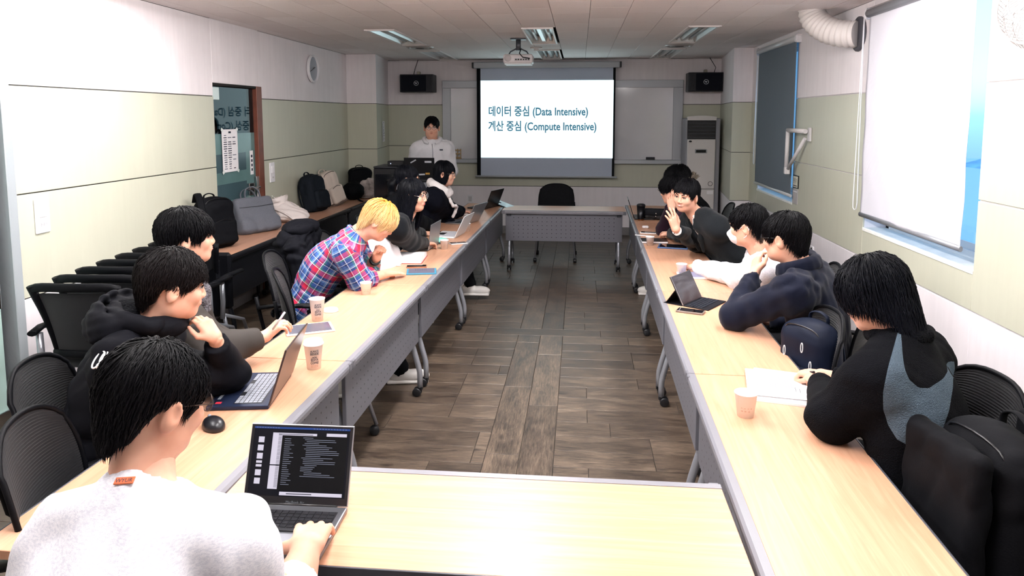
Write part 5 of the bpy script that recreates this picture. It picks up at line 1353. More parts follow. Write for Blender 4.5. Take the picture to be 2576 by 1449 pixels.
MB().tube([(-0.19, -0.058, 0.235), (0, -0.062, 0.23), (0.19, -0.058, 0.235)], 0.003, 6).build('front_seam', mat('seam_dark', '#34363c', 0.7), t)
MB().tube([(-0.19, -0.05, 0.285), (0, -0.054, 0.28), (0.19, -0.05, 0.285)], 0.003, 6).build('top_seam', MATS['seam_dark'], t)
for yy in (-0.03, 0.03): strap(t, smoothpts([(-0.085, yy, 0.31), (-0.075, yy*1.2, 0.385), (-0.03, yy*1.2, 0.425), (0.03, yy*1.2, 0.425), (0.075, yy*1.2, 0.385), (0.085, yy, 0.31)]), 0.013, M_BAGG, 0.4, 'handle')
t = thing('drawstring_bag', 'off white drawstring bag slumped beside the grey laptop bag', 'bag', (-3.02, 7.10, TZ), 0, 'bags left on tables and chairs')
t.rotation_euler = (0, 0, math.radians(20))
soft('body', SDF().ell((0, 0.02, 0.085), (0.17, 0.15, 0.085)).ell((-0.07, 0.05, 0.15), (0.10, 0.09, 0.075), k=0.06).ell((0.1, -0.06, 0.06), (0.10, 0.10, 0.06), k=0.05), 0.008, M_BAGW, t, folds(5, 0.011, 0.08), cuts=(((0, 0, 0.003), (0, 0, -1), 0.01),))
soft('gathered_mouth', SDF().cone((-0.10, 0.05, 0.19), (-0.12, 0.06, 0.245), 0.085, 0.11, k=0.03, flat=True), 0.008, M_BAGW, t, folds(8, 0.010, 0.05))
strap(t, smoothpts([(-0.14, -0.06, 0.15), (-0.02, -0.13, 0.10), (0.08, -0.16, 0.03), (0.15, -0.10, 0.02)]), 0.022, M_BAGW, 0.2)
for x in (-0.17, -0.08): MB().tube([(x+0.015*math.cos(a_), 0.02, 0.262+0.015*math.sin(a_)) for a_ in [2*math.pi*k/14 for k in range(14)]], 0.0025, 6, closed=True).build('eyelet_ring', M_STEEL, t)
backpack('dark slate backpack leaning on the left wall right of the switch', (-3.03, 7.92, TZ), 100, 0.34, 0.18, 0.44, M_BAGD, lean=-0.22, tilt=0.05, seed=7)
bb = backpack('beige backpack with open top and black side leaning on its neighbour', (-3.03, 8.55, TZ), 112, 0.27, 0.17, 0.44, M_BAGBE, lean=-0.18, tilt=-0.26, seed=9, m2=M_BAGBE, straps=False)
soft('black_back_panel', SDF().rbox((0, 0.085, 0.22), (0.135, 0.02, 0.21), 0.02), 0.009, M_BAGB, bb); soft('brown_base', SDF().rbox((0, -0.005, 0.02), (0.135, 0.10, 0.022), 0.02), 0.008, mat('bag_brown', '#5d4b42', 0.7), bb)
backpack('black backpack standing against the left pillar', (-3.02, 9.55, TZ), 150, 0.32, 0.16, 0.40, M_BAGB, lean=-0.10, seed=4, pocket=False)
t = thing('cushion', 'round black cushion bag beside the beige backpack', 'cushion', (-2.98, 9.10, TZ), 0)
soft('cover', SDF().ell((0, 0, 0.12), (0.14, 0.14, 0.12)), 0.009, M_BAGB, t, folds(2, 0.006, 0.1), cuts=(((0, 0, 0.002), (0, 0, -1), 0.01),))
strap(t, smoothpts([(0.10, -0.12, 0.02), (0.16, -0.2, 0.012), (0.2, -0.26, 0.012)]), 0.02, M_BAGB, 0.3)
t = thing('scarf', 'crumpled pale grey scarf in front of the black backpack', 'scarf', (-2.86, 9.36, TZ), 0)
soft('cloth', SDF().ell((0, 0.0, 0.05), (0.16, 0.12, 0.05)).chain([(-0.10, 0.02, 0.07), (-0.06, 0.03, 0.17), (0.03, 0.03, 0.20), (0.10, 0.0, 0.14), (0.13, -0.03, 0.05)], [0.045, 0.05, 0.055, 0.05, 0.04], k=0.04), 0.008, mat('scarf_grey', '#b5aaa6', 0.85), t, folds(3, 0.012, 0.06), cuts=(((0, 0, 0.002), (0, 0, -1), 0.01),))
MB().tube(smoothpts([(0.10, -0.10, 0.02), (0.0, -0.125, 0.014), (-0.12, -0.10, 0.014)]), 0.006, 6).build('hem', MATS['scarf_grey'], t)

# ================================================================== second chair type, nested along the left wall
def nesting_chair():
    t = thing('nesting_chair', 'x', 'chair', (0, 0, 0), 0, 'nested black chairs along the left wall')
    Z0, H_ = 0.46, 0.50
    def bp(u, v):
        w = 0.19+0.05*v**2.5; return (u*w, -0.20-0.10*v+0.03*u*u-0.03*v*v, Z0+H_*v-0.02*u**6*v)
    MB().grid(lambda a_, v: bp((a_*2-1)*0.9, 0.03+0.87*v), 13, 14).build('back_mesh', M_CMESH, t)
    for sx in (-1, 1): MB().tube([bp(sx*0.95, k/8) for k in range(9)], [0.014, 0.014, 0.015, 0.016, 0.018, 0.02, 0.022, 0.024, 0.022], 8, flat=(1.0, 0.7)).build('back_side_frame', M_CFRAME, t)
    MB().tube([bp(-1+k/6, 0.965) for k in range(13)], 0.024, 8, flat=(1.0, 0.6)).build('top_rail', M_CFRAME, t)
    MB().tube([(x_, y_-0.018, z_) for x_, y_, z_ in [bp(-1+k/4, 0.20) for k in range(9)]], 0.022, 8, flat=(1.0, 0.3)).build('lumbar_band', M_CFRAME, t)
    MB().box((0, -0.02, 0.62), (0.42, 0.05, 0.42), 0.02).build('flipped_seat', M_CFRAME, t, smooth=False)
    for sx in (-1, 1):
        MB().tube([(sx*0.225, -0.24, 0.40), (sx*0.235, -0.245, 0.52), (sx*0.235, -0.25, 0.68)], 0.018, 8).build('upright', M_CLEG, t)
        MB().tube([(sx*0.24, -0.30, 0.69), (sx*0.26, -0.2, 0.70), (sx*0.26, 0.02, 0.69)], 0.022, 8, flat=(0.7, 1.1)).build('armrest', M_CFRAME, t)
        for sy in (-1, 1):
            lg = MB().tube([(sx*0.225, -0.22, 0.42), (sx*0.235, sy*0.14-0.05, 0.30), (sx*0.25, sy*0.22-0.03, 0.06)], 0.013, 8).build('leg', M_CLEG, t)
            MB().lathe([(0, -0.02), (0.024, -0.02), (0.028, -0.012), (0.028, 0.012), (0.024, 0.02), (0, 0.02)], 14, Mx((sx*0.25, sy*0.22-0.03, 0.0285), (0, math.pi/2, 0)), cap=False).build('caster', M_CASTER, lg)
    return t
nc = nesting_chair()
ordn = ('nearest of the nested black chairs', 'second nested black chair from the near end', 'third nested black chair from the near end', 'fourth nested black chair from the near end', 'fifth nested black chair from the near end', 'sixth nested black chair from the near end', 'farthest of the nested black chairs')
for k, lb in enumerate(ordn):
    loc = (-2.62-0.02*k, 3.66+0.205*k, 0); lb += ' along the left wall'
    if k == 0: nc.location = loc; nc.rotation_euler = (0, 0, math.radians(4)); nc['label'] = lb
    else: copy_tree(nc, None, loc, math.radians(4), lb)

# free mesh chairs
FREE = 'empty black mesh chairs'
put_chair(-1.36, 1.93, 72, 'empty mesh chair at the lower left, between the grey sweatshirt and the hooded jacket', FREE)
put_chair(-1.47, 3.95, 68, 'empty mesh chair between the stylus holder and the blond person', FREE)
ch_j = put_chair(-1.80, 5.00, 82, 'mesh chair draped with a black padded jacket behind the blond person', FREE)
pc = at(1400, 500, y=9.25); put_chair(pc.x, 8.98, 180, 'empty mesh chair behind the far cross table', FREE)
put_chair(0.88, 3.27, -92, 'mesh chair holding the navy bag', FREE)
put_chair(1.16, 1.90, -88, 'mesh chair holding the large black backpack at the lower right', FREE)
# black padded jacket over the chair
t = thing('padded_jacket', 'black padded jacket hung over an empty chair behind the blond person', 'jacket', (-2.05, 5.0, 0.5))
soft('shell', SDF().rbox((0.0, 0, 0.24), (0.09, 0.25, 0.24), 0.07).ell((0.10, -0.12, 0.16), (0.10, 0.13, 0.18), k=0.08).ell((-0.03, 0.05, 0.44), (0.11, 0.22, 0.09), k=0.06), 0.010, mat('black_padding', '#0a0b11', 0.8, bump=(40, 0.15, 0.004)), t, folds(6, 0.022, 0.09))
soft('hood', SDF().ell((0.0, 0.02, 0.50), (0.12, 0.20, 0.06)), 0.010, mat('black_padding', '#0a0b11', 0.8), t, folds(4, 0.010, 0.08))
soft('sleeve', SDF().chain([(0.06, -0.24, 0.40), (0.13, -0.27, 0.20), (0.12, -0.24, 0.0)], [0.075, 0.07, 0.055], k=0.03), 0.010, MATS['black_padding'], t, folds(9, 0.012, 0.07))
# white padded jacket behind the blond person's chest
t = thing('padded_jacket', 'white padded jacket bundled beside the long haired person', 'jacket', (-1.50, 5.05, 0.50))
soft('shell', SDF().ell((0, 0, 0.25), (0.15, 0.19, 0.27)).ell((0.06, 0.1, 0.18), (0.12, 0.12, 0.2), k=0.06), 0.010, mat('white_padding', '#e9e8ec', 0.55), t, folds(6, 0.010, 0.12))
soft('cuff', SDF().ell((0.14, 0.15, 0.18), (0.03, 0.05, 0.05)), 0.007, mat('cuff_dark', '#2c3038', 0.6), t)
# navy bag on the chair
t = backpack('navy bag with three zipper pulls on the chair beside the navy coat', (1.07, 3.27, 0.455), -120, 0.27, 0.16, 0.44, M_BAGN, lean=0.0, seed=5, pocket=True, hv=0.007)
for x, z in ((-0.05, 0.30), (0.05, 0.34), (0.1, 0.27)):
    MB().tube([(x+0.006*math.cos(a_), -0.115+0.02*abs(x)*0, z+0.022*math.sin(a_)) for a_ in [2*math.pi*k/16 for k in range(16)]], 0.002, 6, closed=True).build('zipper_pull', mat('pull_white', '#dfe0e4', 0.4), t)
# large black backpack at the lower right
t = backpack('large open black backpack at the lower right corner', (1.16, 2.00, 0.46), -96, 0.34, 0.17, 0.50, M_BAGB, lean=-0.05, tilt=-0.04, seed=8, pocket=False, hv=0.008)
soft('front_flap', SDF().rbox((-0.02, -0.13, 0.24), (0.165, 0.03, 0.22), 0.03), 0.008, M_BAGB, t, folds(12, 0.010, 0.12))
MB().box((0.06, 0.115, 0.28), (0.22, 0.012, 0.30), 0.004, rot=(0, 0.12, 0)).build('laptop_sleeve', mat('sleeve_grey', '#3c3c44', 0.45), t, smooth=False)
soft('back_panel', SDF().rbox((0.02, 0.165, 0.26), (0.165, 0.02, 0.25), 0.02), 0.008, M_BAGB, t, folds(13, 0.005, 0.1))
for sx in (-1, 1): strap(t, smoothpts([(sx*0.07, 0.19, 0.50), (sx*0.10+0.03, 0.26, 0.56), (sx*0.13+0.06, 0.33, 0.50), (sx*0.15+0.06, 0.36, 0.36), (sx*0.15+0.05, 0.30, 0.2)]), 0.034, M_BAGB, 0.18, 'shoulder_strap')
# white umbrella handle behind the masked person
p = at(1856, 530, y=6.2)
t = thing('umbrella', 'white hooked umbrella handle behind the right row', 'umbrella', (p.x, 6.2, 0.0))
pts = [(0.045, 0, 0.3), (0.045, 0, p.z-0.03)]+[(0.045*math.cos(a_), 0, p.z-0.03+0.045*math.sin(a_)) for a_ in [math.pi*k/8 for k in range(9)]]+[(-0.045, 0, p.z-0.06)]
MB().tube(pts, 0.0095, 10).build('handle', M_PLASTIC_W, t)
MB().lathe([(0.004, 0.0), (0.012, 0.05), (0.035, 0.30), (0.03, 0.52), (0.012, 0.58)], 14, Matrix.Translation((0.045, 0, 0))).build('canopy', M_BAGB, t)
# ================================================================== people
def dirv(yaw, pitch=0.0):
    y, p = math.radians(yaw), math.radians(pitch)
    return np.array([math.sin(y)*math.cos(p), math.cos(y)*math.cos(p), math.sin(p)])
def hframe(yaw, pitch=0.0, roll=0.0):
    f = dirv(yaw, pitch); r = np.array([math.cos(math.radians(yaw)), -math.sin(math.radians(yaw)), 0.0]); u = np.cross(r, f)
    c, s = math.cos(math.radians(roll)), math.sin(math.radians(roll))
    r, u = r*c-u*s, u*c+r*s
    return np.stack([r, f, u], 1)          # columns right, front, up
def ik(S, W, l1, l2, pole):
    S, W = np.array(S), np.array(W); v = W-S; d = np.linalg.norm(v); k = max(1.0, d/(l1+l2-0.004)); l1 *= k; l2 *= k
    a = (l1*l1-l2*l2+d*d)/(2*d); h = math.sqrt(max(l1*l1-a*a, 0)); e = v/d
    p = np.array(pole, float); p = p-e*(p@e); p /= max(1e-6, np.linalg.norm(p))
    return S+e*a+p*h

def skin_mat(name, c):
    m = mat(name, c, 0.5, spec=0.35)
    t = NT(m); co = t.coord('Object'); n = t.noise(co, 14, 3)
    c0 = lin(c); r = t.new('ShaderNodeValToRGB'); r.color_ramp.elements[0].position = 0.35; r.color_ramp.elements[1].position = 0.7
    r.color_ramp.elements[0].color = (c0[0]*0.92, c0[1]*0.80, c0[2]*0.76, 1); r.color_ramp.elements[1].color = c0
    t.link(n, r.inputs[0]); t.base(r.outputs[0])
    t.b.inputs['Subsurface Weight'].default_value = 0.12; t.b.inputs['Subsurface Radius'].default_value = (0.6, 0.25, 0.12); t.b.inputs['Subsurface Scale'].default_value = 0.01
    return m
SKIN = skin_mat('skin_light', '#dcae97')
M_LIP = mat('lips', '#b8736a', 0.45); M_EYEW = mat('eye_white', '#d9d2cc', 0.3); M_EYED = mat('eye_dark', '#1a1210', 0.15)
M_NAIL = mat('nail', '#eec6b4', 0.3)
def hair_mat(name, root, tip, rough=0.5, spec=0.2):
    m = mat(name, root, rough, spec=spec)
    t = NT(m); a = t.new('ShaderNodeAttribute'); a.attribute_name = 't'
    n = t.noise(t.coord('Object', (1, 1, 1)), 60, 3)
    f = t.math('ADD', a.outputs['Fac'], t.math('MULTIPLY', t.math('SUBTRACT', n, 0.5), 0.5), clamp=True)
    t.base(t.mix(f, root, tip)); t.b.inputs['Anisotropic'].default_value = 0.4
    return m
HAIR_BLACK = hair_mat('hair_black', '#050507', '#0b0b0f')
HAIR_BLUEBLACK = hair_mat('hair_blue_black', '#040509', '#0a0c14')
HAIR_BROWN = hair_mat('hair_brown_black', '#080607', '#141011')
HAIR_BLOND = hair_mat('hair_blond', '#c98a2c', '#efd3a0', 0.5)

def build_head(c, R, neck, h=0.005, skin=SKIN, smile=0.0, broad=1.0):
    """head, ears and neck as vertices in world space"""
    s = SDF(); b = broad
    s.ell((0, -0.014, 0.032), (0.076*b, 0.096, 0.088), k=0.0)
    s.ell((0, 0.022, -0.030), (0.064*b, 0.068, 0.080), k=0.03)
    s.ell((0, 0.048, -0.088), (0.034*b, 0.034, 0.026), k=0.03)                 # chin
    for sx in (-1, 1):
        s.ell((sx*0.046*b, 0.014, -0.066), (0.022, 0.036, 0.034), k=0.03)      # jaw corner
        s.ell((sx*0.042*b, 0.062, -0.022), (0.024, 0.022, 0.024), k=0.025)     # cheek
        s.ell((sx*0.030, 0.083, 0.028), (0.022, 0.010, 0.010), k=0.015)        # brow
    for sx in (-1, 1): s.ell((sx*0.031, 0.098, 0.008), (0.017, 0.014, 0.010), k=0.012, mode='s')
    s.cone((0, 0.085, 0.012), (0, 0.098, -0.025), 0.008, 0.0115, k=0.012)
    for sx in (-1, 1): s.ell((sx*0.012, 0.094, -0.030), (0.008, 0.010, 0.008), k=0.008)
    s.ell((0, 0.086, -0.054), (0.022, 0.008, 0.011), k=0.012)                  # mouth mound
    for sx in (-1, 1):
        s.ell((sx*0.082*b, -0.012, -0.008), (0.0105, 0.022, 0.034), np.stack([[1, 0.35*sx, 0], [-0.35*sx, 1, 0.25], [0, -0.25, 1]], 0)/1.06, k=0.010)
        s.ell((sx*0.091*b, -0.006, -0.002), (0.006, 0.011, 0.019), k=0.006, mode='s')
    nl = (np.array(neck)-np.array(c))@R
    s.cone((0, -0.022, -0.055), nl+np.array([0, 0.0, -0.03]), 0.054*b, 0.062*b, k=0.035)
    V, Q = s.mesh(h)
    return V@R.T+np.array(c), Q

def face_parts(root, c, R, o, smile=0.0, brow='#17120f', lips=M_LIP, eyes=True):
    T = frame(np.array(c)-o, R[:, 0], R[:, 1], R[:, 2])
    for sx in (-1, 1):
        if eyes:
            e = MB(); e.lathe([(0, -0.007), (0.009, -0.0055), (0.0125, 0), (0.009, 0.0055), (0, 0.007)], 14, T @ Mx((sx*0.031, 0.0815, 0.006)) @ Matrix.Diagonal((1.05, 0.75, 0.62, 1)), cap=False); eo = e.build('eye', M_EYEW, root)
            i = MB(); i.lathe([(0, -0.005), (0.005, -0.003), (0.0058, 0), (0.005, 0.003), (0, 0.005)], 12, T @ Mx((sx*0.031, 0.0875, 0.006)) @ Matrix.Diagonal((1, 0.75, 0.85, 1)), cap=False); i.build('iris', M_EYED, eo)
            MB().tube([T @ Vector((sx*x, y, z)) for x, y, z in ((0.016, 0.089, 0.0085), (0.024, 0.0925, 0.0135), (0.034, 0.092, 0.0135), (0.045, 0.084, 0.009))], 0.0022, 6).build('eyelid', M_EYED, root)
        MB().tube([T @ Vector((sx*x, y, z)) for x, y, z in ((0.014, 0.0945, 0.027), (0.028, 0.094, 0.033), (0.042, 0.086, 0.032), (0.052, 0.076, 0.027))], [0.0022, 0.0036, 0.0032, 0.0015], 6).build('eyebrow', mat('brow'+brow, brow, 0.7), root)
    w = 0.021+0.008*smile
    lz = lambda x: -0.054+smile*0.9*(x/w)**2*0.008
    MB().tube([T @ Vector((x, 0.0932-14*x*x, lz(x)+0.0035+0.0025*(smile > 0.5)-abs(x)*0.08)) for x in (-w, -w*0.5, 0, w*0.5, w)], [0.001, 0.0034, 0.0038, 0.0034, 0.001], 8).build('upper_lip', lips, root)
    MB().tube([T @ Vector((x, 0.0922-14*x*x, lz(x)-0.0045-0.003*(smile > 0.5))) for x in (-w*0.9, -w*0.5, 0, w*0.5, w*0.9)], [0.001, 0.0040, 0.0045, 0.0040, 0.001], 8).build('lower_lip', lips, root)
    if smile > 0.5: MB().tube([T @ Vector((x, 0.0945-14*x*x, lz(x)-0.0003)) for x in (-w*0.75, 0, w*0.75)], [0.001, 0.0034, 0.001], 8).build('teeth', mat('teeth', '#efe9e2', 0.3), root)

HC = np.array([0, -0.014, 0.032])
def hair_path(phi, s, zend, th, tuck, crown, ears=False):
    """point at parameter s (0 crown .. 1 end) for azimuth phi; arrays allowed"""
    rx, ry, rz = 0.077+th, 0.097+th, 0.090+th*0.95
    if ears: rx = 0.077+th*(1-0.62*np.clip(np.sin(phi)**2*(s*1.6-0.5), 0, 1))
    thd = math.radians(98)
    arc = 0.145; zeq = HC[2]+rz*math.cos(thd)
    drop = np.maximum(zeq-zend, 0.0)
    # where the path ends: on the dome if zend is above the equator
    ct = np.clip((zend-HC[2])/rz, -1, 1); thend = np.minimum(np.arccos(ct), thd)
    larc = arc*thend/thd; tot = larc+drop
    l = s*tot
    th_ = np.where(l < larc, l/np.maximum(larc, 1e-6)*thend, thend)
    d = np.maximum(l-larc, 0.0)
    x = rx*np.sin(th_)*np.sin(phi); y = ry*np.sin(th_)*np.cos(phi); z = rz*np.cos(th_)
    k = 1-tuck*np.clip(d/0.12, 0, 1)
    P = np.stack([x*k, y*k+crown*np.cos(th_)*np.cos(th_*0.5), z-d], -1)+HC
    return P
def interp_az(tab, phi):
    a = (np.degrees(phi)+180) % 360-180
    ks = sorted(tab); xs = np.array(ks, float); vs = np.array([tab[k] for k in ks], float)
    if -180 not in tab:   # symmetric table given for 0..180
        a = np.abs(a)
    return np.interp(a, xs, vs)
def build_hair(c, R, style, seed, n=1100, h=None):
    """hair cap with tapered locks; returns verts, quads and the root-to-tip value"""
    rng = np.random.RandomState(seed)
    th = style.get('th', 0.018); tuck = style.get('tuck', 0.12); crown = style.get('crown', -0.012); jag = style.get('jag', 0.02)
    wave = style.get('wave', 0.004); swirl = style.get('swirl', 0.35); lift = style.get('lift', 0.006); ears = style.get('ears', True)
    zt = style['z']
    NP, NS = 72, 26
    ph = np.linspace(-math.pi, math.pi, NP, endpoint=False); ss = np.linspace(0, 1, NS)
    PH, SS = np.meshgrid(ph, ss, indexing='ij')
    Z = interp_az(zt, PH)+0.006*np.sin(PH*11+seed)
    C = hair_path(PH, SS, Z, th*0.86, tuck, crown, ears)
    lump = 0.0035*np.sin(PH*7+SS*9+seed)+0.002*np.sin(PH*17-SS*13)
    C += (C-HC)/np.linalg.norm(C-HC, axis=-1, keepdims=True)*lump[..., None]*np.clip(SS*4, 0, 1)[..., None]
    V = [C.reshape(-1, 3)]; T = [SS.ravel()*0.6]
    i, j = np.meshgrid(np.arange(NP), np.arange(NS-1), indexing='ij'); i2 = (i+1) % NP
    Q = [np.stack([i*NS+j, i2*NS+j, i2*NS+j+1, i*NS+j+1], -1).reshape(-1, 4)]
    # inner closing surface so that the rim has thickness
    Ci = hair_path(PH, SS, Z+0.006, -0.004, tuck*0.6, crown*0.5, ears); off = NP*NS
    V.append(Ci.reshape(-1, 3)); T.append(SS.ravel()*0.6)
    Q.append(np.stack([i*NS+j+1, i2*NS+j+1, i2*NS+j, i*NS+j], -1).reshape(-1, 4)+off)
    e0 = np.arange(NP)*NS+NS-1; e1 = ((np.arange(NP)+1) % NP)*NS+NS-1
    Q.append(np.stack([e0, e1, e1+off, e0+off], -1)); off *= 2
    # locks
    K = 6
    p0 = rng.uniform(-math.pi, math.pi, n); s0 = rng.uniform(0.0, 0.72, n)**0.9; s1 = np.clip(s0+rng.uniform(0.28, 0.75, n), 0, 1.0)
    ze = interp_az(zt, p0)+rng.uniform(-jag, jag*0.5, n)
    sw = swirl*rng.uniform(0.4, 1.2, n)*style.get('side', 1)+rng.uniform(-0.12, 0.12, n)
    lf = rng.uniform(0.0, 1.0, n)**2*lift; wid = rng.uniform(0.0011, 0.0028, n)*style.get('w', 1.0)
    t = np.linspace(0, 1, K)
    s = s0[:, None]+(s1-s0)[:, None]*t[None]
    phi = p0[:, None]+sw[:, None]*(t[None]**1.3)*np.clip(1.2-s0[:, None], 0.2, 1)+0.04*wave/0.004*np.sin(t[None]*6+rng.uniform(0, 6, n)[:, None])*0.5
    P = hair_path(phi, s, ze[:, None]+0*s, th, tuck, crown, ears)
    rad = (P-HC)/np.linalg.norm(P-HC, axis=-1, keepdims=True)
    P = P+rad*(lf[:, None]*np.sin(np.pi*np.minimum(t, 0.92))[None]+wave*np.sin(t[None]*8+p0[:, None]*5))[..., None]
    P[:, 0] -= rad[:, 0]*0.004
    tan = np.gradient(P, axis=1); tan /= np.linalg.norm(tan, axis=-1, keepdims=True)+1e-9
    side = np.cross(tan, rad); side /= np.linalg.norm(side, axis=-1, keepdims=True)+1e-9
    nor = np.cross(side, tan)
    pr = (np.array([0.7, 1.0, 1.0, 0.9, 0.65, 0.1])[None]*wid[:, None])[..., None]
    ring = np.stack([P+side*pr, P+nor*pr*0.55, P-side*pr, P-nor*pr*0.55], 2)      # n,K,4,3
    V.append(ring.reshape(-1, 3)); T.append(np.repeat(s[:, :, None], 4, 2).ravel())
    b = off+(np.arange(n)*K*4)[:, None, None]; kk = (np.arange(K-1)*4)[None, :, None]; cc = np.arange(4)[None, None, :]
    c2 = (cc+1) % 4
    Q.append(np.stack(np.broadcast_arrays(b+kk+cc, b+kk+c2, b+kk+4+c2, b+kk+4+cc), -1).reshape(-1, 4))
    V = np.concatenate(V); Q = np.concatenate(Q)
    return V@R.T+np.array(c), Q, np.concatenate(T)

FING = ((0.026, 0.086, 0.070), (0.008, 0.090, 0.079), (-0.011, 0.086, 0.072), (-0.028, 0.077, 0.056))
POSE = {'flat': (6, 8, 6), 'relaxed': (22, 28, 16), 'fist': (72, 88, 50), 'typing': (18, 38, 24), 'soft_fist': (48, 62, 38), 'open': (4, 12, 8), 'pinch': (46, 40, 20), 'chin': (24, 52, 30)}
def hand_sdf(s, W, d, n, side, pose='relaxed', scale=1.0, thumb=0.5, spread=0.0, elbow=None, bend=None):
    """W wrist, d finger direction, n palm-facing normal, side +1 right hand / -1 left hand"""
    W = np.array(W, float); d = _n(np.array(d, float)); n = np.array(n, float); n = _n(n-d*(n@d))
    l = np.cross(d, n)*side                          # towards the thumb
    k = scale
    a = POSE[pose] if isinstance(pose, str) else pose
    for i, (o, kn, ln) in enumerate(FING):
        K = W+d*kn*k+l*o*k
        s.cone(W+d*0.012*k+l*o*0.62*k, K, 0.0155*k, 0.0115*k, k=0.012)
        dd = _n(d+l*(o*spread*12)); p = K
        bb = bend[i] if bend else 1.0
        ang_ = 0.0; r = 0.0092*k if i < 3 else 0.008*k
        for sg, an in zip((0.46, 0.30, 0.24), a):
            ang_ += math.radians(an*bb*(1+0.06*(i-1)))
            q = p+(dd*math.cos(ang_)+n*math.sin(ang_))*ln*sg*k
            s.cone(p, q, r, r*0.9, k=0.004); p = q; r *= 0.9
    tb = W+d*0.022*k+l*0.022*k
    t1 = tb+(d*0.62+l*(0.30+0.55*thumb)+n*(0.45-0.25*thumb))*0.044*k
    t2 = t1+_n(d*0.9+l*0.25*thumb+n*(0.35-0.2*thumb)-l*(0.35*(1-thumb)))*0.032*k
    t3 = t2+_n(d*0.95-l*0.25*(1-thumb)+n*0.2)*0.026*k
    s.cone(W+d*0.012*k+l*0.012*k, t1, 0.016*k, 0.0125*k, k=0.012); s.cone(t1, t2, 0.0115*k, 0.0102*k, k=0.005); s.cone(t2, t3, 0.0102*k, 0.008*k, k=0.004)
    e = W-d*0.06 if elbow is None else np.array(elbow, float)
    s.cone(e, W+d*0.01, 0.040*k if elbow is not None else 0.03*k, 0.0255*k, k=0.012)
    return s

def shoe(root, o, p, d, upper, sole, L=0.27):
    d = _n(np.array([d[0], d[1], 0.0])); r = np.array([d[1], -d[0], 0]); R = np.stack([r, d, [0, 0, 1]], 1)
    p = np.array(p, float)
    s = SDF().ell(p+d*0.09+np.array([0, 0, 0.045]), (0.048, 0.10, 0.045), R, k=0).ell(p-d*0.03+np.array([0, 0, 0.055]), (0.042, 0.07, 0.055), R, k=0.03).cone(p-d*0.01+np.array([0, 0, 0.06]), p-d*0.015+np.array([0, 0, 0.12]), 0.042, 0.045, k=0.02)
    V, Q = s.mesh(0.010, cuts=((p+np.array([0, 0, 0.016]), (0, 0, -1), 0.0), (p+np.array([0, 0, 0.125]), (0, 0, 1), 0.0)))
    so = link_mesh('shoe', raw_mesh(V-o, Q), upper, root)
    s = SDF().rbox(p+d*0.04+np.array([0, 0, 0.012]), (0.05, 0.142, 0.012), 0.01, R)
    V, Q = s.mesh(0.008); link_mesh('sole', raw_mesh(V-o, Q), sole, so)

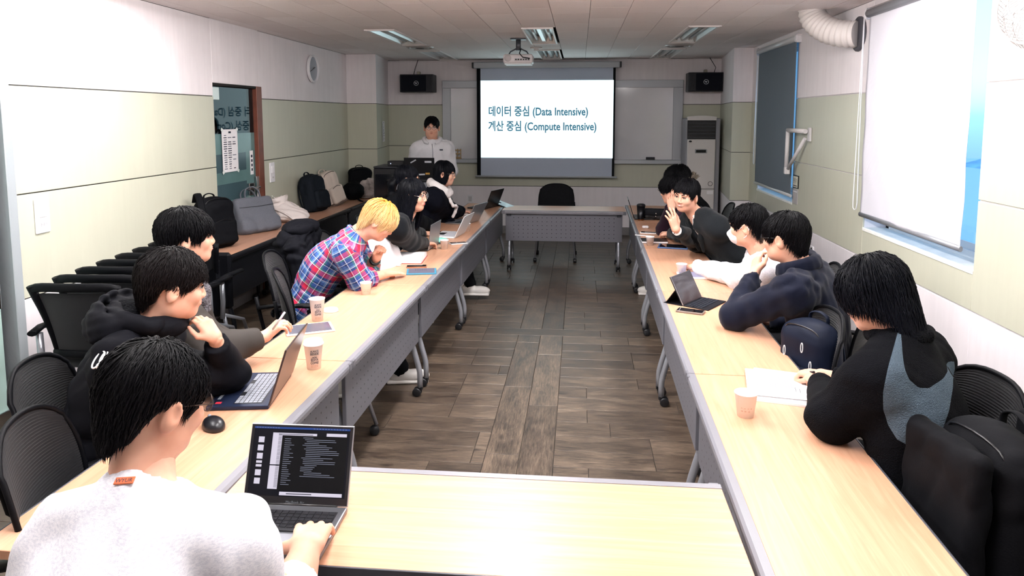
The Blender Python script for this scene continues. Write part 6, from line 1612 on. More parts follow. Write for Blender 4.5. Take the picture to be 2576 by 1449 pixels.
def person(label, head, yaw, pitch, roll, N, H, byaw, skin=SKIN, hair=None, hairm=HAIR_BLACK, hair_n=1100, seed=1, puff=0.0,
           arms=None, top=None, topm=None, legs='sit', pants=None, shoe_m=None, bend=0.02, fold=0.006, vox=0.011, cuff=0.03, neck_cut=0.066, legdir=None,
           smile=0.0, face=True, hvox=0.0056, knees=None, feet=None, wide=1.0, broad=1.0, fl=0.66, topname='sweatshirt', sleeve=1.0, lips=M_LIP, brow='#17120f', hem=0.02, sdrop=0.085, opening=0.0):
    head, N, H = [np.array(q, float) for q in (head, N, H)]
    o = np.array([H[0], H[1], 0.0])
    root = thing('person', label, 'person', tuple(o))
    R = hframe(yaw, pitch, roll); B = hframe(byaw)
    r, f = B[:, 0], B[:, 1]
    us = _n(N-H); fr = _n(np.cross(us, r)); RB = np.stack([r, fr, us], 1)
    Mi = (H+N)/2-fr*bend
    S = {sd: N-us*sdrop+r*sd*0.172*wide+fr*0.01 for sd in (1, -1)}
    A = {}
    for sd in (1, -1):
        a = (arms or {}).get(sd)
        if a is None: a = dict(W=H+f*0.34+r*sd*0.14+np.array([0, 0, 0.10]), d=f*1.0-r*sd*0.4, n=(0, 0, -1), pose='relaxed')
        a = dict(a); a['W'] = np.array(a['W'], float)
        if 'S' in a: S[sd] = np.array(a['S'], float)
        a['E'] = np.array(a['E'], float) if 'E' in a else ik(S[sd], a['W'], 0.285, 0.255, a.get('pole', r*sd*0.7-np.array([0, 0, 1.0])-f*0.5))
        A[sd] = a
    # ---- skin: coarse trunk and limbs, fine head and hands, one mesh
    s = SDF()
    s.ecap(H, Mi, 0.145, 0.13, RB, 0.62).ecap(Mi, N-us*0.09, 0.14, 0.13, RB, 0.6, k=0.06)
    s.cone(S[1], S[-1], 0.05, 0.05, k=0.05); s.cone(N-us*0.05, N+us*0.05, 0.055, 0.05, k=0.03)
    if legs == 'sit':
        ld = f if legdir is None else np.array(legdir, float)
        KN = {sd: (H+r*sd*0.115+ld*0.40+np.array([0, 0, -0.05]) if not knees else np.array(knees[sd], float)) for sd in (1, -1)}
        FT = {sd: (np.array([KN[sd][0], KN[sd][1], 0.0])-ld*0.14 if not feet else np.array(feet[sd], float)) for sd in (1, -1)}
    else:
        ld = f; KN = {sd: H+r*sd*0.10+f*0.02-np.array([0, 0, 0.43]) for sd in (1, -1)}; FT = {sd: np.array([KN[sd][0], KN[sd][1], 0.0]) for sd in (1, -1)}
    for sd in (1, -1):
        hp = H+r*sd*0.09
        s.cone(hp, KN[sd], 0.075, 0.05, k=0.04); s.cone(KN[sd], FT[sd]+np.array([0, 0, 0.10]), 0.05, 0.035, k=0.02)
        s.cone(S[sd], A[sd]['E'], 0.045, 0.036, k=0.03); s.cone(A[sd]['E'], A[sd]['W'], 0.036, 0.024, k=0.01)
    V, Q = s.mesh(0.02)
    parts = [(V, Q)]
    hv, hq = build_head(head, R, N-us*0.02, hvox, broad=broad); parts.append((hv, hq))
    for sd in (1, -1):
        a = A[sd]; hs = SDF()
        hand_sdf(hs, a['W'], a['d'], a['n'], sd, a.get('pose', 'relaxed'), a.get('scale', 1.0), a.get('thumb', 0.5), a.get('spread', 0.0), a['E'] if a.get('bare') else a['W']+(a['E']-a['W'])*0.3, a.get('bend'))
        parts.append(hs.mesh(a.get('vox', 0.0048)))
    n0 = 0; VV = []; QQ = []
    for v, q in parts: VV.append(v); QQ.append(q+n0); n0 += len(v)
    link_mesh('body', raw_mesh(np.concatenate(VV)-o, np.concatenate(QQ)), skin, root)
    if face: face_parts(root, head, R, o, smile, brow, lips)
    # ---- hair
    if hair:
        V, Q, T = build_hair(head, R, hair, seed, hair_n)
        me = raw_mesh(V-o, Q); at_ = me.attributes.new('t', 'FLOAT', 'POINT'); at_.data.foreach_set('value', T.astype(np.float32))
        link_mesh('hair', me, hairm, root)
    # ---- top
    s = SDF(); p = puff
    s.ecap(H-us*hem, Mi, 0.168*wide+p, 0.158*wide+p, RB, fl).ecap(Mi, N-us*0.12, 0.165*wide+p, 0.150*wide+p, RB, fl, k=0.07)
    s.cone(S[1]-us*0.01, S[-1]-us*0.01, 0.060+p*0.7, k=0.05)
    for sd in (1, -1): s.cone(N-us*0.025, S[sd]-us*0.005, 0.056+p*0.25, 0.056+p*0.6, k=0.05)
    for sd in (1, -1):
        a = A[sd]; E, W = a['E'], a['W']; we = W+(E-W)*(a.get('roll', 0.0)) - _n(W-E)*a.get('cuff', cuff)*(1 if not a.get('roll') else 0)
        q = p*sleeve
        s.cone(S[sd], E, 0.066+q, 0.056+q, k=0.055)
        s.cone(E, we, 0.056+q, (0.037+q*0.4)+a.get('roll', 0)*0.03, k=0.02, flat=True)
    s.cone(N-us*0.045, N+us*0.16+fr*0.015, neck_cut, neck_cut, k=0.012, mode='s')
    if opening:
        s.cone(N+fr*0.09-us*0.02, H+us*0.26+fr*(0.20+p), opening, opening*0.8, k=0.01, mode='s')
    fd = folds(seed, fold, 0.10)
    V, Q = s.mesh(vox, disp=fd if fold else None)
    tm = link_mesh(topname, raw_mesh(V-o, Q), topm, root)
    # ---- trousers and shoes
    s = SDF(); s.ecap(H-us*0.0, H+us*0.06, 0.142, 0.14, RB, 0.75)
    for sd in (1, -1):
        hp = H+r*sd*0.09
        s.cone(hp, KN[sd], 0.092, 0.072, k=0.04); s.cone(KN[sd], FT[sd]+np.array([0, 0, 0.085]), 0.070, 0.058, k=0.02, flat=True)
    V, Q = s.mesh(0.018, disp=folds(seed+9, 0.005, 0.11)); link_mesh('trousers', raw_mesh(V-o, Q), pants or mat('trousers_black', '#0b0c10', 0.8), root)
    for sd in (1, -1): shoe(root, o, FT[sd], ld, shoe_m or mat('shoe_white', '#d9d6d2', 0.6), mat('sole_white', '#e6e3df', 0.6))
    info = dict(root=root, o=o, R=R, RB=RB, S=S, A=A, N=N, H=H, head=head, us=us, fr=fr, r=r, top=tm, V=V, Mi=Mi)
    return info

def wear(info, name, sdf, h, material, disp=None, cuts=()):
    V, Q = sdf.mesh(h, disp, cuts=cuts)
    return link_mesh(name, raw_mesh(V-info['o'], Q), material, info['root'])

def glasses(info, rim=0.0013, material=None, w=0.026, hgt=0.021, lens=True):
    m = material or mat('glasses_metal', '#55575c', 0.25, 0.9)
    T = frame(info['head']-info['o'], info['R'][:, 0], info['R'][:, 1], info['R'][:, 2])
    g = MB()
    for sx in (-1, 1):
        g.tube([T @ Vector((sx*0.033+w*math.cos(a), 0.102-0.10*abs(w*math.cos(a)*sx+0.0)*0.3-0.004*(1+sx*math.cos(a)), 0.004+hgt*math.sin(a))) for a in [2*math.pi*k/20 for k in range(20)]], rim, 6, closed=True)
        g.tube([T @ Vector(q) for q in ((sx*0.060, 0.092, 0.008), (sx*0.077, 0.085, 0.010), (sx*0.084, 0.0, 0.012), (sx*0.082, -0.02, -0.004))], rim, 6)
    g.tube([T @ Vector(q) for q in ((-0.008, 0.100, 0.008), (0, 0.103, 0.011), (0.008, 0.100, 0.008))], rim, 6)
    go = g.build('glasses', m, info['root'])
    if lens:
        gl = mat('lens_clear', '#dfe8ee', 0.02, spec=0.6); gl.node_tree.nodes['Principled BSDF'].inputs['Alpha'].default_value = 0.12
        for sx in (-1, 1):
            l = MB(); l.lathe([(0, 0), (1, 0)], 20, T @ Mx((sx*0.033, 0.099, 0.004), (math.pi/2, 0, 0)) @ Matrix.Diagonal((w, hgt, 1, 1)), cap=False); l.build('lens', gl, go)

from mathutils.bvhtree import BVHTree
def surf(info, u, v, obj=None):
    """point and normal where the line of sight through a photo pixel meets the garment (root-local coordinates)"""
    me = (obj or info['top']).data
    b = BVHTree.FromPolygons([q.co for q in me.vertices], [tuple(p.vertices) for p in me.polygons])
    o = Vector(info['o']); c0 = Vector((0, 0, CAM_H))
    d = (Vector(at(u, v, y=1.0))-c0).normalized()
    hit = b.ray_cast(c0-o, d)
    return hit[0], hit[1]
H_SHORT = dict(z={0: 0.030, 40: 0.028, 58: -0.012, 66: -0.014, 76: 0.020, 100: 0.016, 122: -0.045, 150: -0.085, 180: -0.095}, th=0.018, tuck=0.22)
def P_(u, v, **k): return np.array(at(u, v, **k))
def hs(**k): return dict(H_SHORT, **k)
def heather(name, c, d, sc=160, bs=900):
    m = mat(name, c, 0.85, spec=0.2, sheen=0.08)
    t = NT(m); co = t.coord('Object', (1, 1, 1)); t.b.inputs['Specular IOR Level'].default_value = 0.12; n = t.noise(t.coord('Object', (1, 1, 2.5)), sc, 3, 0.7); n2 = t.noise(co, bs, 1)
    t.base(t.mix(t.ramp(n, [(0.42, 0.0), (0.62, 1.0)]), c, d)); t.bump(n2, 0.3, 0.002); return m
def seat_for(I, yaw, label, back=0.04):
    f = dirv(yaw); put_chair(float(I['H'][0]+f[0]*back), float(I['H'][1]+f[1]*back), yaw, label)
UP = np.array([0, 0, 1.0])

# ---------------------------------------------------------------- left row, from the viewer on
M_GREYMEL = heather('grey_melange', '#dddde3', '#c6c8d2', 110)
h = P_(395, 1015, z=1.20)
P1 = person('person seen from behind in a light grey sweatshirt, typing on the silver laptop', h, 30, -14, 0, h+(0.005, -0.075, -0.155), (-0.94, 1.02, 0.585), 14,
    hair=H_SHORT, hair_n=3552, seed=11, topm=M_GREYMEL, puff=0.021, vox=0.008, fold=0.008, wide=0.90, sdrop=0.115, hem=0.10,
    arms={1: dict(W=P_(772, 1378, z=0.80), d=P_(800, 1285, z=0.762)-P_(772, 1378, z=0.80), n=(0, 0.1, -1), pose=(10, 22, 14), thumb=0.45, spread=0.5, pole=(0.15, -0.5, -1.0), S=h+(0.175, -0.045, -0.285), vox=0.0038, scale=1.24, cuff=0.045),
          -1: dict(S=h+(-0.15, -0.085, -0.27), W=(-0.98, 1.38, 0.70), d=(0.2, 1, 0), n=(0, 0, -1), pole=(-0.15, -0.6, -1))})
glasses(P1, material=mat('glasses_brown', '#3a2a22', 0.3, 0.3))
N, us, fr, r = P1['N'], P1['us'], P1['fr'], P1['r']
cl = SDF()
for k in range(14):
    a0, a1 = 2*math.pi*k/14, 2*math.pi*(k+1)/14
    q = lambda a: N+us*(0.012+0.012*-math.cos(a)*-1)+r*0.071*math.sin(a)+fr*(0.068*math.cos(a)+0.006)
    cl.cone(q(a0), q(a1), 0.013, k=0.008)
wear(P1, 'collar_rib', cl, 0.006, M_GREYMEL)
p, nn = surf(P1, 314, 1210)
ex = Vector((0.9955, 0.0945, 0)); ex = (ex-nn*ex.dot(nn)).normalized(); ey = nn.cross(ex)
lb = MB().box((0, 0, 0.0015), (0.041, 0.0155, 0.003), 0.001, M=frame(p, ex, ey, nn)).build('back_label', mat('label_orange', '#c9663a', 0.6), P1['root'], smooth=False)
lettering('lettering', 'WYUR', 0.012, frame(p+nn*0.0036-ey*0.0045, ex, ey, nn), M_INK, lb, 'CENTER')
seat_for(P1, 14, 'mesh chair under the person in the light grey sweatshirt')

M_SHELL = mat('black_shell', '#090a10', 0.75, spec=0.2, bump=(40, 0.15, 0.004))
def fleece(name, c, sc=140, st=0.8):
    m = mat(name, c, 0.95, spec=0.1, sheen=0.0); t = NT(m)
    v = t.new('ShaderNodeTexVoronoi'); v.inputs['Scale'].default_value = sc; t.link(t.coord('Object'), v.inputs['Vector'])
    t.bump(v.outputs['Distance'], st, 0.006); return m
M_FLEECE = fleece('black_fleece', '#07080c')
h = P_(440, 722, z=1.20)
P2 = person('person in a black hooded jacket resting chin on hand beside the dark blue laptop', h, 55, -8, 0, h+(-0.11, -0.03, -0.145), (-1.74, 2.36, 0.585), 75,
    hair=hs(wave=0.005, th=0.024, z={0: 0.04, 40: 0.03, 60: 0.0, 68: -0.005, 78: 0.016, 100: 0.012, 125: -0.045, 150: -0.08, 180: -0.09}), hair_n=3108, seed=12, hairm=HAIR_BROWN, topm=M_SHELL, puff=0.034, sleeve=0.6, fold=0.014, topname='padded_jacket', vox=0.009,
    arms={1: dict(E=P_(572, 945, z=0.79), W=P_(543, 852, z=1.0), d=P_(497, 790, z=1.09)-P_(543, 852, z=1.0), n=(-0.75, 0.35, 0), pose='chin', thumb=0.7, scale=0.86)})
N, us, fr, r = P2['N'], P2['us'], P2['fr'], P2['r']
hd = SDF().ell(N-fr*0.075+us*0.01, (0.165, 0.11, 0.105), P2['RB']).ell(N-fr*0.045+us*0.065, (0.125, 0.105, 0.085), P2['RB'], k=0.025, mode='s')
for k in range(9):
    a0, a1 = math.radians(-110+k*220/9), math.radians(-110+(k+1)*220/9)
    q = lambda a: N+us*(0.055-0.02*math.cos(a))+r*0.128*math.sin(a)+fr*(0.02-0.125*math.cos(a))
    hd.cone(q(a0), q(a1), 0.030, k=0.02)
wear(P2, 'hood', hd, 0.008, M_SHELL, folds(5, 0.009, 0.07))
wear(P2, 'hood_lining', SDF().ell(N-fr*0.06+us*0.0, (0.145, 0.105, 0.075), P2['RB']), 0.010, M_FLEECE, folds(7, 0.004, 0.03))
cf = SDF()
for k in range(8):
    a0, a1 = math.radians(25+k*130/8), math.radians(25+(k+1)*130/8)
    q = lambda a: N+us*0.045+r*0.10*math.cos(a)+fr*(0.01+0.095*math.sin(a))
    cf.cone(q(a0), q(a1), 0.034, k=0.02)
wear(P2, 'stand_collar', cf, 0.008, M_SHELL, folds(8, 0.004, 0.06))
mwp = mat('white_print', '#e8e8ea', 0.6)
for u, v, ru, rv in ((249, 906, 0.016, 0.030), (252, 922, 0.010, 0.010), (262, 900, 0.008, 0.022)):
    p, nn = surf(P2, u, v)
    if p is None: continue
    e1 = nn.cross(Vector((0, 0, 1))).normalized(); e2 = e1.cross(nn).normalized()*-1
    MB().tube([p+nn*0.003+e1*ru*math.cos(a)+e2*rv*math.sin(a) for a in [2*math.pi*k/24 for k in range(24)]], 0.003, 6, closed=True).build('printed_loop', mwp, P2['root'])
seat_for(P2, 75, 'mesh chair under the person in the black hooded jacket')

M_BROWNJ = mat('grey_brown_twill', '#36322f', 0.75, spec=0.25, bump=(300, 0.15, 0.002))
M_SHERPA = fleece('grey_sherpa', '#5d5b60', 110)
M_TEE = mat('white_tee', '#dcdde0', 0.8)
h = P_(475, 600, z=1.27)
P3 = person('person in a grey brown jacket with sherpa collar holding a white stylus', h, 60, 3, 0, h+(-0.07, -0.03, -0.16), (-1.88, 2.97, 0.585), 68,
    hair=hs(th=0.027, z={0: 0.022, 40: 0.016, 60: -0.02, 70: -0.02, 80: 0.008, 100: 0.004, 125: -0.05, 150: -0.085, 180: -0.095}, swirl=0.2), hair_n=2220, seed=13, topm=M_BROWNJ, puff=0.034, fold=0.011, topname='jacket', opening=0.055,
    arms={1: dict(W=P_(664, 850, z=0.82), pole=(0.3, -0.9, -0.8), d=P_(712, 806, z=0.89)-P_(664, 850, z=0.82), n=(0.3, 0.5, -0.9), pose='pinch', thumb=0.2, scale=1.0)})
N, us, fr, r = P3['N'], P3['us'], P3['fr'], P3['r']
tee = SDF().ecap(P3['Mi'], N-us*0.12, 0.15, 0.135, P3['RB'], 0.66).cone(N-us*0.06, N, 0.075, 0.07, k=0.04).cone(N-us*0.03, N+us*0.16, 0.060, 0.060, k=0.01, mode='s')
wear(P3, 'tshirt', tee, 0.012, M_TEE)
sc = SDF()
for sd in (1, -1):
    sc.chain([N-fr*0.055+us*0.03, N+r*sd*0.075-fr*0.01+us*0.035, N+r*sd*0.085+fr*0.06+us*0.0, N+r*sd*0.07+fr*0.125-us*0.09, N+r*sd*0.055+fr*0.15-us*0.17], [0.03, 0.032, 0.034, 0.032, 0.018], k=0.02)
wear(P3, 'sherpa_collar', sc, 0.008, M_SHERPA, folds(4, 0.005, 0.02))
seat_for(P3, 68, 'mesh chair under the person holding the stylus')

def plaid():
    m = bpy.data.materials.new('plaid_flannel'); m.use_nodes = True; t = NT(m)
    a = t.new('ShaderNodeAttribute'); a.attribute_name = 'cloth'; sp = t.new('ShaderNodeSeparateXYZ'); t.link(a.outputs['Vector'], sp.inputs[0])
    def stripes(o, ph):
        f = t.math('FRACT', t.math('ADD', t.math('DIVIDE', o, 0.13), ph+50))
        return t.ramp(f, [(0.0, '#35548c'), (0.14, '#6d93bf'), (0.22, '#e4e2e6'), (0.25, '#22356a'), (0.38, '#b3213f'), (0.58, '#8f1839'), (0.62, '#ecebee'), (0.645, '#34725f'), (0.72, '#2b4680'), (0.90, '#d8dce8'), (0.925, '#1b2850')], 'CONSTANT')
    c1, c2 = stripes(sp.outputs[0], 0.0), stripes(sp.outputs[1], 0.37)
    t.base(t.mix(0.5, c1, c2)); t.b.inputs['Roughness'].default_value = 0.8; t.b.inputs['Specular IOR Level'].default_value = 0.2
    return m
def cloth_coords(I, o):
    me = o.data; n = len(me.vertices); V = np.zeros(n*3, np.float32); me.vertices.foreach_get('co', V); V = V.reshape(-1, 3)+I['o']
    r, fr, us = I['r'], I['fr'], I['us']
    best = np.full(n, 1e9); C = np.zeros((n, 3), np.float32)
    segs = [(I['H'], I['N'], 0.17, r, 0.0)]
    for sd in (1, -1): segs += [(I['S'][sd], I['A'][sd]['E'], 0.07, fr, 0.02), (I['A'][sd]['E'], I['A'][sd]['W'], 0.06, fr, 0.05)]
    off = 0.0
    for a, b, rad, ref, o_ in segs:
        ab = b-a; L = np.linalg.norm(ab); e = ab/L; q = V-a; tt = q@e
        x = ref-e*(ref@e); x /= np.linalg.norm(x); y = np.cross(e, x)
        d = np.linalg.norm(q-np.clip(tt, 0, L)[:, None]*e, axis=1)/rad
        m = d < best; best[m] = d[m]
        ang = np.arctan2(q@y, q@x)
        C[m, 0] = (ang*rad)[m]+o_; C[m, 1] = tt[m]+o_
    at_ = me.attributes.new('cloth', 'FLOAT_VECTOR', 'POINT'); at_.data.foreach_set('vector', C.ravel())
h = P_(955, 558, y=4.50)
P4 = person('blond person in a red and blue plaid shirt leaning over a tablet', h, 82, -34, 0, h+(-0.17, -0.01, -0.10), (-1.78, 4.42, 0.585), 80, bend=0.05,
    hair=hs(th=0.023, jag=0.03, lift=0.010, z={0: 0.012, 40: 0.0, 58: -0.03, 68: -0.03, 78: 0.006, 98: -0.01, 115: -0.06, 150: -0.105, 180: -0.115}, swirl=0.15), hair_n=1924, seed=14, hairm=HAIR_BLOND, topm=plaid(), puff=0.022, fold=0.009, topname='plaid_shirt', feet={1: (-1.20, 4.62, 0), -1: (-1.50, 4.35, 0)}, vox=0.009, brow='#7a5a35', smile=0.4,
    arms={1: dict(E=P_(905, 705, z=0.775), W=P_(968, 690, z=0.765), d=P_(1040, 682, z=0.745)-P_(968, 690, z=0.765), n=(0, 0, -1), pose='flat', roll=0.55, bare=True, thumb=0.4, scale=1.08),
          -1: dict(E=P_(925, 672, z=0.775), W=P_(946, 652, z=0.87), d=(0.35, -0.1, 0.9), n=(0.6, -0.6, -0.1), pose='fist', roll=0.5, bare=True, thumb=0.2, scale=1.05)})
cloth_coords(P4, P4['top'])
N, us, fr, r = P4['N'], P4['us'], P4['fr'], P4['r']
co = SDF()
for sd in (1, -1): co.chain([N-fr*0.062+us*0.035, N+r*sd*0.07-fr*0.015+us*0.03, N+r*sd*0.072+fr*0.05+us*0.005, N+r*sd*0.05+fr*0.095-us*0.05], [0.016, 0.017, 0.018, 0.012], k=0.01)
cc = wear(P4, 'shirt_collar', co, 0.006, P4['top'].data.materials[0]); cloth_coords(P4, cc)
a = P4['A'][-1]; e = _n(a['E']-a['W'])
MB().lathe([(0.034, -0.013), (0.038, -0.011), (0.038, 0.011), (0.034, 0.013)], 20, frame(a['W']+e*0.03-P4['o'], *[Vector(q) for q in (_n(np.cross(e, UP)), _n(np.cross(e, np.cross(e, UP))), e)])).build('wrist_watch', M_BLACK, P4['root'])
seat_for(P4, 80, 'mesh chair under the blond person')

M_CARD = heather('black_cardigan', '#090b0f', '#0f1217', 300, 600)
LONG = dict(z={0: 0.055, 22: 0.05, 38: 0.012, 52: -0.05, 62: -0.14, 75: -0.26, 100: -0.30, 180: -0.32}, th=0.012, tuck=-0.10, swirl=0.05, wave=0.003, ears=False, jag=0.03)
h = P_(1040, 492, y=5.20)
P5 = person('long haired person with round glasses in a black cardigan typing on the white laptop', h, 100, -4, 0, h+(-0.06, 0.0, -0.16), (-1.74, 5.22, 0.585), 85,
    hair=LONG, hair_n=1628, seed=15, hairm=HAIR_BLUEBLACK, topm=M_CARD, puff=0.020, fold=0.008, topname='cardigan', wide=0.92, smile=0.4, lips=mat('lips_pink', '#c9635f', 0.4),
    arms={1: dict(W=P_(1072, 612, z=0.785), d=P_(1112, 612, z=0.755)-P_(1072, 612, z=0.785), n=(0, 0, -1), pose='typing', scale=0.92),
          -1: dict(W=P_(1062, 588, z=0.80), d=P_(1095, 578, z=0.80)-P_(1062, 588, z=0.80), n=(0, 0, -1), pose='relaxed', scale=0.92)})
glasses(P5, material=mat('glasses_silver', '#b9b2aa', 0.25, 0.9), w=0.025, hgt=0.024)
seat_for(P5, 85, 'mesh chair under the long haired person with round glasses')

h = P_(1026, 452, y=6.15)
P6 = person('dark haired person with black glasses and a ponytail, between two others in the left row', h, 80, -4, 0, h+(-0.06, 0.0, -0.16), (-1.72, 6.12, 0.585), 85,
    hair=dict(z={0: 0.055, 30: 0.04, 50: 0.0, 75: -0.02, 100: -0.02, 140: -0.04, 180: -0.05}, th=0.012, tuck=0.1, swirl=0.0, wave=0.002), hair_n=888, seed=16, hairm=HAIR_BLUEBLACK, topm=mat('black_knit', '#07080c', 0.85, bump=(300, 0.2, 0.003)), puff=0.045, fold=0.008, wide=0.98,
    arms={1: dict(W=P_(1085, 566, z=0.79), d=P_(1112, 562, z=0.77)-P_(1085, 566, z=0.79), n=(0, 0, -1), pose='relaxed', scale=0.92)})
glasses(P6, 0.003, mat('glasses_black', '#0c0c10', 0.3))
R = P6['R']; hh = P6['head']
pt = SDF().chain([hh+R@np.array([0.02, -0.10, 0.0]), hh+R@np.array([0.03, -0.135, -0.05]), hh+R@np.array([0.03, -0.13, -0.15]), hh+R@np.array([0.03, -0.12, -0.26])], [0.03, 0.036, 0.032, 0.012], k=0.02)
wear(P6, 'ponytail', pt, 0.007, HAIR_BLUEBLACK, folds(6, 0.004, 0.02, (1, 1, 0.1)))
seat_for(P6, 85, 'mesh chair under the ponytailed person')

M_NAVYW = mat('navy_wool', '#080a14', 0.85, bump=(200, 0.2, 0.003))
M_WFLEECE = fleece('cream_fleece', '#e3dedd', 160, 0.5)
h = P_(1120, 437, y=7.05)
P7 = person('person with bobbed hair and glasses in a navy coat with white fleece hood', h, 92, -6, 0, h+(-0.07, 0.0, -0.16), (-1.62, 7.05, 0.585), 88,
    hair=dict(z={0: 0.026, 35: 0.02, 50: -0.02, 62: -0.09, 90: -0.11, 180: -0.12}, th=0.014, tuck=0.02, swirl=0.0, wave=0.002, ears=False), hair_n=962, seed=17, hairm=HAIR_BLUEBLACK, topm=M_NAVYW, puff=0.045, fold=0.010, topname='coat', feet={1: (-1.06, 6.85, 0.05), -1: (-1.35, 7.2, 0)}, broad=1.06,
    arms={1: dict(W=P_(1160, 532, z=0.78), d=(1, 0.2, 0), n=(0, 0, -1), scale=0.92)})
glasses(P7, material=MATS['glasses_silver'])
N, us, fr, r = P7['N'], P7['us'], P7['fr'], P7['r']
hd = SDF()
for k in range(12):
    a0, a1 = math.radians(-140+k*280/12), math.radians(-140+(k+1)*280/12)
    q = lambda a: N+us*(0.035-0.045*max(0, -math.cos(a)))+r*0.112*math.sin(a)+fr*(0.02-0.115*math.cos(a))
    hd.cone(q(a0), q(a1), 0.042, k=0.02)
wear(P7, 'fleece_hood', hd, 0.008, M_WFLEECE, folds(3, 0.004, 0.05))
wear(P7, 'fleece_trim', SDF().chain([N+r*0.06+fr*0.11-us*0.0, N+r*0.07+fr*0.17-us*0.06, N+r*0.06+fr*0.205-us*0.09, N+r*0.03+fr*0.225-us*0.085, N-r*0.02+fr*0.235-us*0.10, N-r*0.03+fr*0.24-us*0.16, N-r*0.03+fr*0.235-us*0.21], [0.016]*7, k=0.01), 0.006, M_WFLEECE)
seat_for(P7, 88, 'mesh chair under the person in the coat with white fleece hood')

# ---------------------------------------------------------------- presenter
M_HOODW = heather('off_white_hoodie', '#d9d9dc', '#c4c6cc', 250, 700)
h = P_(1086, 322, y=8.50)
P8 = person('presenter in a white zip hoodie standing behind the lectern', h, 170, -4, 0, h+(0.0, 0.03, -0.165), (h[0]+0.0, h[1]+0.05, 1.0), 172, legs='stand',
    hair=dict(z={0: 0.075, 18: 0.045, 40: 0.02, 62: -0.005, 80: 0.01, 100: 0.0, 130: -0.06, 180: -0.08}, th=0.02, tuck=0.2, swirl=0.2), hair_n=1110, seed=18, topm=M_HOODW, puff=0.020, fold=0.010, topname='zip_hoodie', wide=1.0, broad=1.1, smile=0.1,
    arms={1: dict(W=h+(-0.30, -0.22, -0.60), d=(0.25, -0.9, -0.2), n=(0, 0, -1), pole=(-0.3, 0.3, -1)), -1: dict(W=h+(0.17, -0.16, -0.62), d=(-0.2, -0.9, -0.3), n=(0, 0, -1), pole=(0.3, 0.4, -1))})
glasses(P8)
N, us, fr, r = P8['N'], P8['us'], P8['fr'], P8['r']
hd = SDF()
for k in range(12):
    a0, a1 = math.radians(-150+k*300/12), math.radians(-150+(k+1)*300/12)
    q = lambda a: N+us*(0.03-0.05*max(0, -math.cos(a)))+r*0.098*math.sin(a)+fr*(0.02-0.10*math.cos(a))
    rr_ = lambda a: 0.010+0.020*max(0, math.cos(a/2))
    hd.cone(q(a0), q(a1), rr_(a0), rr_(a1), k=0.02)
wear(P8, 'hood', hd, 0.009, M_HOODW)
wear(P8, 'tshirt', SDF().cone(N-us*0.07+fr*0.062, N-us*0.01+fr*0.03, 0.050, 0.062).cone(N-us*0.04, N+us*0.16+fr*0.02, 0.064, 0.064, k=0.01, mode='s'), 0.008, M_TEE)
zp = MB()
pts = [surf(P8, u, v)[0] for u, v in ((1087, 362), (1088, 372), (1089, 384), (1089, 395), (1090, 404))]
pts = [q-Vector((0, 0.004, 0)) for q in pts if q is not None]
if len(pts) > 1: zp.tube(pts, 0.005, 6).build('zipper', mat('zip_grey', '#8b8d94', 0.4, 0.5), P8['root'])
p, nn = surf(P8, 1108, 377)
if p is not None: MB().box((0, 0, 0.002), (0.06, 0.016, 0.002), M=frame(p, Vector((1, 0, 0)), nn.cross(Vector((1, 0, 0))).normalized(), nn)).build('chest_emblem', M_INK, P8['root'], smooth=False)

# ---------------------------------------------------------------- right row, from the screen back
M_COATB = mat('black_coat', '#07080c', 0.7, bump=(60, 0.15, 0.004))
h = P_(1702, 452, y=7.35)
P9 = person('person with dark curly hair in a black coat, farthest seat of the right row', h, -80, -8, 0, h+(0.07, 0.0, -0.16), (1.32, 7.35, 0.585), -88,
    hair=hs(th=0.034, wave=0.008, lift=0.014, z={0: 0.02, 45: 0.0, 65: -0.02, 90: -0.01, 125: -0.05, 180: -0.08}, swirl=0.6), hair_n=1036, seed=19, topm=M_COATB, puff=0.05, fold=0.008, topname='coat', feet={-1: (0.80, 7.22, 0), 1: (1.0, 7.5, 0)})
N, us, fr, r = P9['N'], P9['us'], P9['fr'], P9['r']
hd = SDF().ell(N-fr*0.11+us*0.04, (0.13, 0.08, 0.10), P9['RB'])
wear(P9, 'hood', hd, 0.010, M_COATB, folds(3, 0.006, 0.06))
rng = random.Random(4); fu = MB()
for k in range(420):
    a = math.radians(rng.uniform(-150, 150)); b = rng.uniform(0, 6.28)
    base = N+us*0.10+r*0.10*math.sin(a)+fr*(-0.11-0.07*math.cos(a))
    dd = us*(0.5+0.6*math.sin(b))+r*(0.8*math.sin(a)+0.3*math.cos(b))-fr*(0.8*math.cos(a)-0.2)
    dd = _n(dd)*rng.uniform(0.035, 0.075)
    q = Vector(base-P9['o']); d2 = Vector(dd)
    fu.tube([q, q+d2*0.5+Vector((0, 0, 0.004)), q+d2], [0.006, 0.0045, 0.0008], 4)
tag(fu.build('fur_trim', mat('hood_fur', '#7d7366', 0.9, mott=(60, 0.5)), P9['root']), kind='stuff')
seat_for(P9, -88, 'mesh chair under the person in the black coat with fur hood')

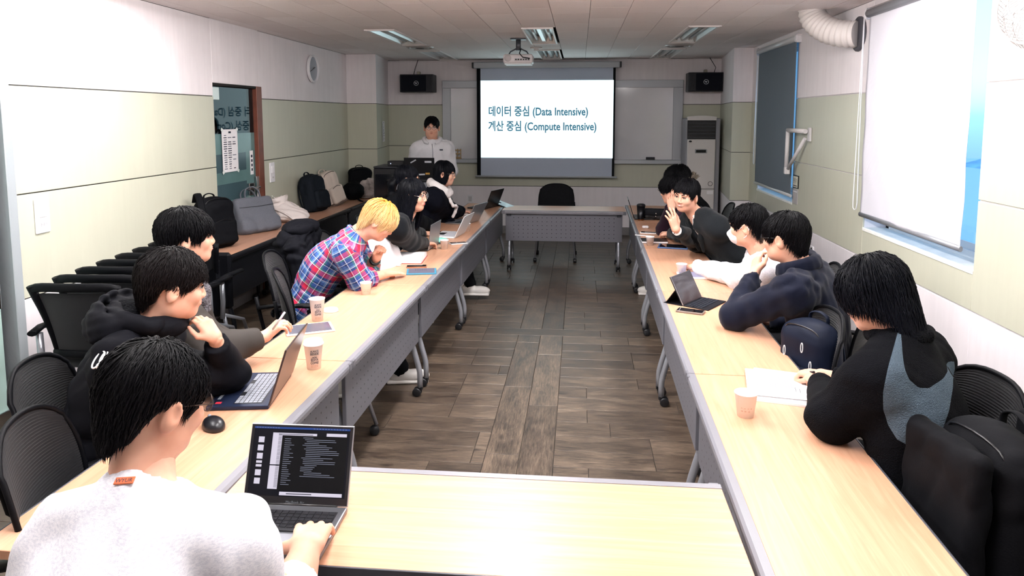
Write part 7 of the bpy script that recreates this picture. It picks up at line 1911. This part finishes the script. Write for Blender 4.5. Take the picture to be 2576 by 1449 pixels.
h = P_(1692, 480, y=6.40)
P10 = person('person in a dark purple sweater with hands clasped before the mouth', h, -78, -6, 0, h+(0.07, 0.0, -0.155), (1.30, 6.42, 0.585), -85,
    hair=hs(th=0.030, wave=0.008, lift=0.012, z={0: 0.015, 45: -0.005, 62: -0.02, 78: 0.01, 100: 0.0, 125: -0.05, 180: -0.085}, swirl=0.5), hair_n=1110, seed=20, topm=heather('plum_sweater', '#1c0d1a', '#241121', 200), puff=0.022, fold=0.007, topname='sweater',
    arms={-1: dict(E=P_(1700, 548, z=0.77), W=P_(1690, 528, y=6.26), d=(-0.12, 0.12, 0.95), n=(0.45, 0.9, 0.0), pose='relaxed', thumb=0.3, spread=0.3, scale=0.95),
          1: dict(E=(0.80, 6.62, 0.77), W=P_(1688, 516, y=6.44), d=(-0.15, -0.15, 0.95), n=(0.9, -0.3, 0), pose='chin', scale=0.95)})
glasses(P10)
seat_for(P10, -85, 'mesh chair under the person in the dark purple sweater')

M_TWEED = heather('charcoal_tweed', '#101316', '#1a1e22', 220, 500)
M_SHIRT = mat('white_shirt', '#e4dfdc', 0.7)
h = P_(1726, 494, y=5.52)
P11 = person('smiling person in a dark tweed jacket raising one hand', h, 218, -6, -6, h+(0.10, 0.03, -0.15), (1.31, 5.56, 0.585), -115, bend=0.03,
    hair=hs(th=0.018, jag=0.012, z={0: 0.048, 30: 0.044, 45: 0.034, 62: -0.01, 70: -0.012, 78: 0.014, 100: 0.01, 125: -0.05, 180: -0.085}, swirl=0.1), hair_n=1480, seed=21, topm=M_TWEED, puff=0.024, fold=0.011, topname='jacket', opening=0.045, smile=1.0, hvox=0.004,
    arms={-1: dict(E=P_(1762, 615, z=0.775), W=P_(1701, 580, y=5.30), d=(-0.30, -0.05, 0.92), n=(-0.55, 0.7, 0.1), pose='open', thumb=0.8, spread=0.9, scale=1.05),
          1: dict(W=P_(1686, 588, z=0.785), d=P_(1640, 578, z=0.765)-P_(1686, 588, z=0.785), n=(0, 0, -1), pose='relaxed', scale=1.05)})
N, us, fr, r = P11['N'], P11['us'], P11['fr'], P11['r']
wear(P11, 'shirt', SDF().ecap(P11['Mi'], N-us*0.12, 0.155, 0.14, P11['RB'], 0.66).cone(N-us*0.06, N+us*0.012, 0.072, 0.068, k=0.04).cone(N-us*0.03, N+us*0.16, 0.058, 0.058, k=0.01, mode='s'), 0.010, M_SHIRT)
lp = SDF()
for sd in (1, -1): lp.chain([N-fr*0.05+us*0.025, N+r*sd*0.078+us*0.02, N+r*sd*0.085+fr*0.07-us*0.04, N+r*sd*0.06+fr*0.13-us*0.12, N+r*sd*0.03+fr*0.16-us*0.22], [0.018, 0.02, 0.022, 0.02, 0.012], k=0.015)
wear(P11, 'lapel', lp, 0.007, M_TWEED)
for sd in (1, -1):
    a = P11['A'][sd]; e = _n(a['E']-a['W']); wear(P11, 'shirt_cuff', SDF().cone(a['W']+e*0.05, a['W']+e*0.012, 0.037, 0.036, flat=True), 0.006, M_SHIRT)
seat_for(P11, -95, 'mesh chair under the smiling person')

h = P_(1880, 570, y=4.32)
P12 = person('person in a pale grey sweatshirt and white face mask reaching along the table', h, -62, -6, 0, h+(0.08, -0.03, -0.15), (1.30, 4.36, 0.585), -80,
    hair=hs(th=0.015, wave=0.005, lift=0.010, jag=0.02), hair_n=1776, seed=22, topm=M_GREYMEL, puff=0.022, fold=0.010,
    arms={-1: dict(E=P_(1868, 695, z=0.80), W=P_(1748, 672, z=0.775), d=P_(1700, 668, z=0.755)-P_(1748, 672, z=0.775), n=(0, 0, -1), pose='relaxed', thumb=0.5, scale=1.05)})
R, hh = P12['R'], P12['head']
mk = SDF().ell((0, 0.052, -0.052), (0.062, 0.062, 0.056)).cone((0, 0.085, -0.02), (0, 0.11, -0.04), 0.012, 0.016, k=0.02)
V, Q = mk.mesh(0.005, cuts=(((0, 0.03, 0), (0, -1, 0), 0.0), ((0, 0, -0.004), (0, -0.2, 1), 0.0)))
msk = link_mesh('face_mask', raw_mesh(V@R.T+hh-P12['o'], Q), mat('mask_white', '#eeeef2', 0.8), P12['root'])
T = frame(hh-P12['o'], R[:, 0], R[:, 1], R[:, 2])
for sx in (-1, 1):
    MB().tube([T @ Vector(q) for q in ((sx*0.056, 0.05, -0.025), (sx*0.075, 0.02, 0.0), (sx*0.086, -0.012, 0.022), (sx*0.084, -0.032, -0.005), (sx*0.078, -0.01, -0.05), (sx*0.058, 0.035, -0.075))], 0.0022, 6).build('ear_loop', MATS['mask_white'], msk)
seat_for(P12, -80, 'mesh chair under the masked person')

M_NAVYC = mat('navy_coat', '#0a0f20', 0.8, spec=0.25, sheen=0.08, bump=(250, 0.15, 0.002))
h = P_(1972, 600, z=1.20)
P13 = person('person in a navy wool coat resting the chin on one hand', h, -52, -4, 0, h+(0.085, -0.04, -0.15), (1.27, 3.70, 0.585), -62,
    hair=hs(th=0.021, wave=0.004), hair_n=2220, seed=23, topm=M_NAVYC, puff=0.030, sleeve=0.7, fold=0.011, topname='coat', wide=1.08,
    arms={-1: dict(E=P_(1850, 795, z=0.79), W=P_(1898, 690, z=0.97), d=P_(1910, 615, z=1.12)-P_(1898, 690, z=0.97), n=(0.7, 0.3, 0.1), pose='chin', thumb=0.6, scale=1.05)})
glasses(P13, 0.0018, MATS['glasses_black'])
N, us, fr, r = P13['N'], P13['us'], P13['fr'], P13['r']
co = SDF()
for k in range(14):
    a0, a1 = math.radians(-150+k*300/14), math.radians(-150+(k+1)*300/14)
    q = lambda a: N+us*(0.035+0.012*math.cos(a))+r*0.088*math.sin(a)+fr*(0.015-0.088*math.cos(a))
    co.cone(q(a0), q(a1), 0.024, k=0.015); co.cone(q(a0)-us*0.03+(q(a0)-N)*0.12, q(a1)-us*0.03+(q(a1)-N)*0.12, 0.020, k=0.015)
wear(P13, 'coat_collar', co, 0.007, M_NAVYC)
seat_for(P13, -62, 'mesh chair under the person in the navy coat')

h = P_(2195, 745, z=1.20)
def swoosh_mat():
    m = fleece('fleece_two_tone', '#0f1117', 260, 0.45); t = NT(m)
    a = t.new('ShaderNodeAttribute'); a.attribute_name = 'patch'
    e = t.math('GREATER_THAN', a.outputs['Fac'], 0.0); t.base(t.mix(e, '#08090d', '#47545f')); return m
P14 = person('person in a black fleece with a large grey curved patch, writing on papers', h, -48, -22, 0, h+(0.085, -0.055, -0.145), (1.10, 2.36, 0.585), -45, bend=0.04,
    hair=dict(z={0: 0.015, 45: -0.01, 62: -0.03, 80: -0.035, 100: -0.06, 125: -0.11, 150: -0.135, 180: -0.14}, th=0.024, tuck=0.05, swirl=0.1, wave=0.004, ears=False, jag=0.035, lift=0.010), hair_n=3552, seed=24, hairm=HAIR_BLUEBLACK, topm=swoosh_mat(), puff=0.026, fold=0.006, vox=0.008, topname='fleece_jacket', wide=1.0, hem=0.06,
    arms={-1: dict(E=P_(2095, 1050, z=0.80), W=P_(2062, 962, z=0.785), d=P_(2030, 925, z=0.775)-P_(2062, 962, z=0.785), n=(0.2, 0.5, -0.7), pose='pinch', thumb=0.2),
          1: dict(W=P_(2072, 945, z=0.785), d=P_(2030, 938, z=0.775)-P_(2072, 945, z=0.785), n=(0, 0, -1), pose='pinch', thumb=0.2)})
def poly_sd(P, poly):
    poly = np.array(poly, float); d = np.full(len(P), 1e9); ins = np.zeros(len(P), bool)
    for i in range(len(poly)):
        a, b = poly[i], poly[(i+1) % len(poly)]; e = b-a; w = P-a
        t = np.clip((w@e)/(e@e), 0, 1); d = np.minimum(d, np.linalg.norm(w-t[:, None]*e, axis=1))
        c = ((a[1] > P[:, 1]) != (b[1] > P[:, 1])) & (P[:, 0] < (b[0]-a[0])*(P[:, 1]-a[1])/(b[1]-a[1]+1e-12)+a[0]); ins ^= c
    return np.where(ins, d, -d)
PATCH_PX = [(2252, 845), (2262, 885), (2272, 920), (2288, 955), (2310, 980), (2335, 988), (2352, 984), (2364, 982), (2376, 980), (2386, 984), (2392, 992), (2394, 1010), (2386, 1050), (2372, 1085), (2350, 1104), (2320, 1114), (2290, 1112), (2260, 1095), (2236, 1060), (2226, 1020), (2226, 975), (2236, 920)]
# the patch outline measured on a plane through the jacket's side, then kept in jacket coordinates
side_n = _n(np.array([-0.45, -0.85, 0.0])); q0 = P14['N']-P14['us']*0.2+side_n*0.19
e1 = _n(np.cross(UP, side_n)); e2 = np.cross(side_n, e1)
def on_plane(u, v):
    d = np.array(at(u, v, y=1.0))-np.array([0, 0, CAM_H]); c0 = np.array([0, 0, CAM_H])
    p = c0+d*((q0-c0)@side_n)/(d@side_n); return ((p-q0)@e1, (p-q0)@e2)
poly = [on_plane(u, v) for u, v in PATCH_PX]
me = P14['top'].data; n_ = len(me.vertices); V = np.zeros(n_*3, np.float32); me.vertices.foreach_get('co', V); V = V.reshape(-1, 3)+P14['o']
NR = np.zeros(n_*3, np.float32); me.vertices.foreach_get('normal', NR); NR = NR.reshape(-1, 3)
sd_ = poly_sd(np.stack([(V-q0)@e1, (V-q0)@e2], 1), poly); sd_[NR@side_n < -0.1] = -1
at_ = me.attributes.new('patch', 'FLOAT', 'POINT'); at_.data.foreach_set('value', sd_.astype(np.float32))
N, us, fr, r = P14['N'], P14['us'], P14['fr'], P14['r']
co = SDF()
for k in range(12):
    a0, a1 = 2*math.pi*k/12, 2*math.pi*(k+1)/12
    q = lambda a: N+us*0.03+r*0.082*math.sin(a)+fr*(0.012-0.082*math.cos(a))
    co.cone(q(a0), q(a1), 0.026, k=0.015)
wear(P14, 'stand_collar', co, 0.008, M_FLEECE)
put_chair(1.15, 2.46, -96, 'mesh chair under the person in the two tone fleece', 'black mesh chairs in use at the tables')

# ---------------------------------------------------------------- things held in hands
def held_pen(name, label, a, b, r_, m, tipm):
    a, b = Vector(a), Vector(b); t = thing(name, label, name, tuple(a)); d = b-a
    MB().tube([d*0.08, d], r_, 10).build('barrel', m, t); MB().tube([(0, 0, 0), d*0.08], [0.001, r_], 10).build('tip', tipm, t)
held_pen('stylus', 'white stylus held up by the person in the grey brown jacket', P_(684, 832, z=0.86), P_(716, 786, z=0.955), 0.0048, M_PLASTIC_W, M_PLASTIC_W)
held_pen('pen', 'black and silver pen in the hand of the person in the two tone fleece', P_(2008, 937, z=0.755), P_(2048, 936, z=0.80), 0.0045, M_BLACK, M_STEEL)
